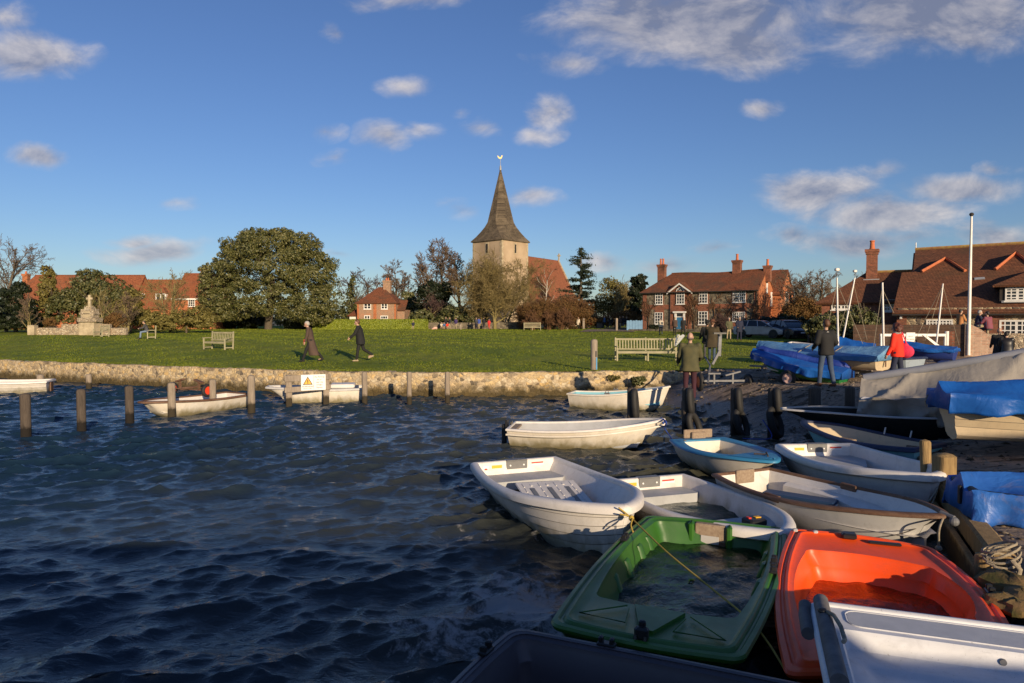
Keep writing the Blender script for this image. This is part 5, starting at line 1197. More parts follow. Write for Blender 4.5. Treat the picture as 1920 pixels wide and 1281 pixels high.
# ------------------------------------------------------------------ boat builder
class Hull:
    """parametric open boat in local axes: x from stern (0) to bow (L), z up, origin on the centreline at z = 0"""
    def __init__(s, L_, B, fb, bow_fb=None, w0=.8, wmax=.45, w1=0.0, pw=2.2, keel=-.12, stern_rake=.06, bow_rake=.25, fine=.3, n=26, keel_rise=.8, bk=None):
        s.L, s.B, s.fb, s.bf = L_, B, fb, bow_fb or fb * 1.3; s.w0, s.wm, s.w1, s.pw = w0, wmax, w1, pw
        s.pm = 0; s.keel, s.sr, s.br, s.fine, s.n, s.kr = keel, stern_rake, bow_rake, fine, n, keel_rise
    def w(s, t):
        t = min(max(t, 0), 1)
        if t < s.wm: q = 1 - t / s.wm; f = 1 - (1 - s.w0) * q ** 2
        else: q = (t - s.wm) / (1 - s.wm); f = s.w1 + (1 - s.w1) * (max(0, 1 - q ** s.pw)) ** (1 / 1.25 if s.w1 == 0 else 1 / 1.1)
        return f * s.B / 2
    def wz(s, t, z):
        k = s.kz(t); q = min(max((z - k) / max(s.sheer(t) - k, .01), 0), 1); return max(s.w(t) * q ** s.fine - s.pm, .003)
    def sheer(s, t): return s.fb * (1 - .06 * math.sin(math.pi * min(t * 1.3, 1))) + (s.bf - s.fb) * t ** 2
    def kz(s, t): return s.keel + (s.sheer(t) - s.keel) * s.kr * max(0, (t - .72) / .28) ** 2.6
    def ts(s): return [.5 - .5 * math.cos(math.pi * i / s.n) for i in range(s.n + 1)]
    def loop(s, inset=0, dz=0, z=None, wf=1.0, x0=None, x1=None, zabs=None, wadd=0, t0=0, t1=1):
        """closed loop, port stern -> bow -> starboard stern"""
        P = []; a = x0 if x0 is not None else inset; b = x1 if x1 is not None else s.L - inset
        T = s.ts()
        for t in T:
            tt = t0 + (t1 - t0) * t; P.append((a + (b - a) * t, max(s.w(tt) * wf - inset + wadd, .004), (s.sheer(tt) + dz) if zabs is None else zabs))
        return P + [(x, -y, zz) for x, y, zz in P[::-1]]
    def shell(s, K=10, planks=0):
        loops = []
        hs = []
        for k in range(K + 1): h = 1 - k / K; hs.append(h ** 1.35)
        if planks:
            hs = []
            for k in range(planks): hs += [1 - k / (planks + 1.0), 1 - k / (planks + 1.0) - .004]
            hs += [.14, .06, .0]
        for j, h in enumerate(hs):
            P = []
            for t in s.ts():
                f = h ** s.fine if h > 0 else 0
                zz = s.kz(t) + (s.sheer(t) - s.kz(t)) * h
                pl = 0
                if planks and j < 2 * planks: pl = -.016 * (j // 2 + (j % 2)) + .02 * (1 - t) * 0
                x = s.sr * (1 - h) + (s.L - s.sr * (1 - h) - s.br * (1 - h)) * t
                P.append((x, max(s.w(t) * f + (pl if h > .1 else 0) * (1 if s.w(t) > .1 else .3), .004 if h == 0 or s.w(t) < .02 else .006), zz))
            loops.append(P + [(x, -y, zz) for x, y, zz in P[::-1]])
        return loops
def bridge(mb, loops, flip=False, close_last=False, mi=0):
    n = len(loops[0]); vs = [p for l in loops for p in l]; fs = []
    for i in range(len(loops) - 1):
        for k in range(n):
            q = (i * n + k, i * n + (k + 1) % n, (i + 1) * n + (k + 1) % n, (i + 1) * n + k)
            fs.append(q[::-1] if flip else q)
    if close_last:
        o = (len(loops) - 1) * n; h = n // 2
        for k in range(h - 1): 
            q = (o + k, o + k + 1, o + n - 2 - k, o + n - 1 - k); fs.append(q[::-1] if flip else q)
    mb.add(vs, fs, mi)
def boat(name, label, stern, bow, hull, hm, rim=(.05, .03, .03), rimm=None, liner=None, floor=.06, thwarts=(), seatm=None, inner_taper=.8, x_in=(0, 0), water=None, group=None, cat='boat', planks=0, heel=0, bottom=None, rimw2=None, pitch=0.0, z=0, bench_th=.035, lift=0, linerk=.9):
    """stern, bow: world points of the gunwale centres; the hull's length follows from them"""
    s_, b_ = Vector(stern), Vector(bow); d = b_ - s_; d.z = 0; Lh = d.length; hull.L = Lh
    e = empty(name, (s_.x, s_.y, z), math.atan2(d.y, d.x), label, cat, group)
    e.rotation_euler.x = heel; e.rotation_euler.y = pitch
    hull.pm = .02 * planks; m = MB(); sh_ = hull.shell(planks=planks); kb_ = 3 if bottom else len(sh_)
    bridge(m, sh_[:kb_ + 1] if bottom else sh_)
    if bottom: bridge(m, sh_[kb_:], mi=1)
    if planks:  # thin tubes draw the shadow line below every lap
        for j in range(1, 2 * planks, 2):
            hf = len(sh_[j]) // 2
            m.tube([(x, y + .002, z - .003) for x, y, z in sh_[j][1:hf]], .003, 4, 1); m.tube([(x, y - .002, z - .003) for x, y, z in sh_[j][hf:-1]], .003, 4, 1)
    o = m.build('hull', [hm, M_lapshade] if planks else ([hm, bottom] if bottom else hm), e, sm=28 if not planks else 20)
    rw, rt, ov = rim; rm = MB()
    lo = [hull.loop(rw, -.03), hull.loop(rw, rt * .6), hull.loop(rw * .75, rt), hull.loop(rw * .15, rt), hull.loop(-ov * .7, rt * .6), hull.loop(-ov, 0), hull.loop(-ov, -rt * 1.3), hull.loop(-ov * .4, -rt * 1.7), hull.loop(0.004, -rt * 1.7)]
    bridge(rm, lo, True); rim_o = rm.build('gunwale', rimm or hm, e, sm=50)
    li = MB(); zf = floor
    te = 1.0
    while te > .6 and hull.kz(te) > zf - .035: te -= .01
    xe = min(Lh * te - hull.br * .8 * te, Lh - rw - x_in[1] - .05 - hull.br * .9); xm = (xe + Lh - rw) / 2 - .03
    l0 = hull.loop(rw, -.02); l1 = []
    a, b = rw + x_in[0] * .5, Lh - rw - x_in[1] * .5; l1 = []; l2 = []
    for (x, y, zz), (xa, _, _), (xb, _, _) in zip(hull.loop(rw + .03), hull.loop(0, x0=a + .02, x1=xm), hull.loop(0, x0=rw + x_in[0] + .06, x1=xe)):
        sg = 1 if y > 0 else -1; t_ = min(max(xa / Lh, 0), 1); t2_ = min(max(xb / Lh, 0), 1)
        l1.append((xa, sg * max(.003, min(abs(y), hull.wz(t_, zf + (zz - zf) * .55) - .03)), zf + (zz - zf) * .55)); l2.append((xb, sg * max(.003, min(hull.w(t2_) * inner_taper, hull.wz(t2_, zf + .03) - .035)), zf + .03))
    l3 = [(x, y * .93, zf) for x, y, zz in l2]
    bridge(li, [l0, l1, l2, l3], True, True); lin = li.build('liner', liner or hm, e, sm=40)
    hull.e = e; hull.o = o; hull.rim = rim_o
    for (t, wd, zz) in thwarts:
        x = t * Lh; c = MB(); ya = max(.02, min(hull.w((x - wd / 2) / Lh) - rw, hull.wz((x - wd / 2) / Lh, zz - bench_th)) - .02); yb = max(.02, min(hull.w((x + wd / 2) / Lh) - rw, hull.wz((x + wd / 2) / Lh, zz - bench_th)) - .02); hh = bench_th
        c.add([(x - wd / 2, -ya, zz - hh), (x + wd / 2, -yb, zz - hh), (x + wd / 2, yb, zz - hh), (x - wd / 2, ya, zz - hh), (x - wd / 2, -ya, zz), (x + wd / 2, -yb, zz), (x + wd / 2, yb, zz), (x - wd / 2, ya, zz)], [(0, 3, 2, 1), (4, 5, 6, 7), (0, 1, 5, 4), (1, 2, 6, 5), (2, 3, 7, 6), (3, 0, 4, 7)])
        c.build('thwart', seatm or liner or hm, e)
    if water is not None:
        xs = np.linspace(rw + .04, Lh - rw - .06, 46); wv = []
        ys = np.linspace(-1, 1, 30); XX, TT = np.meshgrid(xs, ys); WW = np.array([max(hull.w(x / Lh) - rw - .03, .01) for x in xs])[None, :]
        YY = TT * WW; cr, sr_ = math.cos(e.rotation_euler.z), math.sin(e.rotation_euler.z)
        _, _, zz = wave((s_.x + XX * cr - YY * sr_) * 1.2, (s_.y + XX * sr_ + YY * cr) * 1.2); zz = zz * .3
        v = np.stack([XX, YY, water + zz], -1).reshape(-1, 3); nx = len(xs); i = np.arange(nx - 1)[None, :] + nx * np.arange(29)[:, None]
        link('standing_water', np_mesh('standing_water', v, np.stack([i, i + 1, i + nx + 1, i + nx], -1).reshape(-1, 4), None), M_bilge, e)
    return e, hull
def rowlocks(e, h, t, m=M_blackp, rw=.05, s=1.0):
    for sd in (1, -1):
        x = t * h.L; y = (h.w(t) - rw * .4) * sd; z = h.sheer(t) + .03
        q = MB(); q.cbox((x, y, z + .015 * s), (.15 * s, .06 * s, .035 * s), .008); q.tube([(x - .035 * s, y, z + .03), (x - .04 * s, y, z + .075 * s)], .012 * s, 6); q.tube([(x + .035 * s, y, z + .03), (x + .04 * s, y, z + .075 * s)], .012 * s, 6)
        q.build('rowlock', m, e)
def transom_pad(e, h, w=.34, hgt=.28, m=M_padgrey, top=.035, th=.03, x=.075, y0=0):
    z = h.sheer(0) + top; q = MB(); q.cbox((x, y0, z - hgt / 2), (th, w, hgt), .008); q.cbox((x - .05, y0, z + .005), (.13, w, .02), .006)
    o = q.build('motor_pad', m, e)
    for sy in (-1, 1): d = MB(); d.cyl((x + th / 2, y0 + sy * w * .32, z - .07), (x + th / 2 + .006, y0 + sy * w * .32, z - .07), .014, n=8); d.bb(x + th / 2, x + th / 2 + .006, y0 + sy * w * .36 - .012, y0 + sy * w * .36 + .012, z - hgt + .02, z - hgt + .10) if False else None; d.build('bolt', M_stk, o)
    return o
def sticker(e, h, y, zc, w, hh, m, x=.075, name='sticker', inner=None, th=.004):
    q = MB(); q.bb(x, x + th, y - w / 2, y + w / 2, zc - hh / 2, zc + hh / 2); return q.build(name, m, e)
def rope(name, label, pts, r, m, cat='rope', sag=0, group=None, n=7):
    P = [Vector(p) for p in pts]
    # catmull-rom through the points
    out = []; Q = [P[0]] + P + [P[-1]]
    for i in range(1, len(Q) - 2):
        for k in range(8):
            t = k / 8; a, b, c, d = Q[i - 1], Q[i], Q[i + 1], Q[i + 2]
            out.append(.5 * ((2 * b) + (c - a) * t + (2 * a - 5 * b + 4 * c - d) * t * t + (3 * b - a - 3 * c + d) * t ** 3))
    out.append(P[-1])
    o = MB().tube(out, r, n).build(name, m, sm=None); smooth(o.data, None); return tag(o, label, cat, group)

# 1 white lapstrake dinghy cut by the left edge
e, h = boat('rowing_boat', 'white rowing boat cut off by the left edge, below the sea wall', (-17.75, 26.2, .4), (-21.4, 25.0, .5), Hull(0, 1.35, .42, .55), P_white, planks=4, thwarts=((.35, .22, .28), (.6, .22, .28)))
MB().cbox((-.03, 0, .12), (.05, .3, .5), .01).build('rudder', M_gun, e)
# 2 white rowing boat with a launching trolley aboard
e, h = boat('rowing_boat', 'white rowing boat with brown rim and mossy waterline carrying a wheeled trolley', at(449, 736, .42), at(265, 752, .5), Hull(0, 1.38, .40, .47, w0=.86, w1=.12, pw=3.0, bow_rake=.22, fine=.22), P_white2, rim=(.04, .025, .035), rimm=M_gun, liner=P_white, thwarts=((.3, .22, .26),), floor=.1)
b2 = e; b2h = h
def wheel(parent, c, r=.2, wd=.09, hub=M_hubr, axis='Y', spokes=5, name='wheel'):
    t = MB(); k = r; prof = [(k * .62, -wd / 2), (k * .8, -wd / 2), (k * .95, -wd * .38), (k, -wd * .15), (k, wd * .15), (k * .95, wd * .38), (k * .8, wd / 2), (k * .62, wd / 2)]
    vs = []; n = 22
    P = [[(rr * math.cos(2 * math.pi * i / n), zz, rr * math.sin(2 * math.pi * i / n)) for i in range(n)] for rr, zz in prof]
    if axis == 'X': P = [[(p[1], p[0], p[2]) for p in l] for l in P]
    P = [[(p[0] + c[0], p[1] + c[1], p[2] + c[2]) for p in l] for l in P]
    m = MB(); nn = n; vs = [p for l in P for p in l]; m.add(vs, [(i % len(prof) * nn + kk, i % len(prof) * nn + (kk + 1) % nn, (i + 1) % len(prof) * nn + (kk + 1) % nn, (i + 1) % len(prof) * nn + kk) for i in range(len(prof)) for kk in range(nn)])
    o = m.build(name, M_rub, parent, sm=50)
    q = MB(); q.lathe([(r * .6, -wd * .3), (r * .64, -wd * .3), (r * .64, wd * .3), (r * .56, wd * .3), (r * .52, wd * .12), (r * .2, wd * .16), (r * .18, wd * .34), (.001, wd * .34)] if False else [(r * .63, -wd * .32), (r * .63, wd * .32), (r * .55, wd * .32), (r * .5, wd * .1), (r * .2, wd * .1), (r * .17, wd * .36), (.002, wd * .36)], c, 20, axis)
    ho = q.build('hub', hub, o, sm=40)
    return o
def trolley(name, lab, loc, rz, L_=1.9, W_=1.3, r=.2, hub=M_hubr, mt=M_metal, winch=False, z0=0, tilt=0):
    e = empty(name, loc, rz, lab, 'trailer'); e.rotation_euler.y = tilt
    f = MB(); f.tube([(0, -W_ / 2, r), (0, W_ / 2, r)], .025, 8); f.tube([(-.3, 0, r + .02), (L_, 0, r + .1)], .03, 8); f.tube([(0, -W_ * .35, r), (L_ * .7, 0, r + .06)], .022, 8); f.tube([(0, W_ * .35, r), (L_ * .7, 0, r + .06)], .022, 8)
    f.build('frame', mt, e)
    for s in (-1, 1):
        wheel(e, (0, s * W_ / 2, r), r, .1, hub)
        q = MB(); q.box((.0, s * W_ * .27, r + .12), (.06, .05, .24)); q.box((0, s * W_ * .27, r + .26), (.12, .34, .05), 0, 0, Matrix.Rotation(R(-14 * s), 4, 'X')); q.build('cradle', mt, e)
    return e
sw = at(425, 722, .7); t2 = trolley('launching_trolley', 'rusty launching trolley with red hubbed tyres lying across the white rowing boat', (-9.9, 20.9, .42), R(98), 1.0, 1.55, .2, M_hubr, M_gun)
t2.rotation_euler.z = R(64)
# 3 grey dinghy behind the notice
e, h = boat('plastic_dinghy', 'pale grey dinghy moored behind the warning sign, against the sea wall', (X(683, 23.2), 23.35, .45), (X(503, 22.9), 22.75, .5), Hull(0, 1.15, .45, .52, w0=.95, w1=.35, pw=3.2, bow_rake=.42, stern_rake=.03, fine=.15, keel_rise=.6), P_white2, rim=(.05, .03, .03), rimm=P_grey, thwarts=((.2, .5, .42), (.7, .3, .3)))
MB().cbox((.75, 0, .52), (.8, .75, .14), .03).build('stern_locker', P_white, e)
# 4 cream boat with pale blue inside
e, h = boat('rowing_boat', 'cream boat with pale blue inside and green weed along its waterline, bow on the slipway', (X(1071, 21.9), 21.75, .42), at(1256, 722, .78), Hull(0, 1.25, .44, .74, w0=.72, pw=2.1, bow_rake=.22, keel_rise=.35, fine=.24), P_white2, rim=(.045, .02, .025), rimm=P_white2, liner=P_lblue, floor=.16, thwarts=((.3, .2, .30),), z=.0)
rowlocks(e, h, .42, M_metal, .05, 1.1)
# 5 long white boat with grey inside
e, h = boat('rowing_boat', 'long low white boat with grey inside and rubbing strake, bow tied with blue rope', at(958, 798, .37), at(1246, 786, .60), Hull(0, 1.42, .37, .60, w0=.78, pw=2.2, bow_rake=.34, keel=-.15, keel_rise=.45), P_white2, rim=(.04, .02, .02), rimm=P_white, liner=P_liner, floor=.0, thwarts=())
st = MB(); 
lp = h.loop(-.02, -.11); half = lp[:len(lp) // 2]; st.tube([half[i] for i in range(1, len(half) - 1)], .022, 6); st.tube([(p[0], -p[1], p[2]) for p in half[1:-1]], .022, 6); st.build('rubbing_strake', P_white2, e, sm=60)
om = MB(); om.cbox((-.10, .05, .40), (.05, .26, .22), .01); om.cbox((-.16, .05, .18), (.10, .16, .45), .02); om.tube([(.0, -.03, .45), (.02, -.03, .36)], .02, 6); om.tube([(.0, .13, .45), (.02, .13, .36)], .02, 6); om.build('outboard_bracket', M_blackp, e)
MB().cbox((.12, 0, .33), (.14, .8, .05), .01).build('stern_knee', M_gunp, e)
MB().cbox((1.35, -.25, .1), (.14, .08, .06), .01).build('cleat', M_blackp, e)
rope('mooring_rope', 'blue rope knotted at the bow of the long white boat', [at(1240, 784, .62), at(1247, 790, .50), at(1238, 800, .3) + Vector((.1, .1, 0)), at(1252, 812, .12), at(1262, 826, .02)], .012, M_rope_b)
rope('mooring_rope', 'blue rope tail hanging in a loop at the bow of the long white boat', [at(1243, 786, .60), at(1249, 792, .60), at(1246, 800, .45), at(1243, 790, .55)], .018, M_rope_b)
# 6 small dinghy with broad bright blue rim
e, h = boat('rowing_boat', 'small weathered dinghy with broad bright blue rim and worn wooden motor board', at(1308, 821, .42), at(1452, 863, .47), Hull(0, 1.42, .40, .45, w0=.80, wmax=.35, pw=2.0, bow_rake=.35, fine=.28, keel_rise=.7), P_white2, rim=(.17, .02, .03), rimm=P_blue, liner=P_white2, floor=.02, thwarts=())
fd = MB(); L_ = h.L; N = 10; vs = []
for k in range(N + 1):
    t = .74 + .255 * k / N; y = max(h.w(t) - .03, .01); vs += [(t * L_, -y, h.sheer(t) + .026), (t * L_, 0, h.sheer(t) + .05), (t * L_, y, h.sheer(t) + .026)]
fd.add(vs, [(3 * k + j, 3 * k + j + 3, 3 * k + j + 4, 3 * k + j + 1)[::-1] for k in range(N) for j in (0, 1)]); fd.build('foredeck', P_blue, e)
bd = MB(); bd.cbox((-.03, .02, .50), (.045, .62, .17), .012); bd.cbox((.03, .0, .38), (.06, .30, .32), .012); bd.cbox((.1, -.02, .30), (.05, .62, .22), .012); bd.build('motor_board', M_gunp, e)
MB().tube([(L_ * .83, -.1, .50), (L_ * .88, .04, .51), (L_ * .84, .12, .52), (L_ * .93, 0, .50)], .014, 6).build('bow_line', M_rope_d, e)
MB().cyl((.42, -.50, .45), (.42, -.50, .47), .03, n=8).build('deck_plate', M_metal, e)

TD = 'white plastic tenders moored by the quay posts'
def tender(lab, stern, bow, B, fb, bf, **k):
    e, h = boat('plastic_tender', lab, stern, bow, Hull(0, B, fb, bf, w0=.84, wmax=.42, pw=2.5, bow_rake=k.pop('br', .15), stern_rake=.10, fine=.27, keel=k.pop('keel', -.14), keel_rise=k.pop('kr', .25), n=40), P_white, rim=(.07, .045, .035), rimm=P_white, liner=P_white, floor=k.pop('floor', .03), seatm=P_liner if k.pop('gs', True) else P_white, group=TD, inner_taper=.84, x_in=(.05, .0), bench_th=.05, **k)
    transom_pad(e, h, .36, .30)
    z = fb - .07
    sticker(e, h, -.62 * B / 2, z, .10, .11, M_stk, .078); sticker(e, h, -.40 * B / 2, z + .03, .17, .05, M_yel, .079); sticker(e, h, -.40 * B / 2, z - .04, .12, .06, M_stk, .078)
    sticker(e, h, .42 * B / 2, z + .05, .20, .022, M_red, .079)
    so = sticker(e, h, .42 * B / 2, z - .02, .22, .12, M_stk, .0765)
    sy = MB(); sy.cyl((.082, -.62 * B / 2, z - .01), (.086, -.62 * B / 2, z - .01), .028, n=10); sy.build('emblem', M_red, e)
    return e, h
# 7
e7, h7 = tender('white tender behind, bow pointing to the short wooden posts, clean empty inside', at(1528, 838, .5), at(1750, 896, .66), 1.62, .47, .62, thwarts=((.62, .34, .26),), z=0.05)
sb = MB(); pts = [(.07, -.62), (.07, .62), (.45, .66), (1.0, .36), (1.25, 0), (1.0, -.36), (.45, -.66)]
sb.slab([(x, y, .31) for x, y in pts][::-1] , .06); o = sb.build('stern_seat', P_liner, e7)
# 8
e8, h8 = tender('large white lapped tender in front with slatted floorboards and yellow bow rope', at(966, 866, .45), at(1174, 954, .62), 1.70, .45, .62, planks=5, thwarts=((.74, .36, .30),), keel=-.2)
h8.n = 40
sb = MB(); pts = [(.07, -.66), (.07, .66), (.5, .70), (.62, .60), (.62, -.60), (.5, -.70)]; sb.slab([(x, y * .94, .29) for x, y in pts][::-1], .13); sb.build('stern_seat', P_liner, e8)
fb_ = MB(); 
Mx = Matrix.Translation((1.55, .02, .27)) @ Matrix.Rotation(R(-8), 4, 'Z') @ Matrix.Rotation(R(6), 4, 'Y')
fb_.M = Mx; fb_.cbox((0, 0, 0), (1.15, .90, .03), .01)
for k in range(7):
    for j in range(5): fb_.cbox((-.42 + j * .2, -.36 + k * .12, .018), (.07 if k % 2 else .15, .035 if k % 2 else .02, .012), .004)
b = fb_.build('floorboard', P_white, e8); gs = MB(); gs.M = Mx
for k in range(3): gs.cbox((.02, -.26 + k * .26, .02), (.62, .07, .012), .005)
gs.build('grip_strip', M_padgrey, b)
cl = MB(); cl.cbox((h8.L * .71, -.05, .335), (.16, .03, .03), .008); cl.cbox((h8.L * .73, .12, .32), (.10, .02, .03), .006); cl.build('cleat', M_gunp, e8)
# 9 swamped
e9, h9 = tender('swamped white tender half full of water between the green dinghy and the lapped tender', at(1213, 900, .33), at(1472, 1003, .40), 1.52, .34, .40, thwarts=((.70, .42, .26),), water=.10, floor=-.1, keel=-.25)
sb = MB(); pts = [(.07, -.60), (.07, .60), (.42, .63), (.5, .55), (.5, -.55), (.42, -.63)]; sb.slab([(x, y, .21) for x, y in pts][::-1], .14); sb.build('stern_seat', P_liner, e9)
bt = MB(); bt.cbox((h9.L * .76, .16, .33), (.2, .24, .09), .02); o = bt.build('battery_box', M_blackp, e9); MB().cbox((h9.L * .76, .2, .38), (.06, .08, .012), .003).build('sticker', M_yel, o); MB().cbox((h9.L * .76, .08, .38), (.06, .04, .02), .003).build('cap', M_red, o)
# 10 sailing dinghy, brown gunwale and blue seats
e, h = boat('sailing_dinghy', 'white sailing dinghy with brown gunwale, moulded side tanks and blue seat boards', at(1392, 884, .48), at(1772, 970, .62), Hull(0, 1.42, .48, .64, w0=.74, wmax=.45, pw=2.15, bow_rake=.22, fine=.24, keel=-.1), P_grey, rim=(.035, .02, .03), rimm=M_gun, liner=P_white, floor=.04, thwarts=())
e10, h10 = e, h
MB().cbox((.05, 0, .42), (.05, .34, .2), .01).build('motor_board', M_gunp, e)
for (x, y, w_) in ((.95, .15, .26), (1.55, -.35, .22)):
    q = MB(); q.M = Matrix.Translation((x, y, .30)) @ Matrix.Rotation(R(28 if y > 0 else 8), 4, 'Z'); q.cbox((0, 0, 0), (.95, w_, .05), .015); q.build('seat_board', M_seatblue, e, sm=30)
    q = MB(); q.M = Matrix.Translation((x, y, .265)) @ Matrix.Rotation(R(28 if y > 0 else 8), 4, 'Z'); q.cbox((0, 0, 0), (.97, w_ + .02, .02), .005); q.build('seat_trim', P_white, e)
for sd in (1, -1):   # moulded tanks along both sides with a rounded step
    q = MB(); xs = np.linspace(.4, h.L * .93, 26); vs = []
    for x in xs:
        t = x / h.L; y = h.w(t) - .05; hp = .22 + .10 * math.sin(min(max((x - .4) / 1.0, 0), 1) * math.pi) * 0; inn = .16 if x < 1.25 else (.16 + .12 * min(1, (x - 1.25) / .3) if x < 2.2 else .28)
        inn = min(inn, y * .9); vs += [(x, sd * y, .36), (x, sd * (y - inn * .6), .36), (x, sd * (y - inn), .32), (x, sd * (y - inn - .02), .05)]
    q.add(vs, [(4 * k + j, 4 * k + j + 1, 4 * k + j + 5, 4 * k + j + 4) if sd > 0 else (4 * k + j, 4 * k + j + 4, 4 * k + j + 5, 4 * k + j + 1) for k in range(25) for j in range(3)]); q.build('side_tank', P_white, e, sm=50)
for s_ in (1, -1): MB().cbox((h.L * .42, s_ * (h.w(.42) - .03), .47), (.26, .05, .09), .01).build('rowlock_block', M_gun, e)
ft = MB(); ft.cyl((h.L - .05, 0, .66), (h.L + .10, 0, .64), .025, n=8); ft.ell((h.L + .1, 0, .60), (.05, .05, .05)); ft.build('bow_fitting', M_metal, e)
rope('mooring_rope', 'pale rope with a knob hanging from the bow of the brown rimmed dinghy', [at(1770, 968, .62), at(1763, 985, .58), at(1760, 1000, .5), at(1760, 1015, .4), at(1760, 1026, .33)], .012, M_rope_w)
o = MB().ell(at(1760, 1028, .32), (.035, .035, .03)).build('rope_end_knot', M_rope_w, sm=None); smooth(o.data, None); tag(o, 'pale round rope knob dangling over the orange dinghy', 'knob')
rope('mooring_rope', 'thin dark line running from the brown rimmed bow along its side to the orange dinghy', [at(1765, 972, .6), at(1720, 990, .45), at(1680, 1003, .42), at(1620, 1010, .46)], .006, M_rope_d)

# ------------------------------------------------------------------ blunt plastic dinghies (green, orange, mauve, foreground white)
def sharp_poly_boat(name, label, corners, zr, m, depth=.34, fl=.03, rimw=.10, flare=.16, deck=None, group=None, water=None, cat='dinghy', N=9, bulge=.05, cr=.18, hullz=-.22, notch=None):
    """dinghy from four gunwale corners [stern port, bow port, bow starboard, stern starboard] in world xy; sides bulge, corners rounded"""
    c = [Vector((p[0], p[1], 0)) for p in corners]; o = (c[0] + c[3]) / 2; b = (c[1] + c[2]) / 2; d = b - o; rz = math.atan2(d.y, d.x); Lh = d.length
    e = empty(name, (o.x, o.y, 0), rz, label, cat, group); Mi = Matrix.Rotation(-rz, 4, 'Z'); lc = [Mi @ (p - o) for p in c]
    def ring(ins, z, sx0=0, sx1=0, crr=None, zf=None):
        """inset ring with rounded corners, constant vertex count"""
        P = [p.copy() for p in lc]; cen = sum(P, Vector((0, 0, 0))) / 4
        out = []; r_ = (crr if crr is not None else cr); q = []
        n = 4
        # inset lines
        ins_l = [ins, ins + sx1, ins, ins + sx0]
        lines = []
        for i in range(4):
            a, b2 = P[i], P[(i + 1) % 4]; t = (b2 - a).normalized(); nn = Vector((-t.y, t.x, 0)); 
            if nn.dot(cen - a) < 0: nn = -nn
            lines.append((a + nn * ins_l[i], t))
        cs = []
        for i in range(4):
            (p, t), (p2, t2) = lines[i - 1], lines[i]
            den = t.x * t2.y - t.y * t2.x; s_ = ((p2.x - p.x) * t2.y - (p2.y - p.y) * t2.x) / den; cs.append(p + t * s_)
        for i in range(4):
            a, k, b2 = cs[i - 1], cs[i], cs[(i + 1) % 4]; d1 = (a - k).normalized(); d2 = (b2 - k).normalized(); rr = r_
            for j in range(7):
                t = j / 6; p = (k + d1 * rr) * (1 - t) ** 2 + k * 2 * t * (1 - t) + (k + d2 * rr) * t ** 2; out.append(p)
            # side points up to next corner
            nx_ = cs[(i + 1) % 4]; t2 = (nx_ - k).normalized(); nn = Vector((t2.y, -t2.x, 0)); 
            if nn.dot(k - cen) < 0: nn = -nn
            s0, s1 = k + t2 * rr, nx_ - t2 * rr
            for j in range(1, N): t = j / N; out.append(s0 + (s1 - s0) * t + nn * bulge * 4 * t * (1 - t) * (1 if i in (0, 2) else .6))
        return [(p.x, p.y, zf(p.x) if zf else z) for p in out]
    sh = lambda dz: (lambda x: zr + dz + .05 * (x / Lh) ** 2)
    hl = MB(); bridge(hl, [ring(.015, 0, zf=sh(-.05)), ring(.05, 0, zf=sh(-.12)), ring(.12, 0, zf=sh(-.3), sx1=.08), ring(.24, hullz, sx1=.3)], close_last=False, flip=False); hl.build('hull', m, e, sm=35)
    rm = MB(); bridge(rm, [ring(.02, 0, zf=sh(-.055)), ring(-.012, 0, zf=sh(-.05)), ring(-.022, 0, zf=sh(-.02)), ring(-.012, 0, zf=sh(.0)), ring(.02, 0, zf=sh(.005)), ring(.035, 0, zf=sh(-.012)), ring(.05, 0, zf=sh(-.012)), ring(.065, 0, zf=sh(.012)), ring(rimw, 0, zf=sh(.016)), ring(rimw + .012, 0, zf=sh(.004))]); rm.build('gunwale', m, e, sm=40)
    dk0 = deck[0] if deck else 0; dk1 = deck[1] if deck else 0
    li = MB()
    R_ = [ring(rimw + .012, 0, zf=sh(.004), sx0=0, sx1=0)]
    if deck: R_ += [ring(rimw + .04, 0, zf=sh(-.012)), ring(rimw + .05, 0, zf=sh(-.012), sx0=dk0, sx1=dk1, crr=.12)]
    a = .055 if deck else .02
    R_ += [ring(rimw + a, 0, zf=sh(-.05), sx0=dk0, sx1=dk1, crr=.12), ring(rimw + a + .05, 0, zf=sh(-.14), sx0=dk0, sx1=dk1, crr=.12), ring(rimw + a + flare, 0, zf=sh(-.155), sx0=dk0 * 1.0, sx1=dk1, crr=.1) if False else ring(rimw + a + flare * .5, fl + depth * .5, sx0=dk0, sx1=dk1, crr=.11), ring(rimw + a + flare, fl + .03, sx0=dk0, sx1=dk1, crr=.1), ring(rimw + a + flare + .04, fl, sx0=dk0, sx1=dk1, crr=.1)]
    n = len(R_[0]); bridge(li, R_); base = len(li.v) - n; cenp = Vector((0, 0, 0))
    for p in R_[-1]: cenp += Vector(p) / n
    li.v.append(tuple(cenp)); ci = len(li.v) - 1
    for k in range(n): li.f.append((base + k, base + (k + 1) % n, ci)); li.mi.append(0)
    li.build('liner', m, e, sm=38)
    if water is not None:
        P = ring(rimw + a + flare * .45, water, sx0=dk0, sx1=dk1, crr=.1); xs = [p[0] for p in P]; ys = [p[1] for p in P]
        # radial grid clipped to the ring
        rr = np.linspace(0, 1, 34)[1:]; V = [(cenp.x, cenp.y, 0)]; 
        PP = np.array(P)[:, :2]; cc = np.array([cenp.x, cenp.y])
        dense = []; 
        for k in range(n):
            for t in (0, .34, .67): dense.append(PP[k] + (PP[(k + 1) % n] - PP[k]) * t)
        D = np.array(dense); nn = len(D); G = cc + (D[None] - cc) * rr[:, None, None]; 
        cz, sz_ = math.cos(rz), math.sin(rz); gx = o.x + G[..., 0] * cz - G[..., 1] * sz_; gy = o.y + G[..., 0] * sz_ + G[..., 1] * cz
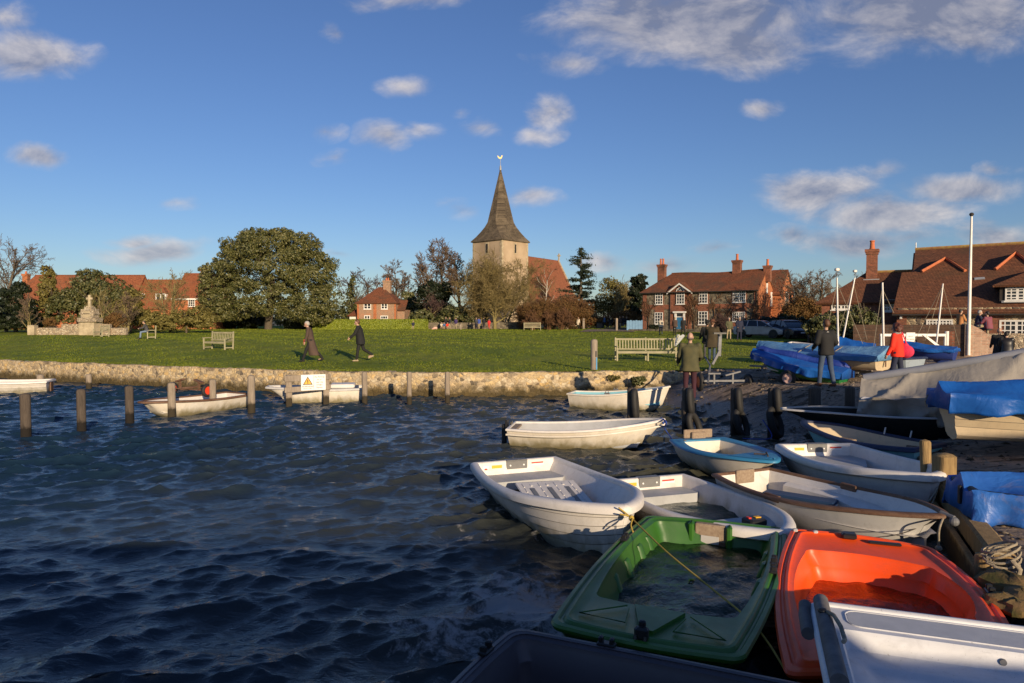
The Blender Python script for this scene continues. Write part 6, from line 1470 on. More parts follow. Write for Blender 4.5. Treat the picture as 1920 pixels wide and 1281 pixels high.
        _, _, zz = wave(gx * 1.1, gy * 1.1); V = np.concatenate([[[cc[0], cc[1], water]], np.concatenate([G, (water + zz * .38)[..., None]], -1).reshape(-1, 3)])
        F = [(1 + i * nn + k, 1 + i * nn + (k + 1) % nn, 1 + (i + 1) * nn + (k + 1) % nn, 1 + (i + 1) * nn + k) for i in range(len(rr) - 1) for k in range(nn)] + [(0, 1 + k, 1 + (k + 1) % nn) for k in range(nn)]
        me = bpy.data.meshes.new('standing_water'); me.from_pydata(V.tolist(), [], F); smooth(me, None); link('standing_water', me, M_bilge if not hasattr(m, '_w') else m, e)
    return e, lc, Lh
def fitting(e, x, y, z, rz=0, m=M_blackp):
    q = MB(); q.M = Matrix.Translation((x, y, z)) @ Matrix.Rotation(rz, 4, 'Z'); q.cbox((0, 0, .012), (.13, .07, .03), .008); q.cbox((-.04, 0, .04), (.03, .05, .05), .008); q.cbox((.04, 0, .04), (.03, .05, .05), .008); return q.build('rowlock_fitting', m, e)
# 11 green: far (stern with motor pad) to near (bow deck)
zg = .42
gFL, gFR, gNL, gNR = at(1212, 966, zg), at(1474, 990, zg), at(1030, 1176, zg + .02), at(1392, 1244, zg + .02)
e11, lc, Lg = sharp_poly_boat('plastic_dinghy', 'green plastic dinghy full of water, blunt bow deck towards the viewer', [gFR, gNR, gNL, gFL], zg, P_green, .34, .05, .085, .13, deck=(0, .55), water=.20, bulge=.07, cr=.16)
wl = lc[3].y; wr_ = lc[0].y
# moulded ribs on the inner sides
for sd, ya, yb_ in ((1, max(wl, wr_), max(lc[1].y, lc[2].y)), (-1, min(wl, wr_), min(lc[1].y, lc[2].y))):
    for k, x in enumerate((.62, .95, 1.45, 1.9)):
        t = x / Lg; y = ya + (yb_ - ya) * t + sd * .07 * 4 * t * (1 - t); rb = MB()
        q = [(x - .06, y - sd * .165, .345), (x + .06, y - sd * .165, .345), (x + .045, y - sd * .25, .09), (x - .045, y - sd * .25, .09)]
        q2 = [(x - .035, y - sd * .20, .335), (x + .035, y - sd * .20, .335), (x + .03, y - sd * .285, .09), (x - .03, y - sd * .285, .09)]
        rb.add(q + q2, [(4, 5, 6, 7), (0, 1, 5, 4), (1, 2, 6, 5), (3, 0, 4, 7)]); rb.build('side_rib', P_green, e11, sm=70)
pad = MB(); ymid = (wl + wr_) / 2 - .02; pad.cbox((.115, ymid, zg - .135), (.09, .34, .27), .01); po = pad.build('motor_board', M_gunp, e11)
pw = MB(); pw.cbox((.165, ymid, zg - .235), (.012, .345, .1), .004); pw.build('wet_board', M_gun, po)
MB().cbox((.175, ymid + .0, zg - .17), (.006, .2, .09), .002).build('label_plate', P_grey, po)
for sd in (-1, 1): q = MB(); q.cbox((.14, ymid + sd * .21, zg - .14), (.12, .07, .30), .02); q.build('pad_surround', P_green, e11, sm=40)
q = MB(); yy = ymid + .48 * (1 if wl > wr_ else -1); q.box((.186, yy, zg - .12), (.006, .17, .16), 0, 0, Matrix.Rotation(R(-14), 4, 'Y')); so = q.build('sticker', M_stk, e11)
q = MB(); q.M = Matrix.Translation((.191, yy, zg - .12)) @ Matrix.Rotation(R(-14), 4, 'Y'); q.cyl((0, 0, 0), (.004, 0, 0), .022, n=10); q.box((.002, 0, -.035), (.004, .02, .02)); q.build('emblem', M_sgreen, so)
# foredeck mouldings: raised centre mast step with diagonal creases
dk = MB(); zb = zg + .04
dk.slab([(Lg - .60, -.20, zb + .008), (Lg - .16, -.05, zb + .018), (Lg - .16, .05, zb + .018), (Lg - .60, .20, zb + .008)], .03); dk.build('deck_moulding', P_green, e11, sm=30)
dm = MB()
dm.tube([(Lg - .55, .25, zb + .004), (Lg - .26, .55, zb + .006), (Lg - .24, .18, zb + .006), (Lg - .5, .22, zb + .004)], .006, 5); dm.build('deck_moulding', P_green, e11, sm=60); dm = MB(); dm.tube([(Lg - .55, -.25, zb + .004), (Lg - .26, -.55, zb + .006), (Lg - .24, -.18, zb + .006), (Lg - .5, -.22, zb + .004)], .006, 5); dm.build('deck_moulding', P_green, e11, sm=60)
fitting(e11, Lg * .36, lc[0].y * 1.02 + (.05 if lc[0].y < 0 else -.05), zg + .02); fitting(e11, Lg * .34, lc[3].y * 1.02 + (.05 if lc[3].y < 0 else -.05), zg + .02)
fx = MB(); fx.cbox((Lg - .03, 0, zg + .09), (.07, .10, .09), .015); fx.cbox((Lg - .05, 0, zg + .15), (.04, .05, .05), .01); fx.tube([(Lg + .0, -.035, zg + .08), (Lg + .04, -.035, zg - .06)], .016, 6); fx.tube([(Lg + .0, .035, zg + .08), (Lg + .04, .035, zg - .06)], .016, 6); fx.build('bow_fitting', M_blackp, e11)
# 12 orange: deck at the far end
zo = .42
oFL, oFR = at(1484, 999, zo), at(1748, 1034, zo); oNL = at(1474, 1262, zo); oNR = Vector((3.62, 4.75, zo))
e12, lc, Lo = sharp_poly_boat('plastic_dinghy', 'orange plastic dinghy with a little water in it, deck at the far end', [oNL, oFL, oFR, oNR], zo, P_orange, .34, .12, .085, .10, deck=(.3, .42), water=.19, bulge=.10, cr=.16)
M_ow = water_mat('orange_bilge', (.30, .03, .004), (.30, .03, .004), (), (-99, -98), .05)
for ch in e12.children:
    if ch.name.startswith('standing_water'): ch.data.materials.clear(); ch.data.materials.append(M_ow)
fitting(e12, Lo * .52, max(l.y for l in lc) * 1.0 + .06, zo + .02); fitting(e12, Lo * .55, min(l.y for l in lc) - .06, zo + .03)
q = MB(); q.cbox((Lo - .14, -.22, zo + .05), (.06, .30, .025), .008); q.build('grab_handle', M_blackp, e12); q = MB(); q.cbox((Lo - .05, .1, zo + .07), (.12, .14, .06), .015); q.build('bow_fitting', M_blackp, e12)
q = MB(); q.cbox((Lo - .02, .42, zo + .06), (.05, .05, .04), .01); q.cbox((Lo - .02, .62, zo + .06), (.05, .05, .04), .01); q.build('clip', P_grey, e12)
# 13 dark mauve-grey boat along the bottom edge
zm_ = .45
c0 = at(962, 1176, zm_); c1 = at(1500, 1292, zm_); dv = (c1 - c0).normalized(); nv = Vector((dv.y, -dv.x, 0)); c1 = c0 + dv * 3.1
nv = Vector((-.42, -.9, 0)).normalized()
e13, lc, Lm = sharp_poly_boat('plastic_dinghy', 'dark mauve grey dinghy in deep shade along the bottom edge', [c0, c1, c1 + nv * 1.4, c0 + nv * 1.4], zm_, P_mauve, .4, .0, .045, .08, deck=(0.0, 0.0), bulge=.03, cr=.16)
fitting(e13, .72, max(l.y for l in lc), zm_ + .01); fitting(e13, .0, max(l.y for l in lc) - .45, zm_ + .01, math.pi / 2)
q = MB(); q.cbox((.9, -.3 if lc[0].y < 0 else .3, .12), (.55, .5, .2), .03); q.build('stern_seat', P_mauve, e13, sm=40)
# 14 foreground white dinghy with wide side deck
zw = .66; c0 = at(1521, 1126, zw); cr_ = at(1925, 1166, zw); dv = ((cr_ - c0).normalized() + Vector((0, -.08, 0))).normalized(); nv = Vector((dv.y, -dv.x, 0)) * 1
if nv.y > 0: nv = -nv
nv = (nv * .98 + dv * -.12).normalized()
e14 = empty('plastic_dinghy', (c0.x, c0.y, 0), math.atan2(dv.y, dv.x), 'white dinghy in the bottom right corner with broad textured side deck and grey fender', 'dinghy')
Lw = 3.3; Bw = 1.45
P_fw = plastic('boat_cool_white', (.70, .71, .74), None, .3)
P_deck = mat('textured_deck', (.48, .50, .54), (.42, .44, .48), 9, .55, .8, 260, bdist=.004)
hl = MB(); x0, x1 = 0, Lw
sec = [(0.0, zw - .02), (-.03, zw - .03), (-.05, zw - .10), (-.10, .1), (-.30, -.15)]
prof = []
# hull box with rounded corners built from rings
def rrect(ins, z, r_, top=0):
    out = []; a0, a1, b0, b1 = ins, Lw - ins, -Bw + ins, -ins
    for (cx, cy, s0) in ((a1 - r_, b1 - r_, 0), (a0 + r_, b1 - r_, 90), (a0 + r_, b0 + r_, 180), (a1 - r_, b0 + r_, 270)):
        for k in range(7): a = R(s0 + 15 * k); out.append((cx + r_ * math.cos(a), cy + r_ * math.sin(a), z))
    return out
hl = MB(); bridge(hl, [rrect(.0, zw - .03, .10), rrect(.03, zw - .2, .10), rrect(.12, .3, .12), rrect(.35, .2, .2)], True); hl.build('hull', P_fw, e14, sm=40)
rm = MB(); bridge(rm, [rrect(.01, zw - .05, .10), rrect(-.02, zw - .04, .11), rrect(-.02, zw - .01, .11), rrect(-.0, zw + .008, .10), rrect(.03, zw + .012, .09), rrect(.045, zw, .08)]); rm.build('gunwale', P_fw, e14, sm=50)
dkw = .36; dk = MB(); zd = zw - .012
def rr2(a0, a1, b0, b1, z, r_):
    out = []
    for (cx, cy, s0) in ((a1 - r_, b1 - r_, 0), (a0 + r_, b1 - r_, 90), (a0 + r_, b0 + r_, 180), (a1 - r_, b0 + r_, 270)):
        for k in range(7): a = R(s0 + 15 * k); out.append((cx + r_ * math.cos(a), cy + r_ * math.sin(a), z))
    return out
bridge(dk, [rrect(.045, zw, .08), rrect(.05, zd, .07), rr2(.14, Lw - .5, -Bw + .12, -dkw - .05, zd, .06), rr2(.16, Lw - .52, -Bw + .14, -dkw - .075, zd - .03, .05), rr2(.17, Lw - .55, -Bw + .15, -dkw - .10, .535, .05), rr2(.18, Lw - .56, -Bw + .16, -dkw - .13, .52, .05), rr2(.26, Lw - .58, -Bw + .18, -dkw - .26, .515, .05), rr2(.30, Lw - .7, -Bw + .3, -dkw - .30, .495, .05), rr2(.34, Lw - .75, -Bw + .4, -dkw - .36, .49, .04)], False, False)
n_ = 28; o_ = len(dk.v) - n_; dk.f.append(tuple(range(o_, o_ + n_))); dk.mi.append(0); dk.build('liner', P_fw, e14, sm=35)
pn = MB(); pn.add([(p[0], p[1], p[2]) for p in rr2(.22, 2.6, -dkw + .02, -.09, zd + .004, .08)], [tuple(range(28))]); pn.build('deck_panel', P_deck, e14)
ed = MB(); ed.tube(rr2(.21, 2.61, -dkw + .01, -.08, zd + .003, .09), .005, 5, closed=True); ed.build('panel_bead', P_fw, e14)
hd = MB(); hd.tube(rr2(1.42, 2.1, -dkw + .09, -.13 - .02, zd + .006, .05), .012, 6, closed=True); hd.build('hatch_recess', P_fw, e14, sm=60); MB().add(rr2(1.43, 2.09, -dkw + .1, -.16, zd + .006, .045), [tuple(range(28))]).build('hatch', P_white, e14)
q = MB(); q.lathe([(.02, -.012), (.022, 0), (.012, .006), (.001, .007)], (1.08, -dkw - .085, .59), 12, 'Y'); q.build('bolt', M_metal, e14)
fe = MB(); fe.tube([(.055, -.10, zw + .045), (.05, -.7, zw + .05), (.05, -1.3, zw + .05)], .052, 14); fe.build('fender_tube', M_greyrub, e14, sm=50)
fe = MB(); fe.tube([(-.045, -.05, zw - .02), (-.055, -.22, zw - .035), (-.055, -.50, zw - .04)], .045, 12); fe.build('fender_tube', M_greyrub, e14, sm=50)
rp = MB(); rp.tube([(.06, -.42, zw + .10), (.10, -.5, zw + .11), (.13, -.62, zw + .09), (.14, -.75, zw + .06), (.12, -.85, zw + .09)], .014, 7); rp.build('lashing', M_rope_w, e14, sm=60)
q = MB(); q.ell((.04, -.42, zw + .10), (.035, .03, .02)); q.build('knot', M_blackp, e14)

# yellow rope from the tender's bow over the green dinghy to the orange one's corner
k1 = at(1184, 972, .56)
rope('yellow_rope', 'yellow rope stretched over the green dinghy from the white bow', [at(1160, 952, .66), k1, at(1250, 1035, .50), at(1330, 1100, .43), at(1400, 1158, .42), at(1440, 1205, .38), at(1475, 1262, .34)], .0085, M_rope_y)
rope('yellow_rope', 'short yellow rope end with its knot hanging below the white bow', [at(1162, 964, .60), k1 + Vector((.0, 0, .01)), at(1183, 985, .53), at(1187, 998, .48)], .009, M_rope_y)
o = MB().ell(k1, (.03, .022, .035)).build('rope_knot', M_rope_y, sm=None); smooth(o.data, None); tag(o, 'yellow rope knot below the bow of the lapped tender', 'knot')

# ------------------------------------------------------------------ dark boats on the hard and covered boats
e, h = boat('rowing_boat', 'black hulled boat with thin white rim in shade behind the navy rimmed boat', Vector((9.6, 13.6, .92)), at(1466, 766, .88), Hull(0, 1.4, .62, .62, w0=.7, w1=.12, pw=2.4, bow_rake=.5, fine=.2, keel=0), P_black, rim=(.03, .015, .015), rimm=P_grey, liner=P_black, floor=.2, z=.26)
e, h = boat('rowing_boat', 'shaded boat with thick navy rim and cream inside lying under the covered boats', at(1742, 838, .58), at(1507, 790, .72), Hull(0, 1.30, .56, .70, w0=.74, pw=2.2, bow_rake=.3, keel=-.05), P_lblue, rim=(.05, .03, .045), rimm=P_dblue, liner=P_cream, floor=.15, thwarts=((.3, .25, .36), (.66, .25, .40)), z=0.02)
MB().cbox((h.L * .66, 0, .43), (.3, .5, .05), .01).build('seat_board', M_gunp, e)
for k in range(2): MB().tube([(h.L * (.25 + .2 * k), -.55, .58), (h.L * (.25 + .2 * k), -.60, .70)], .015, 6).build('peg', P_white, e)

def cover(e, h, top, skirt, m, ridge=.25, seed=1, fold2=.012, ov=.05, name='cover', wr=.035, z_end=None, sag=.5, profile=None, nA=90, seam=None):
    """draped cover: rides over a ridge line then hangs as a skirt with folds"""
    r = np.random.default_rng(seed); nA = 170 if fold2 > .02 else nA; T = np.linspace(-.015, 1.015, nA); rows = []
    S_ = np.linspace(-1, 1, 41)
    ph = r.uniform(0, 6.28, 12); fr = r.uniform(6, 26, 12)
    for t in T:
        tt = min(max(t, 0), 1); w = max(h.w(tt), .03) + ov; x = t * h.L; zs = h.sheer(tt) + .03
        rz_ = (profile(tt) if profile else ridge * (1 - .35 * abs(2 * tt - 1) ** 2)); row = []
        fold = sum(math.sin(fr[k] * t * h.L * .5 + ph[k]) for k in range(6)) / 6
        for s in S_:
            a = abs(s)
            if a < .62:
                q = a / .62; y = w * q; z = zs + rz_ * (1 - q ** 1.15) - sag * .06 * math.sin(math.pi * q) * (1 + .6 * math.sin(t * 17 + ph[2]))
                z += .010 * math.sin(fr[7] * t + 5 * q + ph[7]) + .012 * fold * q + fold2 * q * q * (abs(math.sin(t * 7.3 + q * 2 + ph[1])) - .5) * (1 + fold)
                y += fold2 * .8 * q * math.sin(t * 11 + q * 4 + ph[5])
            else:
                q = (a - .62) / .38; hang = skirt * (1 + .18 * fold + .10 * math.sin(t * 9 + ph[9])); y = w + .015 + wr * q * (fold * 1.5 + math.sin(fr[9] * t * 2.2 + ph[3]) * .8) - .03 * q; z = zs - .01 - hang * q
            if fold2 > .02:   # diagonal tension folds of heavy canvas
                X_ = t * h.L; g1 = (1 - abs(math.sin(2.3 * X_ + 3.2 * a + ph[0] + .6 * math.sin(1.7 * X_)))) ** 3; g2 = (1 - abs(math.sin(1.6 * X_ - 4.1 * a + ph[6] + .8 * math.sin(1.1 * X_ + 1)))) ** 3; g3 = (1 - abs(math.sin(5.1 * X_ - 2.2 * a + ph[8]))) ** 4
                aa = a ** 1.5; y += fold2 * (g1 * 1.3 + g2 * 1.2 + .6 * g3 - .6) * aa; z += fold2 * .8 * (g1 + g2 - .5) * (1 - a)
            row.append((x + .012 * math.sin(9 * s + ph[4]), math.copysign(y, s) if s else 0, z))
        rows.append(row)
    # end flaps
    first = [(rows[0][j][0] - .02, rows[0][j][1] * .98, min(rows[0][j][2], h.sheer(0) + .03 - skirt * .9)) for j in range(len(S_))]
    last = [(rows[-1][j][0] + .02, rows[-1][j][1] * .98, min(rows[-1][j][2], h.sheer(1) + .03 - skirt * .8)) for j in range(len(S_))]
    rows = [first] + rows + [last]
    V = np.array(rows); ny = len(S_); V[1:-1] += r.normal(0, .0022, V[1:-1].shape); i = np.arange(ny - 1)[None, :] + ny * np.arange(len(rows) - 1)[:, None]
    me = np_mesh(name, V.reshape(-1, 3), np.stack([i, i + 1, i + ny + 1, i + ny], -1).reshape(-1, 4), 60); o = link(name, me, m, e)
    so = o.modifiers.new('thickness', 'SOLIDIFY'); so.thickness = .006; so.offset = -1
    return o, V
def trailer(name, lab, e_boat, h, x, r=.2, hub=M_hub, W_=1.35, zaxle=None, g=.0, drawbar=True, grp=None):
    """two wheeled road trailer beneath a boat; shares the boat's axis"""
    M4 = Matrix.Translation(e_boat.location) @ Matrix.Rotation(e_boat.rotation_euler.z, 4, 'Z'); p = M4 @ Vector((x, 0, 0))
    t = empty(name, (p.x, p.y, g), e_boat.rotation_euler.z, lab, 'trailer', grp)
    f = MB(); f.tube([(0, -W_ / 2, r), (0, W_ / 2, r)], .03, 8); f.bb(-1.0, h.L - x + .35, -.03, .03, r + .02, r + .08)
    for s in (-1, 1): f.bb(-.7, .8, s * .42 - .02, s * .42 + .02, r + .03, r + .08); f.box((0, s * .4, r + .16), (.3, .12, .05), 0, 0, Matrix.Rotation(R(-18 * s), 4, 'X'))
    f.build('frame', M_metal, t)
    for s in (-1, 1): wheel(t, (0, s * W_ / 2, r), r, .13, hub)
    return t
TR = 'boat trailers on the slipway'
# 17 grey canvas
A = Vector((7.65, 14.7, 0)); Bp = Vector((12.0, 12.0, 0))
h = Hull(0, 1.75, .50, .5, w0=.74, w1=.45, pw=2, bow_rake=.1, fine=.3, keel=0)
e, h = boat('covered_boat', 'long boat under a grey canvas cover sloping up to the right', A, Bp, h, P_teal, rim=(.05, .03, .04), rimm=P_white, liner=P_grey, z=.62, floor=.1)
cover(e, h, 0, .42, T_grey, seed=3, profile=lambda t: .34 + 1.2 * t, wr=.10, sag=1.6, fold2=.14, ov=.16)
sb = MB(); sb.tube([(h.L * t, 0, h.sheer(t) + .045 + .34 + 1.2 * t) for t in np.linspace(-.01, 1.0, 20)], .085, 8); sb.build('cover_spine', M_padgrey if False else mat('canvas_spine', (.24, .25, .29), (.19, .2, .24), 3, .7), e, sm=60)
trailer('boat_trailer', 'dark trailer beneath the grey canvas covered boat', e, h, 2.0, .22, M_metal, 1.5, g=.42, grp=TR)
# 18 blue tarp, cream hull
h = Hull(0, 1.55, .78, .9, w0=.52, w1=.2, pw=2.4, bow_rake=.3, fine=.32, keel=0, stern_rake=.16)
e, h = boat('covered_boat', 'cream clinker hull under a bright royal blue cover at the right edge', Vector((7.25, 11.45, 0)), Vector((11.3, 10.7, 0)), h, P_cream, rim=(.05, .03, .03), rimm=P_cream, liner=P_cream, z=.74, planks=5, floor=.2)
cover(e, h, 0, .30, T_blue, seed=8, profile=lambda t: .16 + .10 * math.sin(math.pi * t), wr=.04, sag=.8)
MB().tube([(-.12, .3, .72), (-.16, .3, .6), (-.14, .3, .5)], .012, 6).build('lashing', M_rope_w, e)
trailer('boat_trailer', 'shaded trailer under the cream clinker boat', e, h, 2.2, .25, M_hubr, 1.5, g=.55, grp=TR)
# 19 blue tarp close to the quay edge
h = Hull(0, 1.20, .36, .42, w0=.60, w1=.3, pw=2.6, bow_rake=.2, fine=.22, keel=0)
e19, h19 = boat('covered_boat', 'low dinghy under a scuffed bright blue tarpaulin lying on the quay edge', Vector((5.30, 7.95, 0)), Vector((8.5, 7.1, 0)), h, P_black, rim=(.05, .03, .03), liner=P_black, z=.45, floor=.1)
cover(e19, h19, 0, .34, T_blue_d, seed=12, profile=lambda t: .12 + .05 * math.sin(5 * t), wr=.05, sag=1.2)
MB().cbox((-.08, -.12, .28), (.04, .05, .22), .01).build('buckle_strap', M_blackp, e19)
# 20 and 21 covered dinghies on road trailers
h = Hull(0, 1.32, .38, .50, w0=.8, pw=2.1, bow_rake=.35, fine=.22, keel=0)
e, h = boat('covered_boat', 'dinghy with dark blue cover, white topsides and green bottom on a trailer', Vector((X(1585, 19.6), 19.6, 0)), Vector((X(1408, 21.5), 21.5, 0)), h, P_white2, rim=(.04, .03, .03), liner=P_white, z=.86, floor=.1, bottom=P_hullgreen)
e.rotation_euler.y = R(-7.5)
cover(e, h, 0, .22, T_blue, seed=21, profile=lambda t: .10, wr=.05)
ro = MB(); pts = [(h.L * t, -.35 + .5 * t * .5, h.sheer(t) + .12 + .05 * math.sin(3.1 * t)) for t in np.linspace(0, .99, 16)]; ro.tube(pts, [.02] + [.13 + .03 * math.sin(k) for k in range(14)] + [.05], 10); ro.build('sail_roll', T_blue2, e, sm=60)
tr = trailer('boat_trailer', 'two wheeled trailer with pale spoked hubs under the dark blue covered dinghy', e, h, 1.35, .24, M_hub, 1.45, g=.80, grp=TR)
h = Hull(0, 1.62, .44, .55, w0=.86, pw=2.1, bow_rake=.3, fine=.2, keel=0, stern_rake=.1)
e, h = boat('covered_boat', 'cream dinghy under a faded light blue cover, mast through it, on a trailer', Vector((X(1662, 20.2), 20.2, 0)), Vector((X(1424, 23.4), 23.4, 0)), h, P_cream, rim=(.04, .03, .03), liner=P_white, z=1.24, floor=.1)
cover(e, h, 0, .17, T_lblue, seed=23, profile=lambda t: .26 - .05 * t, wr=.02)
sk = MB(); 
for sd in (1, -1): sk.slab([(x, (y + .062) * sd, z - .02) for x, y, z in h.loop(0, 0)[2:12:2]] + [(x, (y + .062) * sd, z - .19) for x, y, z in h.loop(0, 0)[2:12:2][::-1]], .004 * sd)
q = MB(); 
for t in (.30, .55): 
    w = h.w(t) + .06; q.tube([(h.L * t, y * w, h.sheer(t) + .05 + .22 * (1 - abs(y) ** 1.2)) for y in np.linspace(-1, 1, 11)] + [(h.L * t, w, -.1)], .014, 5)
q.build('lashing', M_rope_w, e)
MB().cbox((-.03 + .02, .05, .26), (.02, .07, .28), .006).build('rudder_fitting', M_gun, e)
tr = trailer('boat_trailer', 'two wheeled trailer with pale spoked hubs under the light blue covered dinghy', e, h, 1.3, .25, M_hub, 1.5, g=.86, grp=TR)
def mast(name, lab, px, d, pyt, pyb, lean=0, flag=False, stays=(), m=M_alu, base=1.0, r=.035):
    xb = X(px, d); zt = Z(pyt, d); zb = Z(pyb, d); e = empty(name, (xb, d, zb), 0, lab, 'mast', 'dinghy masts standing above the covered boats'); H = zt - zb
    MB().tube([(0, 0, 0), (lean * .5, 0, H * .5), (lean, 0, H)], [r, r * .95, r * .8], 8).build('pole', m, e, sm=60)
    if flag: f = MB(); f.tube([(lean, 0, H), (lean, 0, H + .22)], .008, 5); f.build('whip', M_metal, e); MB().cbox((lean, 0, H + .26), (.13, .13, .10), .02).build('mast_head_float', P_white, e)
    for (sx, sy, sz, ft) in stays: MB().tube([(lean * ft, 0, H * ft), (sx, sy, sz)], .009, 4).build('stay', M_rope_w, e)
    return e
mast('mast', 'left of the two masts topped with small white floats', 1571.5, 22.0, 521, 648, -.07, True, ((.9, .2, .05, .93), (-.5, -.1, .1, .9)))
mast('mast', 'right leaning mast topped with a small white float', 1581, 27.0, 521, 633, .42, True, ((1.1, .3, -.1, .9), (-.4, -.3, .0, .9)))
mast('mast', 'single mast rising left of the person in the red jacket', 1657, 23.5, 530, 652, -.08, False, ((.5, .3, 1.2, .9), (-.35, 0, .0, .95)), r=.04)
mast('mast', 'rightmost mast above the navy blue dinghy, leaning slightly right', 1756, 26.0, 532, 643, .2, False, ((1.0, .2, -.1, .98), (-.75, .2, .0, .98), (-.55, -.2, .1, .98)))
# other dinghies behind
h = Hull(0, 1.5, .42, .5, w0=.8, pw=2.1, bow_rake=.3, fine=.22, keel=0)
e, h = boat('covered_boat', 'royal blue covered dinghy behind the pair of masts', Vector((X(1640, 27), 27, 0)), Vector((X(1545, 28), 28, 0)), h, P_royal, liner=P_royal, z=1.2, floor=.1); cover(e, h, 0, .2, T_blue2 if False else T_blue, seed=31, profile=lambda t: .16 + .35 * t, wr=.04)
h = Hull(0, 1.45, .40, .5, w0=.8, pw=2.1, bow_rake=.3, fine=.22, keel=0)
e, h = boat('sailing_dinghy', 'navy blue dinghy with round bulging side and rope, right of the red jacket', Vector((X(1793, 25.6), 25.6, 0)), Vector((X(1690, 26.8), 26.8, 0)), h, P_royal, rim=(.06, .03, .03), liner=P_dblue, z=1.22, floor=.1)
cover(e, h, 0, .10, T_blue, seed=33, profile=lambda t: .10 + .1 * t)
MB().tube([(h.L * t, -h.w(t) * .7, h.sheer(t) + .09) for t in np.linspace(.1, .9, 12)], .07, 8).build('rolled_cover', M_gunp if False else mat('olive_canvas', (.10, .085, .045), (.07, .06, .03), 4, .8), e, sm=60)
MB().lathe([(.02, -.05), (.3, -.05), (.34, 0), (.3, .05), (.02, .05)], (h.L * .32, -.74, .15), 20, 'Y').build('bow_wheel_cover', P_royal, e, sm=40)
MB().bb(h.L * .55, h.L * .55 + .12, -.74, -.73, .24, .34).build('sail_number', M_stk, e)
h = Hull(0, 1.4, .5, .5, w0=.8, w1=.3, pw=2.1, bow_rake=.3, fine=.2, keel=0)
e, h = boat('rowing_boat', 'pale grey blue open boat behind the person in the red jacket', Vector((X(1718, 21.6), 21.6, 0)), Vector((X(1640, 22.8), 22.8, 0)), h, P_ltblue_hull, rim=(.05, .03, .04), rimm=P_dblue, liner=P_dblue, z=1.05, floor=.1)
h = Hull(0, 1.3, .36, .5, w0=.75, pw=2.2, bow_rake=.3, fine=.25, keel=0)
e, h = boat('rowing_boat', 'white rimmed dark dinghy bow showing behind the light blue covered dinghy', Vector((X(1552, 25.6), 25.6, 0)), Vector((X(1484, 28.5), 28.5, 0)), h, P_dblue, rim=(.05, .03, .05), rimm=P_white, liner=P_dblue, z=1.32, floor=.1)
# empty launching trailer with winch post
tx, ty = X(1358, 21.3), 21.3; e = empty('launching_trailer', (tx, ty, gz(tx, ty) + .02), R(5), 'empty galvanised launching trailer with winch post and red hubbed wheel on the slipway', 'trailer')
f = MB(); Wt = 1.5; f.bb(-Wt / 2, Wt / 2, -.03, .03, .26, .32)
for x, rz_, ry in ((-.32, 0, 0), (.28, 0, -14)): f.bb(x - .025, x + .025, -.035, .035, .2, .50); f.box((x, 0, .52), (.5 if ry else .4, .1, .045), 0, 0, Matrix.Rotation(R(ry), 4, 'Y'))
f.tube([(-.7, -.5, .30), (-.1, .9, .72), (.0, 1.6, .95)], .03, 6); f.build('frame', M_metal, e)
f = MB(); f.box((.02, .7, .98), (.07, .06, .5), 0, 0, Matrix.Rotation(R(28), 4, 'Y')); f.box((.17, .8, 1.38), (.10, .08, .72), 0, 0, Matrix.Rotation(R(2), 4, 'Y')); f.build('winch_post', M_metal, e); f = MB(); f.box((.17, .8, 1.76), (.42, .1, .05)); f.cyl((.17, .7, 1.71), (.17, .9, 1.71), .04); f.build('bow_rest', M_blackp, e)
wheel(e, (-.78, 0, .26), .29, .13, M_hubr, 'X'); wheel(e, (.78, 0, .22), .29, .13, M_metal, 'X')

# ------------------------------------------------------------------ mooring posts
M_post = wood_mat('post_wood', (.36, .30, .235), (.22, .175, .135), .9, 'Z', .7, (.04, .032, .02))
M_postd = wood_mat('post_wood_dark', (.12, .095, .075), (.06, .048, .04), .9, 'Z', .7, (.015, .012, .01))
M_posty = wood_mat('post_wood_warm', (.40, .27, .12), (.20, .13, .06), .85, 'Z', .8, (.10, .065, .03))
def post(lab, px, yt, yb, wpx, m=M_post, group='wooden posts standing in the water before the sea wall', round_=True, d=None, lean=0, name='mooring_post', zb=None, parent=None):
    d = d or at(px, yb, 0).y; zt = Z(yt, d); x = X(px, d); r = wpx / 1280 * d / 2; k = MB()
    z0 = -.9 if zb is None else zb
    prof = [(r, z0), (r * 1.02, 0), (r * .98, zt * .6), (r, zt - r * .6), (r * .86, zt - r * .25), (r * .5, zt - .01), (r * .1, zt)]
    if not round_: k.cbox((0, 0, (z0 + zt) / 2), (2 * r, 2 * r, zt - z0), .03)
    else: k.lathe(prof, (0, 0, 0), 12)
    rr = np.random.default_rng(int(px)); v = k.v; k.v = [(a + rr.normal(0, r * .03) + lean * c, b + rr.normal(0, r * .03), c) for a, b, c in v]
    o = k.build(name, m, None, (x, d, 0), 0, 45); return tag(o, lab, 'post', group)
PT = [(45, 737, 823, 18, 'leftmost dark post standing alone in open water'), (150, 729, 811, 16, 'second dark post from the left in open water'), (240.5, 723, 793, 15, 'third post, between the open water and the brown rimmed boat'),
      (320, 717, 783, 14, 'post in front of the brown rimmed boat near its bow'), (397.5, 711, 770, 12.5, 'post in front of the brown rimmed boat near the trolley'), (470, 703, 773, 13.5, 'post right of the red hubbed trolley wheel'),
      (683, 697, 757, 10.5, 'post touching the right end of the grey dinghy'), (767, 697, 758, 9.5, 'post before bare wall, its shadow on the stones at left'), (838.5, 697, 755, 9.5, 'rightmost round post before the sea wall')]
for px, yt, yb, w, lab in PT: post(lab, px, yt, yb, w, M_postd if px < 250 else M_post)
post('short post stump at the foot of the wall behind the leftmost boat', 74, 702, 724, 12, M_post, d=26.8); post('short post stump at the foot of the wall left of the second dark post', 165, 701, 724, 10, M_post, d=27.0)
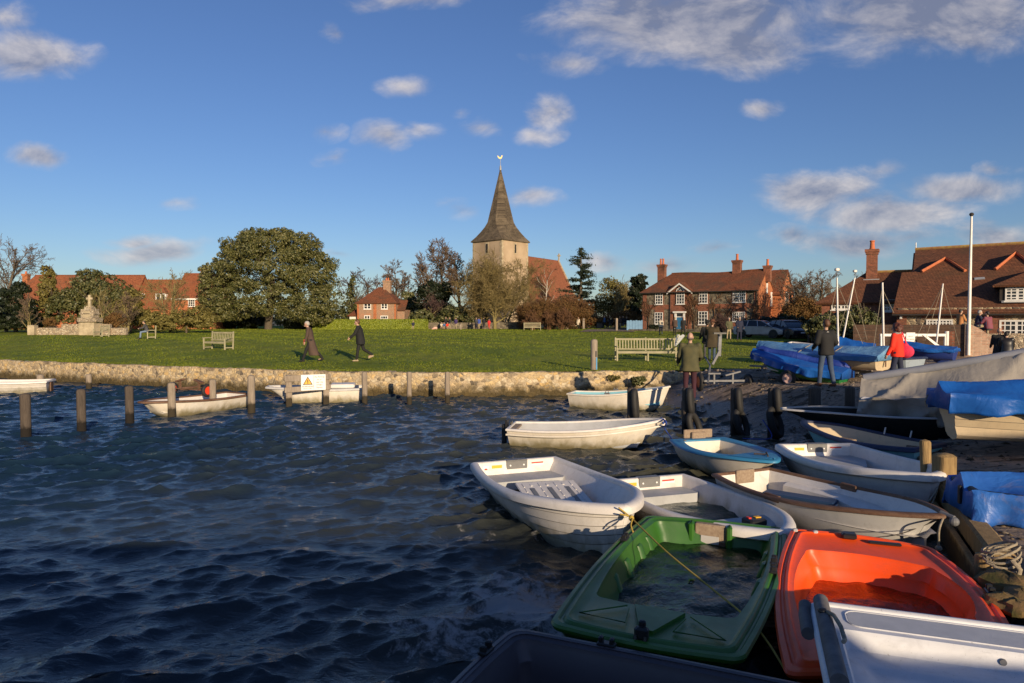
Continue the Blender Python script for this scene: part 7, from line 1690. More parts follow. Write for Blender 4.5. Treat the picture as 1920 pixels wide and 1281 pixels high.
# warning sign on its two posts
ds = 21.9; e = empty('warning_sign', (X(541, 21.75), 21.75, 0), 0, 'white warning sign with yellow triangle on two grey boards between posts', 'sign')
x1 = X(611, 22.25) - e.location.x; y1 = .5; rzs = math.atan2(y1, x1); e.rotation_euler.z = rzs; Ls = math.hypot(x1, y1)
for xx, zt_ in ((0, Z(704, 21.75)), (Ls, Z(706, 22.3))):
    q = MB(); q.cbox((xx, .06, (zt_ - 1) / 2), (.19, .14, zt_ + 1), .02); q.build('post', M_post, e)
q = MB(); zA, zB = Z(713, 22), Z(732, 22)
q.cbox((Ls / 2, -.03, zA + .08), (Ls + .28, .04, .19), .008, M=Matrix.Rotation(R(-1), 4, 'Y')); q.build('board', M_post, e)
q = MB(); q.cbox((Ls / 2, -.03, zB + .06), (Ls + .28, .04, .17), .008, M=Matrix.Rotation(R(-2), 4, 'Y')); q.build('board', M_post, e)
sx0 = Ls * .31; sw_, shh = X(607, 22) - X(562, 22), Z(702.5, 22) - Z(732, 22); zc = (Z(702.5, 22) + Z(732, 22)) / 2
q = MB(); q.cbox((sx0 + sw_ / 2, -.065, zc), (sw_, .02, shh), .004); pl = q.build('sign_panel', M_stk, e)
tx0 = sx0 + sw_ * .27; q = MB(); q.slab([(tx0 - .155, -.077, zc - .07), (tx0 + .155, -.077, zc - .07), (tx0, -.077, zc + .20)], .002); q.build('triangle_border', M_ink, pl)
q = MB(); q.slab([(tx0 - .118, -.081, zc - .05), (tx0 + .118, -.081, zc - .05), (tx0, -.081, zc + .155)], .002); q.build('triangle', M_yel, pl)
q = MB(); q.bb(tx0 - .013, tx0 + .013, -.085, -.083, zc - .0, zc + .10); q.bb(tx0 - .013, tx0 + .013, -.085, -.083, zc - .038, zc - .015); q.build('exclamation_mark', M_ink, pl)
MB().bb(sx0 + sw_ * .505, sx0 + sw_ * .512, -.079, -.076, zc - shh * .45, zc + shh * .45).build('divider', M_ink, pl)
text('lettering', 'WARNING', pl, (tx0, -.078, zc - .125), .075); text('lettering', 'Slippery Surface', pl, (tx0, -.078, zc - .185), .045)
for k, t in enumerate(('No Parking', 'on or', 'near the', 'Dinghy', 'Slipway')): text('lettering', t, pl, (sx0 + sw_ * .745, -.078, zc + .175 - k * .085), .068)
# black posts wrapped with old tyres along the slipway edge
def tyre_post(lab, px, yt, d, wpx, tyres, z0=-.6):
    zt = Z(yt, d); x = X(px, d); e = empty('tyre_post', (x, d, 0), 0, lab, 'post', 'black posts with tyres along the slipway'); r = wpx / 1280 * d / 2
    k = MB(); k.cbox((0, .05, (zt + z0) / 2), (r * 1.7, r * 1.6, zt - z0), .03); k.build('post', M_postd, e)
    for (zc, dx, hh, tw) in tyres:   # tyre seen nearly edge-on, hung on the post
        R0, rr = hh / 2, r * .58; q = MB(); pts = [(dx + (.5 * rr + .9 * r * (tw > .15)) * math.cos(2 * math.pi * i / 28 + .6), -r * .75 + rr * .2 * math.cos(2 * math.pi * i / 28) + (R0 * tw * 1.6) * math.cos(2 * math.pi * i / 28), zc + R0 * math.sin(2 * math.pi * i / 28)) for i in range(28)]
        q.tube(pts, rr, 10, closed=True); q.build('tyre', M_rub, e, sm=60)
tyre_post('black post with one tyre behind the long white boat', 1187, 728, 17.2, 21, [(.62, .04, .66, .12)])
tyre_post('tall black post with two tyres nearest the blue rimmed dinghy', 1291, 728, 16.6, 21, [(.78, .03, .52, .12), (.15, .14, .62, .2)])
tyre_post('black tyre wrapped post third from the left on the slipway edge', 1383, 728, 16.5, 21, [(.8, .02, .5, .12), (.25, .08, .6, .18)])
tyre_post('black tyre wrapped post left of the black hulled boat', 1454, 728, 16.0, 22, [(.85, .04, .5, .12), (.35, -.02, .6, .18)])
post('short square stump with mossy top behind the black hulled boat', 1529, 726, 780, 18, M_postd, 'short stumps on the slipway', False, 16.4, zb=-.2)
post('black rounded stump left of the grey canvas cover', 1595, 724, 780, 18, M_postd, 'short stumps on the slipway', True, 16.3, zb=-.2)
# quay edge posts, beams, stones and rope
QP = 'wooden posts along the quay edge'
post('tall leaning quay post with rounded top left of the stump', 1745, 824, 900, 19, M_posty, QP, True, 10.15, -.06, 'quay_post')
post('thick square topped quay post in the middle of three', 1775, 851, 920, 32, M_posty, QP, False, 9.3, 0, 'quay_post')
post('thin quay post behind the thick one', 1791, 850, 900, 11, M_posty, QP, False, 10.2, 0, 'quay_post')
post('lone round quay post beside the orange dinghy', 1856, 1036, 1150, 33, M_posty, QP, True, 6.35, -.02, 'quay_post')
bm = MB(); P0 = Vector((4.68, 6.45, .36)); P1 = Vector((6.2, 9.9, .42)); dv = P1 - P0; an = math.atan2(dv.y, dv.x)
bm.cbox(tuple((P0 + P1) / 2 + Vector((.02, 0, 0))), (dv.length, .22, .26), .03, an); tag(bm.build('quay_beam', M_posty), 'heavy worn timber beam along the quay edge behind the round post', 'beam')
bm = MB(); bm.cbox(tuple((P0 + P1) / 2 + Vector((-.16, .05, -.32))), (dv.length + .4, .07, .5), .01, an); tag(bm.build('quay_boarding', M_posty), 'weedy upright boarding of the quay edge below the beam', 'boarding')
rsn = np.random.default_rng(3)
def rock(lab, p, r, m, sq=(1, 1, .6), seed=0):
    q = MB(); q.ell((0, 0, 0), (r * sq[0], r * sq[1], r * sq[2]), 12, 8); rr = np.random.default_rng(seed); q.v = [tuple(np.array(v) * (1 + rr.normal(0, .09))) for v in q.v]; o = q.build('rock', m, None, p, rr.uniform(0, 3), 30); return tag(o, lab, 'rock', 'mossy stones at the quay edge')
M_rock = mat('mossy_stone', (.20, .12, .05), (.07, .065, .015), 6, .9, .8, 30)  # moss and stone tones darkened to stand for the quay shade
for k, (px, py, s, lab) in enumerate(((1893, 1100, .20, 'brown mossy stone below the coiled rope'), (1915, 1125, .16, 'flat mossy stone at the right edge'), (1880, 1130, .13, 'small stone between post and white dinghy'), (1905, 1140, .12, 'dark stone above the white deck'), (1878, 1085, .12, 'little stone right of the round quay post'))): rock(lab, at(px, py, .42), s, M_rock, (1.3, 1, .6), k)
cp = at(1884, 1056, .55); q = MB(); rr = np.random.default_rng(4)
for k in range(5): q.tube([(.13 * math.cos(a) * (1 + .12 * math.sin(a * 2 + k)) + rr.normal(0, .01), .10 * math.sin(a) + .02 * k, .03 * k + .09 * math.sin(a + k * .5) * .6) for a in np.linspace(0, 2 * math.pi, 22)[:-1]], .012, 6, closed=True)
q.tube([(.0, -.1, .05), (.02, -.16, .0), (.03, -.12, -.1)], .02, 6); tag(q.build('rope_coil', M_rope_w, None, tuple(cp), 0, 60), 'coil of pale rope lying beside the round quay post', 'rope')
rope('mooring_rope', 'white rope tying the rear white tender to the quay post', [at(1742, 940, .45), at(1752, 925, .5), at(1758, 915, .55), at(1752, 935, .4), at(1747, 945, .35)], .010, M_rope_w)
rope('mooring_rope', 'dark loose line hanging down the quay boarding', [at(1790, 975, .42), at(1800, 1020, .2), at(1818, 1045, .12), at(1835, 1030, .3), at(1850, 1010, .45)], .008, M_rope_d)
rope('mooring_rope', 'blue rope trailing in the water by the tyre posts', [(5.9, 16.0, .4), (6.0, 15.7, .1), (5.8, 15.5, .03), (5.3, 15.6, .03)], .012, M_rope_b)
MB_ = MB().cbox((4.95, 19.05, .2), (.34, .4, .58), .03); tag(MB_.build('mooring_block', mat('concrete', (.08, .07, .06), None, 4, .9, .4, 20)), 'low concrete mooring block under the feet of the man in the green jacket', 'block')

# ------------------------------------------------------------------ benches, posts on the green, memorial, sign posts
M_bench = wood_mat('bench_teak', (.42, .38, .24), (.27, .25, .16), .85, 'X', .3)
def bench(lab, px, d, L_=1.6, rz=0.0, centre_leg=False, H=.95, name='park_bench', group='silvered wooden benches around the green'):
    x = X(px, d); e = empty(name, (x, d, gz(x, d)), rz, lab, 'bench', group); sl = MB(); fr = MB(); n = int(L_ / .13)
    # front faces local -y
    fr.cbox((0, .30, H - .06), (L_, .045, .09), .01); fr.cbox((0, .24, .52), (L_, .04, .06), .008)
    for k in range(n): 
        xx = -L_ / 2 + .1 + (L_ - .2) * k / (n - 1); sl.cbox((xx, .27, (H + .46) / 2 - .03), (.055, .018, H - .60), .004, M=Matrix.Rotation(R(-7), 4, 'X'))
    fr.build('back_rail', M_bench, e); sl.build('backrest', M_bench, e)
    st = MB(); 
    for k in range(5): st.cbox((0, -.22 + k * .1, .43), (L_ - .04, .075, .022), .005)
    st.cbox((0, -.27, .38), (L_ - .1, .03, .08), .006); st.build('seat', M_bench, e)
    for sx in ((-1, 1) if not centre_leg else (-1, 0, 1)):
        xx = sx * (L_ / 2 - .03); lg = MB(); lg.cbox((xx, -.26, .31 if sx else .21), (.07, .07, .62 if sx else .42), .01); lg.build('leg', M_bench, e)
        lg = MB(); lg.cbox((xx, .29, H / 2), (.07, .07, H + (.06 if sx == 0 else .04)), .01, M=Matrix.Rotation(R(-3), 4, 'X')); lg.build('leg', M_bench, e)
        if sx: ar = MB(); ar.cbox((xx, -.02, .64), (.08, .66, .04), .01); ar.cbox((xx, 0, .12), (.05, .52, .05), .008); ar.build('armrest', M_bench, e)
    return e
bench('long weathered bench with flowers at its right end, behind the wall', 1213, 30.6, 2.80, 0, True, 1.02)
bench('bench facing away half right, left part of the green near the oak', 409, 37.5, 1.75, R(-28), False, .98)
bench('bench with a person in blue jeans sitting on its left end', 284, 52, 1.15, R(-62), False, .98)
bench('bench in front of the stone cross memorial', 190, 57, 1.5, R(-35), False, .95)
bench('far pale bench in front of the russet undergrowth', 998, 92, 2.3, 0, True, 1.05)
bl = MB(); pb = atd(1268, 662, 30.3); e = empty('flower_bouquet', (pb.x, pb.y - .25, pb.z), R(0), 'bunch of pale flowers in clear wrapping standing at the bench end', 'flowers')
w = MB(); N = 14; M_cello = mat('cellophane', (.55, .56, .58), (.4, .42, .44), 8, .2)
vs = [];
for k in range(N): a = 2 * math.pi * k / N; rr_ = .17 + .03 * (k % 2); vs += [(-.12 + .03 * math.cos(a), .03 * math.sin(a), .28), (.14 + rr_ * math.cos(a), rr_ * .8 * math.sin(a), .74 + .05 * (k % 3))]
w.add(vs, [(2 * k, (2 * k + 2) % (2 * N), (2 * k + 3) % (2 * N), 2 * k + 1) for k in range(N)]); w.build('wrapping', M_cello, e)
fl = MB(); rr = np.random.default_rng(2)
for k in range(26): fl.ell((.06 + rr.normal(0, .07), rr.normal(0, .06) - .03, .62 + rr.normal(0, .08)), (.032, .032, .025), 6, 5)
fl.build('blossoms', mat('pale_petals', (.62, .58, .38), (.5, .5, .3), 30, .7), e); st = MB(); st.tube([(-.3, 0, .0), (-.12, 0, .28), (0, 0, .5)], [.02, .04, .06], 6); st.build('stems', M_ever, e)
pb = post('grey post with rounded top and blue stripe at the lawn edge', 1114, 636, 693, 13, M_post, 'posts on the green', True, 25.6, 0, 'marker_post', zb=.6)
bs = MB(); bs.box((.08, -.125, 1.12), (.04, .02, .45)); o = bs.build('painted_stripe', M_bluepaint, pb); o.data.materials.clear(); o.data.materials.append(mat('bright_blue_paint', (.06, .32, .62), None, 3, .5))
bs = MB(); bs.box((.06, -.125, 1.48), (.05, .02, .22)); bs.build('metal_strap', M_blackp, pb)
for (px, d, yt, yb, w_, lab) in ((1094, 97, 597, 614, 4.2, 'pale post between the light coat and the red coat'), (1064, 99, 603, 617, 3.4, 'pale topped post beside the russet brushwood'), (864, 99, 608.5, 618, 2.6, 'small pale yellow post on the far lawn'), (1060, 84, 0, 0, 0, '')):
    if w_: post(lab, px, yt, yb, w_, M_post, 'posts on the green', False, d, 0, 'marker_post', zb=1.0)
post('tall pale gatepost between the two groups of people by the path', 1156, 596.5, 618, 4.6, M_post, 'posts on the green', True, 85, 0, 'gate_post', zb=1.0)

# ------------------------------------------------------------------ memorial cross
def memorial():
    d = 61.0; x = X(168, d); g = gz(x, d); e = empty('war_memorial', (x, d, g), R(-4), 'pale stone cross on a stepped plinth with an inscribed panel', 'memorial')
    s = d / 1280; z = lambda py: Z(py, d) - g
    m = MB(); m.cbox((-.1, .3, (z(605) + 0) / 2), (30 * s, 1.2, z(605)), .03); m.build('base', M_memorial, e)
    m = MB(); m.cbox((.0, .1, (z(604) + z(596)) / 2), (37 * s, 1.0, z(596) - z(604)), .03); m.build('step', M_flint_p, e)
    m = MB(); m.cbox((0, .1, (z(596) + z(580)) / 2), (25 * s, .8, z(580) - z(596)), .03); m.cbox((0, .1, z(579)), (15 * s, .6, .3), .03); m.cbox((0, .1, z(588.5)), (30 * s, .9, 3.6 * s), .03); m.build('plinth', M_flint_p, e)
    m = MB(); m.cbox((0, -.32, (z(597) + z(583)) / 2), (13.5 * s, .06, 13 * s), .01); pn = m.build('inscription_panel', M_memorial, e)
    m = MB(); m.cbox((0, .1, (z(577) + z(553)) / 2), (4.6 * s, .22, z(553) - z(577)), .03); m.cbox((0, .1, z(560)), (12 * s, .2, 4.2 * s), .03); m.cbox((0, .1, z(575)), (9 * s, .45, 3 * s), .03); m.build('cross', M_memorial, e)
    m = MB(); w0 = X(50, d) - x; w1 = X(228, d) - x; m.cbox(((w0 + w1) / 2, .9, .33), (w1 - w0, .4, .66), .03); m.cbox((0, 1.0, .62), (13.2, .4, 1.25), .03) if False else None; m.build('memorial_wall', M_flint_p, None, (x, d, g)); o = bpy.data.objects['memorial_wall']; tag(o, 'low pale stone wall curving out on both sides of the cross', 'wall')
    m = MB(); m.cbox(((X(108, d) - x + X(200, d) - x) / 2, .7, .5), (X(200, d) - X(108, d), .35, 1.0), .03); o = m.build('memorial_wall', M_flint_p, None, (x, d, g)); tag(o, 'taller middle section of pale wall directly behind the cross plinth', 'wall')
    m = MB(); m.cbox((0, 0, .45), (.62, .62, .9), .04); o = m.build('wall_pier', M_memorial, None, (X(53, d), d + .6, g)); tag(o, 'square stone pier at the left end of the memorial wall', 'pier')
memorial()
m = MB(); m.bb(-1.3, 1.3, -.03, .03, .1, 1.35)
o = m.build('garden_gate', M_bluegate, None, (X(1194, 86), 86, 1.25)); tag(o, 'pale blue boarded gate left of the brick house', 'gate')
for k in range(7):
    q = MB(); q.bb(-1.28 + k * .36, -1.0 + k * .36, -.06, -.03, .0, 1.42 + .04 * (k % 2)); q.build('plank', M_bluegate, o)
q = MB(); q.cbox((0, 0, .55), (.9, .8, 1.0), .08); q.cbox((0, 0, 1.08), (1.0, .9, .1), .04); tag(q.build('wheelie_bin', mat('bin_green', (.06, .2, .03), None, 3, .5), None, (X(1127, 98), 98, gz(7, 98))), 'bright green wheeled bin behind the walkers on the path', 'bin')
q = MB(); q.cbox((0, 0, .5), (1.0, .8, .95), .08); q.cbox((0, 0, 1.0), (1.1, .9, .1), .04); tag(q.build('wheelie_bin', M_blackp, None, (X(1124, 97), 97, gz(7, 97))), 'black wheeled bin beside the green one on the path', 'bin')
q = MB(); q.tube([(-.45, 0, .02), (-.2, 0, .12), (.0, -.05, .2), (.25, 0, .22), (.3, .0, .02)], [.05, .15, .2, .2, .06], 8); tag(q.build('picnic_blanket', mat('pink_cloth', (.75, .45, .36), None, 3, .8), None, (X(815, 97), 97, gz(-11, 97)), 0, 60), 'crumpled pale pink cloth heap on the far lawn by the churchyard wall', 'cloth')

# ------------------------------------------------------------------ people
SK = mat('skin', (.47, .29, .205), (.40, .24, .17), 8, .55)
HR = {'greybrown': mat('hair_greybrown', (.16, .12, .10), (.10, .075, .06), 40, .7), 'grey': mat('hair_grey', (.45, .42, .38), (.3, .28, .26), 40, .7), 'brown': mat('hair_brown', (.12, .05, .02), (.07, .03, .015), 40, .6), 'dark': mat('hair_dark', (.02, .015, .012), None, 40, .6), 'auburn': mat('hair_auburn', (.11, .03, .015), (.06, .02, .012), 40, .6), 'fair': mat('hair_fair', (.4, .26, .12), (.3, .2, .1), 40, .6), 'felt': mat('hat_felt', (.12, .05, .025), None, 20, .9)}
CL = {}
def cloth(key, c, c2=None, rough=.85):
    if key not in CL: CL[key] = mat('cloth_' + key, c, c2 or tuple(x * .7 for x in c), 3, rough, .12, 9, bdist=.01)
    return CL[key]
black = cloth('black', (.012, .012, .013)); navy = cloth('navy', (.015, .02, .05)); denim = cloth('denim', (.055, .085, .14), (.025, .04, .08)); brownc = cloth('brown', (.085, .052, .038), (.06, .038, .03)); olive = cloth('olive', (.095, .085, .035), (.055, .055, .025)); waxed = cloth('dark_olive', (.06, .042, .018), (.035, .026, .012)); redc = cloth('red', (.85, .035, .012), (.7, .03, .012)); plum = cloth('plum', (.05, .012, .022)); khaki = cloth('khaki', (.40, .32, .2)); cream = cloth('cream', (.62, .54, .42)); bluec = cloth('blue', (.05, .12, .3)); greyc = cloth('grey', (.07, .07, .075), (.03, .03, .035)); redtr = cloth('bright_red', (.7, .03, .03)); tan = cloth('tan', (.5, .22, .08)); pinkc = cloth('pink_bag', (.72, .04, .11), (.55, .03, .08)); brownb = cloth('brown_boots', (.16, .055, .025)); greenc = cloth('green', (.1, .1, .05)); stripe = None
def stripe_mat():
    m, nt, b, co = new_mat('cloth_striped'); w = nd(nt, 'ShaderNodeTexWave', i_Scale=9.0, i_Distortion=.3, bands_direction='Y'); L(nt, co, w.inputs['Vector'])
    L(nt, ramp(nt, w.outputs['Fac'], [(.55, (.26, .03, .035)), (.8, (.10, .10, .16))]), b.inputs['Base Color']); b.inputs['Roughness'].default_value = .85; return m
stripe = stripe_mat()
def vox(o, size, it=9):
    r_ = o.modifiers.new('remesh', 'REMESH'); r_.mode = 'VOXEL'; r_.voxel_size = size; r_.use_smooth_shade = True
    s_ = o.modifiers.new('smooth', 'SMOOTH'); s_.factor = .5; s_.iterations = it
def person(lab, px, d, h=1.74, yaw=180, top=black, legs=denim, hair='brown', shoes=None, coat='jacket', th=(18, -16), kn=(4, 18), sh=(12, -12), el=(20, 20), out=(6, 6), lean=3, head=(0, 0), girth=1.0, sit=False, det=.03, gr=None, z=None, skirt=.0, x=None, group=None, hat=None, hands=True):
    x = X(px, d) if x is None else x; z = gz(x, d) if z is None else z
    e = empty('person', (x, d, z), R(yaw), lab, 'person', group); k = h / 1.75
    V3 = Vector
    def fw(a, l, out_=0, sd=1): return V3((math.sin(R(a)) * l, math.sin(R(out_)) * l * sd, -math.cos(R(a)) * math.cos(R(out_)) * l))
    ln = R(lean); hipz = .92 if not sit else .50; pel = V3((0, 0, hipz))
    J = {}
    for i, sd in ((0, 1), (1, -1)):
        hp = pel + V3((0, .09 * sd, 0)); kn_ = hp + fw(th[i], .44, 2, sd); an = kn_ + fw(th[i] - kn[i], .43, 0, sd)
        J[i] = [hp, kn_, an]
    # ground contact: drop so the lowest ankle sits .07 above the soil
    lo = min(J[0][2].z, J[1][2].z) - .075
    dz = -lo if not sit else -lo
    sp = V3((math.sin(ln), 0, math.cos(ln))); off = V3((0, 0, dz))
    pel = pel + off
    for i in J: J[i] = [p + off for p in J[i]]
    chest = pel + sp * .36; neck = pel + sp * .545; hd = neck + V3((math.sin(ln + R(head[0])) * .16, 0, math.cos(ln + R(head[0])) * .16))
    A = {}
    for i, sd in ((0, 1), (1, -1)):
        s0 = pel + sp * .50 + V3((0, .18 * sd * (girth * .5 + .5), 0)); e0 = s0 + fw(sh[i] + lean * .3, .28, out[i], sd); w0 = e0 + fw(sh[i] + el[i], .25, out[i] * -.6 if el[i] > 40 else out[i] * .6, sd); A[i] = [s0, e0, w0]
    def sc(p): return tuple(p * k)
    B = MB(); cp = lambda p0, p1, r0, r1, M_=B, n=10: M_.capsule(sc(p0), sc(p1), r0 * k, r1 * k, n)
    # body: one continuous skin
    B.ell(sc(hd + V3((0, 0, .03))), (.098 * k, .078 * k, .118 * k), 14, 10, Matrix.Rotation(-(ln + R(head[0])), 3, 'Y').inverted() if False else None); fdir = V3((math.cos(R(head[0]) + ln), 0, -math.sin(R(head[0]) + ln)))
    cp(hd + V3((.03, 0, -.06)), hd + V3((.055, 0, -.055)), .05, .035); cp(hd + fdir * .09 + V3((0, 0, .02)), hd + fdir * .118 + V3((0, 0, -.005)), .011, .016)
    for sd in (-1, 1): B.ell(sc(hd + V3((-.005, .079 * sd, .015))), (.018 * k, .010 * k, .032 * k), 8, 6)
    cp(neck - sp * .04, hd - V3((0, 0, .04)), .055, .052)
    cp(pel, chest, .105 * girth, .105 * girth); cp(chest + V3((0, .09, .04)), chest + V3((0, -.09, .04)), .088, .088); cp(pel + V3((0, .05, 0)), pel + V3((0, -.05, 0)), .105, .105)
    for i, sd in ((0, 1), (1, -1)):
        hp, kk, an = J[i]; cp(hp, kk, .082, .056); cp(kk, an, .052, .038); cp(an - V3((.03, 0, .03)), an + V3((.13, 0, -.045)), .035, .028)
        s0, e0, w0 = A[i]; cp(s0 - V3((0, .05 * sd, 0)), s0, .06, .055); cp(s0, e0, .048, .038); cp(e0, w0, .036, .026)
        t = (w0 - e0).normalized(); u = t.cross(V3((0, 1, 0))).normalized(); pm = w0 + t * .055
        B.box(sc(pm), (.05 * k, .028 * k, .09 * k), 0, 0, t.to_track_quat('Z', 'Y').to_matrix().to_4x4()) if False else cp(w0 + t * .02, pm + t * .02, .028, .034)
        if det < .016:
            for f_ in range(4):
                b0 = pm + t * .035 + u * (.027 - .018 * f_); b1 = b0 + t * (.032 + .006 * (f_ in (1, 2))) ; b2 = b1 + (t * .8 - V3((0, .5 * sd, 0))).normalized() * .03
                cp(b0, b1, .0095, .009); cp(b1, b2, .009, .008)
            cp(w0 + t * .03 + u * .03, w0 + t * .075 + u * .055, .012, .010)
    body = B.build('body', SK, e); vox(body, det * (.55 if det < .016 else .8), 1)
    # trousers
    T = MB(); c2 = lambda p0, p1, r0, r1, n=10: T.capsule(sc(p0), sc(p1), r0 * k, r1 * k, n)
    for i, sd in ((0, 1), (1, -1)):
        hp, kk, an = J[i]; c2(hp, kk, .098, .075); c2(kk, an + V3((0, 0, .03)), .074, .060)
    c2(pel + V3((0, .05, .02)), pel + V3((0, -.05, .02)), .135 * girth, .135 * girth); o = T.build('trousers', legs, e); vox(o, det)
    # shoes
    F = MB()
    for i, sd in ((0, 1), (1, -1)):
        an = J[i][2]; tip = R(max(0, -th[i] + kn[i] - 8)) * .6; f = V3((math.cos(tip), 0, -math.sin(tip))); F.capsule(sc(an + V3((-.04, 0, -.03))), sc(an + f * .15 + V3((0, 0, -.04))), .048 * k, .036 * k); F.capsule(sc(an + V3((0, 0, .04))), sc(an + V3((-.01, 0, -.03))), .05 * k, .048 * k)
    o = F.build('shoes', shoes or black, e); vox(o, det)
    # upper garment
    G = MB(); c3 = lambda p0, p1, r0, r1, n=16: G.capsule(sc(p0), sc(p1), r0 * k, r1 * k, n)
    g_ = girth; gt = (girth + 1) / 2; yv = V3((0, 1, 0)); hem = -.10 if coat == 'jacket' else -.02
    secs = [(pel + sp * .06, .145 * g_, .172 * g_), (pel + sp * .16, .140 * g_, .168 * g_), (pel + sp * .28, .142 * gt, .178 * gt), (pel + sp * .39, .138 * gt, .200 * gt), (pel + sp * .46, .122 * gt, .205 * gt), (pel + sp * .505, .10, .165), (pel + sp * .54, .078, .095), (neck + sp * .03, .066, .074)]
    if coat == 'jacket': secs = [(pel + sp * -.09, .150 * g_, .180 * g_)] + secs if not sit else [(pel + sp * -.04, .15 * g_, .175 * g_)] + secs
    else:
        ln_ = skirt or (.30 if coat == 'coat' else .55); bk = .10 if coat == 'longcoat' else .03
        low_ = []
        for q in (1, .8, .6, .4, .2): low_.append((pel + V3((-bk * q * ln_ * 2.2, 0, -ln_ * q)), (.150 + .06 * q * (coat == 'longcoat')) * g_, (.178 + .03 * q) * g_))
        secs = low_ + [(pel, .150 * g_, .176 * g_)] + secs
    vs = []; NS = 28
    for qi, (c_, rx, ry) in enumerate(secs):
        for a in range(NS):
            w_ = 2 * math.pi * a / NS; cx_, sy_ = math.cos(w_), math.sin(w_); f_ = 1 + (.035 * math.sin(5 * w_ + qi * .15) if qi < len(secs) - 8 else 0)
            vs.append(tuple((c_ + V3((rx * f_ * math.copysign(abs(cx_) ** .85, cx_), ry * f_ * math.copysign(abs(sy_) ** .85, sy_), 0))) * k))
    m_ = len(secs); G.add(vs, [(i_ * NS + a, i_ * NS + (a + 1) % NS, (i_ + 1) * NS + (a + 1) % NS, (i_ + 1) * NS + a) for i_ in range(m_ - 1) for a in range(NS)] + [tuple(range(NS - 1, -1, -1)), tuple(range((m_ - 1) * NS, m_ * NS))])
    for i, sd in ((0, 1), (1, -1)):
        s0, e0, w0 = A[i]; c3(s0 - yv * .06 * sd - V3((0, 0, .015)), s0 - V3((0, 0, .01)), .088, .082); c3(s0, e0, .080 * gt, .068 * gt); c3(e0, w0, .066 * gt, .052 * gt)
    o = G.build('coat' if coat != 'jacket' else 'jacket', top, e); vox(o, det)
    # hair or hat
    if hair and hair != 'bald':
        H = MB(); q = hd + V3((-.014, 0, .055))
        if hair == 'auburn':
            for a in range(16): H.ell(sc(q + V3((-.03 + .07 * math.cos(a * 2.4) - .02, .085 * math.sin(a * 2.4), .03 - .16 * (a / 16)))), (.062 * k, .062 * k, .062 * k), 8, 6)
            H.ell(sc(q + V3((-.01, 0, .02))), (.115 * k, .11 * k, .10 * k), 12, 8)
        else:
            H.ell(sc(q + V3((-.002, 0, .012))), (.103 * k, .086 * k, .090 * k), 12, 8); H.ell(sc(q + V3((-.035, 0, -.03))), (.082 * k, .082 * k, .082 * k), 12, 8)
        o = H.build('hair', HR[hair], e); vox(o, det * .7)
    if hair == 'bald':
        H = MB(); q = hd + V3((-.036, 0, -.015)); H.ell(sc(q), (.072 * k, .083 * k, .045 * k), 12, 8); o = H.build('hair', HR['greybrown'], e); vox(o, det * .7)
    if hat:
        H = MB(); H.lathe([(.19 * k, 0), (.19 * k, .012), (.11 * k, .03), (.10 * k, .11 * k), (.05 * k, .125 * k), (.001, .12 * k)], sc(hd + V3((0, 0, .085))), 16); H.build('hat', hat, e, sm=50)
    if det < .022:   # eyes and brows
        E = MB()
        for sd in (-1, 1): E.ell(sc(hd + fdir * .088 + V3((0, .03 * sd, .035))), (.010 * k, .013 * k, .009 * k), 8, 6)
        E.build('eyes', M_ink, e)
    e['k'] = k; return e, dict(J=J, A=A, hd=hd, neck=neck, pel=pel, chest=chest, k=k, sp=sp)
# two walkers on the green
e, p = person('grey haired person in a long brown coat walking left across the green', 583, 29.5, 1.80, 186, brownc, black, 'grey', black, 'longcoat', (24, -22), (6, 16), (6, -6), (12, 10), (5, 5), 9, (22, 0), 1.02, det=.014, skirt=.62)
q = MB(); q.capsule(tuple(p['A'][0][2] * p['k'] + Vector((.03, -.0, .06))), tuple(p['A'][0][2] * p['k'] + Vector((.04, 0, -.10))), .03, .02); q.build('red_glove', redc, e)
e, p = person('dark haired person in all black wearing sunglasses walking left on the green', 676, 29.4, 1.80, 184, black, black, 'brown', khaki, 'coat', (12, -14), (4, 40), (22, -8), (26, 20), (8, 8), 8, (16, 0), 1.22, det=.014, skirt=.22)
q = MB(); hd = p['hd']; 
for sd in (-1, 1): q.cbox(tuple((hd + Vector((.095, .034 * sd, .03))) * p['k']), (.012, .05, .034), .004)
q.cbox(tuple((hd + Vector((.098, 0, .04))) * p['k']), (.01, .12, .01), .002); q.build('sunglasses', M_blackp, e)
# bench sitter
e, p = person('person in a grey jacket and pale jeans sitting on the bench at left', 276, 51.5, 1.7, 207, greyc, cloth('pale_denim', (.16, .22, .32)), 'dark', black, 'jacket', (80, 76), (78, 66), (30, 26), (50, 50), (8, 8), 14, (16, 0), 1.1, sit=True, det=.022)
# man in green jacket
e, p = person('balding man in a green waxed jacket seen from behind by the slipway', 1294, 19.05, 1.86, 74, olive, plum, 'bald', cloth('rubber_boots', (.02, .022, .03)), 'coat', (0, 0), (2, 2), (10, 18), (38, 45), (14, 12), 2, (0, 0), 1.30, z=.49, det=.0125, skirt=.16)
# man in black jacket walking
e, p = person('man in a black jacket and blue jeans walking away with hands in pockets', 1549, 18.7, 1.80, 100, black, denim, 'brown', brownb, 'jacket', (9, -8), (3, 10), (-6, -10), (62, 62), (18, 16), 2, (-4, 0), 1.14, det=.0125)
MB().cbox(tuple((p['neck'] * p['k']) + Vector((-.09, 0, -.03))), (.01, .06, .02), .003).build('jacket_label', M_stk, e)
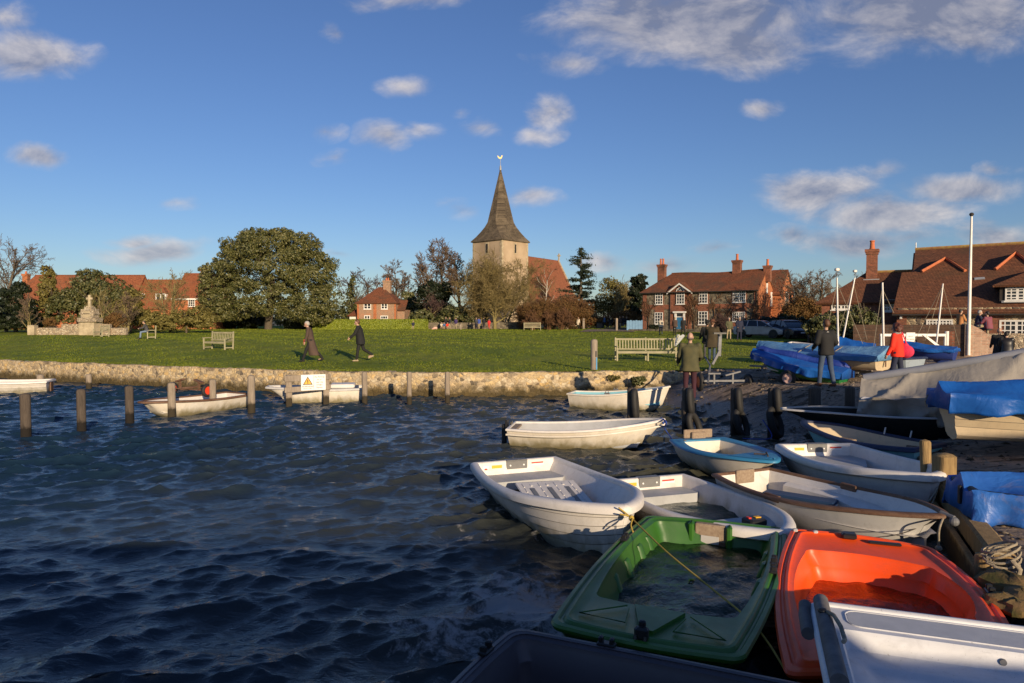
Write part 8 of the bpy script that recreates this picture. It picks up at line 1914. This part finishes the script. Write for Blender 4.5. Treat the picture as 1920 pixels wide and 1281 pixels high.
# woman in red with pink bag
e, p = person('person with curly auburn hair in a red jacket carrying a pink shoulder bag', 1683, 18.6, 1.70, 130, redc, navy, 'auburn', black, 'jacket', (10, -8), (4, 8), (4, 0), (20, 18), (10, 10), 3, (4, 0), 1.10, det=.0125)
kk = p['k']; q = MB(); c = p['pel'] * kk + Vector((-.08, -.30, .05)); q.ell(tuple(c), (.24, .12, .19), 16, 10); q.ell(tuple(c + Vector((.0, 0, .10))), (.12, .08, .14), 12, 8); q.tube([c + Vector((-.05, 0, .18)), p['A'][1][0] * kk + Vector((-.06, -.02, .1)), p['A'][1][0] * kk + Vector((.02, -.0, .12)), c + Vector((.1, .05, .2))], .022, 8)
o = q.build('shoulder_bag', pinkc, None); o.matrix_world = Matrix.Translation(e.location) @ Matrix.Rotation(e.rotation_euler.z, 4, 'Z'); vox(o, .016, 4); tag(o, 'bulging pink fabric shoulder bag hanging behind the person in red', 'bag')
q = MB(); q.tube([p['neck'] * kk + Vector((.07 * math.cos(a) , .085 * math.sin(a), .02 - .03 * math.cos(a))) for a in np.linspace(0, 6.28, 14)[:-1]], .045, 8, closed=True); o = q.build('scarf', cloth('grey_wool', (.3, .28, .27)), e, sm=60)
q = MB(); a = p['A'][1]; q.tube([a[0] * kk + Vector((-.01, -.082, -.02)), a[1] * kk + Vector((-.01, -.07, 0)), a[2] * kk + Vector((-.0, -.056, .0))], .016, 6); q.build('white_stripe', cream, e)
# long coat and companion by the big bench
e, p = person('person in a long dark brown coat and felt hat right of the long bench', 1335, 30.4, 1.76, 60, waxed, denim, 'brown', black, 'longcoat', (3, -3), (2, 2), (20, 10), (60, 30), (16, 14), 2, (6, 0), 1.35, det=.018, hat=HR['felt'], skirt=.34)
e, p = person('person in black close behind the left shoulder of the long brown coat', 1326, 31.4, 1.72, 80, black, greyc, 'dark', black, 'coat', (3, -3), (2, 2), (10, 10), (30, 30), (14, 14), 2, (4, 0), 1.2, det=.022, hat=black, skirt=.2)
# right pair near the cars
person('person in navy body warmer with white sleeves beside the dark bush', 1519.5, 41, 1.62, -80, navy, greyc, 'fair', black, 'jacket', (4, -4), (2, 2), (-10, -10), (50, 50), (16, 16), 1, (2, 0), 1.0, det=.022)
q = bpy.context.scene.objects
person('grey haired person in dark coat next to the navy body warmer', 1533.5, 41.4, 1.76, -100, greyc, black, 'grey', black, 'coat', (4, -4), (2, 2), (10, 10), (30, 30), (8, 8), 1, (2, 0), 1.05, det=.022)
# terrace people
person('person in a tan coat and red scarf sitting by the flagpole', 1799, 36.2, 1.65, 10, tan, greyc, 'dark', black, 'jacket', (80, 80), (80, 80), (20, 20), (50, 50), (10, 10), 4, (4, 0), 1.05, sit=True, det=.022, z=Z(628, 36) )
person('grey haired person in a dark coat sitting right of the flagpole', 1832, 35.6, 1.72, -20, navy, khaki, 'grey', black, 'coat', (80, 80), (70, 80), (30, 20), (60, 50), (10, 10), 8, (6, 0), 1.1, sit=True, det=.022, z=Z(632, 35.6), skirt=.05)
person('person in a red striped shirt sitting on the wall, back turned', 1853, 34.4, 1.76, 110, stripe, greyc, 'dark', black, 'jacket', (80, 80), (70, 80), (30, 30), (50, 50), (10, 10), 6, (6, 0), 1.2, sit=True, det=.022, z=Z(637, 34.4))
person('bald person in a dark coat leaning near the flint wall', 1874, 27.5, 1.72, 60, black, black, 'bald', black, 'coat', (3, -3), (2, 2), (10, 10), (40, 40), (10, 10), 5, (6, 0), 1.15, det=.022, z=.95 - .28)
person('shorter person in black leather coat behind the grey canvas ridge', 1889, 27.2, 1.62, 70, cloth('leather', (.018, .016, .015), None, .4), black, 'dark', black, 'coat', (3, -3), (2, 2), (10, 10), (40, 40), (10, 10), 12, (16, 0), 1.3, det=.022, z=.95 - .3)
# people in front of the brick house
GH = 'people standing before the brick house'
person('person in a cream top standing before the left windows of the brick house', 1239, 66, 1.68, 80, cream, denim, 'dark', black, det=.035, group=GH)
person('person in a brown jacket before the front door of the brick house', 1265, 64, 1.74, 70, brownc, black, 'fair', black, det=.035, group=GH)
person('person in a black coat right of the blue front door', 1281, 62, 1.74, -90, black, black, 'fair', black, 'coat', det=.035, group=GH)
person('person in an olive jacket and pale trousers left of the silver car', 1366.5, 54, 1.72, -90, greenc, khaki, 'grey', brownb, 'jacket', (5, -5), (2, 4), (5, -5), (20, 60), (8, 14), det=.03, group=GH, girth=1.1)
person('person in a navy coat at the rear of the silver car', 1386, 52, 1.76, -90, navy, navy, 'grey', brownb, 'coat', (5, -5), (2, 4), (5, 5), (40, 50), (8, 14), det=.03, group=GH, girth=1.15)
# path and churchyard people
GP = 'people near the church'
for (px, d, h, yaw, tp, lg, hr, lab, ex) in (
    (1084, 97, 1.72, -80, cream, black, 'dark', 'person in a pale coat standing at the left edge of the path', dict(coat='coat')),
    (1107, 98, 1.62, 10, redc, navy, 'fair', 'small figure in a red coat left of the path', dict(coat='coat')),
    (1133.5, 96, 1.84, 170, bluec, black, 'fair', 'person in a blue jacket walking on the path', {}),
    (1139, 98, 1.70, -90, cream, greyc, 'fair', 'person in pale clothes half behind the blue jacket', {}),
    (1143.5, 96, 1.76, 180, black, greyc, 'fair', 'person in a black jacket right of the blue jacket', {}),
    (1148, 97, 1.74, 10, navy, black, 'dark', 'person in navy with a rucksack left of the pale gatepost', {}),
    (1162, 93, 1.72, -90, brownc, khaki, 'fair', 'person in brown immediately right of the pale gatepost', {}),
    (1168, 93, 1.76, -100, black, denim, 'fair', 'person in black and jeans, middle of three right of the gatepost', {}),
    (1174.5, 94, 1.70, -80, black, black, 'fair', 'person all in black, rightmost near the blue gate', {}),
    (836, 100, 1.78, -60, black, greyc, 'grey', 'person in black at the churchyard entrance', {}),
    (843, 99, 1.74, 20, navy, khaki, 'fair', 'person in navy with an orange rucksack at the churchyard entrance', {}),
    (855, 99, 1.70, -90, cloth('violet', (.05, .03, .13)), khaki, 'fair', 'person in violet right of the churchyard entrance', {}),
    (893, 100, 1.72, -100, greyc, navy, 'grey', 'person in grey left of the blue shirted one under the tower', {}),
    (898, 100, 1.80, 90, cloth('mid_blue', (.04, .08, .35)), khaki, 'dark', 'person in a bright blue top under the tower tree', {}),
    (907, 100, 1.84, 80, black, navy, 'dark', 'tall dark figure under the tower tree', dict(coat='coat')),
    (917, 100, 1.55, -90, redtr, redtr, 'dark', 'child in a red outfit left of the pale tree trunk', {})):
    person(lab, px, d, h, yaw, tp, lg, hr, black, det=.045, group=GP, **ex)
for (px, d, tp, lab) in ((775, 94, navy, 'person in navy sitting on the grass before the clipped hedge'), (833, 97, bluec, 'child in blue crouching on the far lawn'), (839, 97, redc, 'child in red crouching on the far lawn'), (828, 97, cream, 'child in a pale top sitting on the far lawn')):
    person(lab, px, d, 1.6 if px < 800 else 1.35, -90, tp, khaki, 'dark', black, 'jacket', (85, 85), (100, 100), (30, 30), (60, 60), (8, 8), 6, (0, 0), 1.0, sit=True, det=.045, group=GP)

# ------------------------------------------------------------------ cars
def car(lab, px, d, yaw, paint, L_=4.2, W_=1.75, H=1.46, estate=False):
    x = X(px, d); e = empty('parked_car', (x, d, gz(x, d) + .03), R(yaw), lab, 'car', 'cars parked beside the brick house')
    # side profile (x forward, z): lower body and glasshouse
    low = [(-L_ / 2 + .02, .35), (-L_ / 2, .62), (-L_ / 2 + .08, .92), (-L_ * .26, .97), (L_ * .16, .95), (L_ * .40, .80), (L_ / 2 - .06, .66), (L_ / 2, .48), (L_ / 2 - .05, .28), (-L_ / 2 + .1, .26)]
    def loft(prof, ws, ins, name, m, parent, sm=40):
        q = MB(); n = len(prof); vs = []
        ys = (-1, -.94, .94, 1)
        for y in ys:
            for (a, z) in prof: f = 1 if abs(y) < 1 else .965; cx = 0; vs.append((a * f, y * ws(z), z if abs(y) < 1 else .55 + (z - .55) * f))
        q.add(vs, [tuple(range(n)), tuple(range(4 * n - 1, 3 * n - 1, -1))] + [(r * n + k, (r + 1) * n + k, (r + 1) * n + (k + 1) % n, r * n + (k + 1) % n) for r in range(3) for k in range(n)]); return q.build(name, m, parent, sm=sm)
    body = loft(low, lambda z: W_ / 2, 0, 'body', paint, e)
    rr_ = -L_ * (.46 if estate else .44)
    gh = [(rr_, .93), (rr_ + .16, 1.25), (rr_ + .34, H - .06), (-L_ * .12, H), (L_ * .06, H - .05), (L_ * .28, .90)]
    q = MB(); n = len(gh); vs = [(a, sy * (W_ / 2 - .07 - (z - .9) * .32), z) for sy in (-1, 1) for a, z in gh]; q.add(vs, [tuple(range(n)), tuple(range(2 * n - 1, n - 1, -1))] + [(k, n + k, n + (k + 1) % n, (k + 1) % n) for k in range(n)]); q.build('glasshouse', M_glass, e, sm=30)
    q = MB()   # roof skin and pillars
    rf = [(rr_ + .22, H - .11), (rr_ + .36, H - .035), (-L_ * .12, H + .02), (L_ * .05, H - .03), (L_ * .09, H - .08)]; 
    for k in range(4): (a0, z0), (a1, z1) = rf[k], rf[k + 1]; y0, y1 = W_ / 2 - .07 - (z0 - .9) * .32 + .01, W_ / 2 - .07 - (z1 - .9) * .32 + .01; q.slab([(a0, -y0, z0), (a1, -y1, z1), (a1, y1, z1), (a0, y0, z0)], .05)
    for sy in (-1, 1):
        for (a0, z0, a1, z1) in ((L_ * .28, .90, L_ * .06, H - .05), (L_ * .0, .93, -L_ * .02, H - .03), (-L_ * .22, .93, -L_ * .2, H - .02), (rr_, .93, rr_ + .34, H - .06)): q.tube([(a0, sy * (W_ / 2 - .07 - (z0 - .9) * .32 + .006), z0), (a1, sy * (W_ / 2 - .07 - (z1 - .9) * .32 + .006), z1)], .035, 6)
    q.build('roof', paint, e, sm=40)
    for sy in (-1, 1):
        hl_ = MB(); hl_.ell((L_ / 2 - .16, sy * W_ * .36, .67), (.16, .2, .09), 10, 6); hl_.build('headlight', M_lead, e, sm=60); q = MB(); q.ell((L_ * .17, sy * (W_ / 2 + .06), .98), (.08, .1, .07), 8, 6); q.build('wing_mirror', paint, e, sm=60)
        tl = MB(); tl.cbox((-L_ / 2 + .08, sy * W_ * .4, .82), (.12, .22, .2), .02); tl.build('tail_light', M_hubr, e)
        for a in (-L_ * .31, L_ * .31): 
            wh = wheel(e, (a, sy * (W_ / 2 - .07), .31), .315, .2, M_lead); ar = MB(); ar.lathe([(.37, -.02), (.37, .02), (.02, .02)], (a, sy * (W_ / 2 - .005), .33), 20, 'Y'); ar.build('wheel_arch', M_blackp, e)
    q = MB(); q.cbox((L_ / 2 - .01, 0, .40), (.05, W_ * .55, .14), .01); q.cbox((L_ / 2 - .05, 0, .60), (.06, W_ * .4, .08), .01); q.build('grille', M_blackp, e); MB().cbox((L_ / 2 + .02, 0, .48), (.02, .5, .11), .004).build('number_plate', M_stk, e)
    return e
silver = mat('silver_paint', (.34, .35, .40), None, 3, .3, metal=.35, coat=.6); darkp = mat('dark_car_paint', (.018, .02, .035), None, 3, .3, coat=.5)
car('silver hatchback parked nose right beside the brick house', 1426, 58, -38, silver)
car('dark estate car parked facing the viewer behind the covered boats', 1479, 57, -82, darkp, 4.4, 1.78, 1.5, True)

# ------------------------------------------------------------------ quay behind the viewer; unseen stepped wall added to shade the nearest boats
qb = MB().bb(1.0, 16, -3.0, .6, -1, .9); tag(qb.build('quay', M_hard), kind='structure')
w = MB(); w.slab([(-3.5, -6, -.8), (17, -6, -.8), (17, -6, 5.1), (13.2, -6, 5.0), (12.5, -6, 3.05), (6.7, -6, 3.05), (6.3, -6, 3.5), (-3.5, -6, 3.5)], .4); tag(w.build('shade_wall', M_brick_r), 'added brick wall, unseen behind the viewer, shading the nearest boats', 'wall')
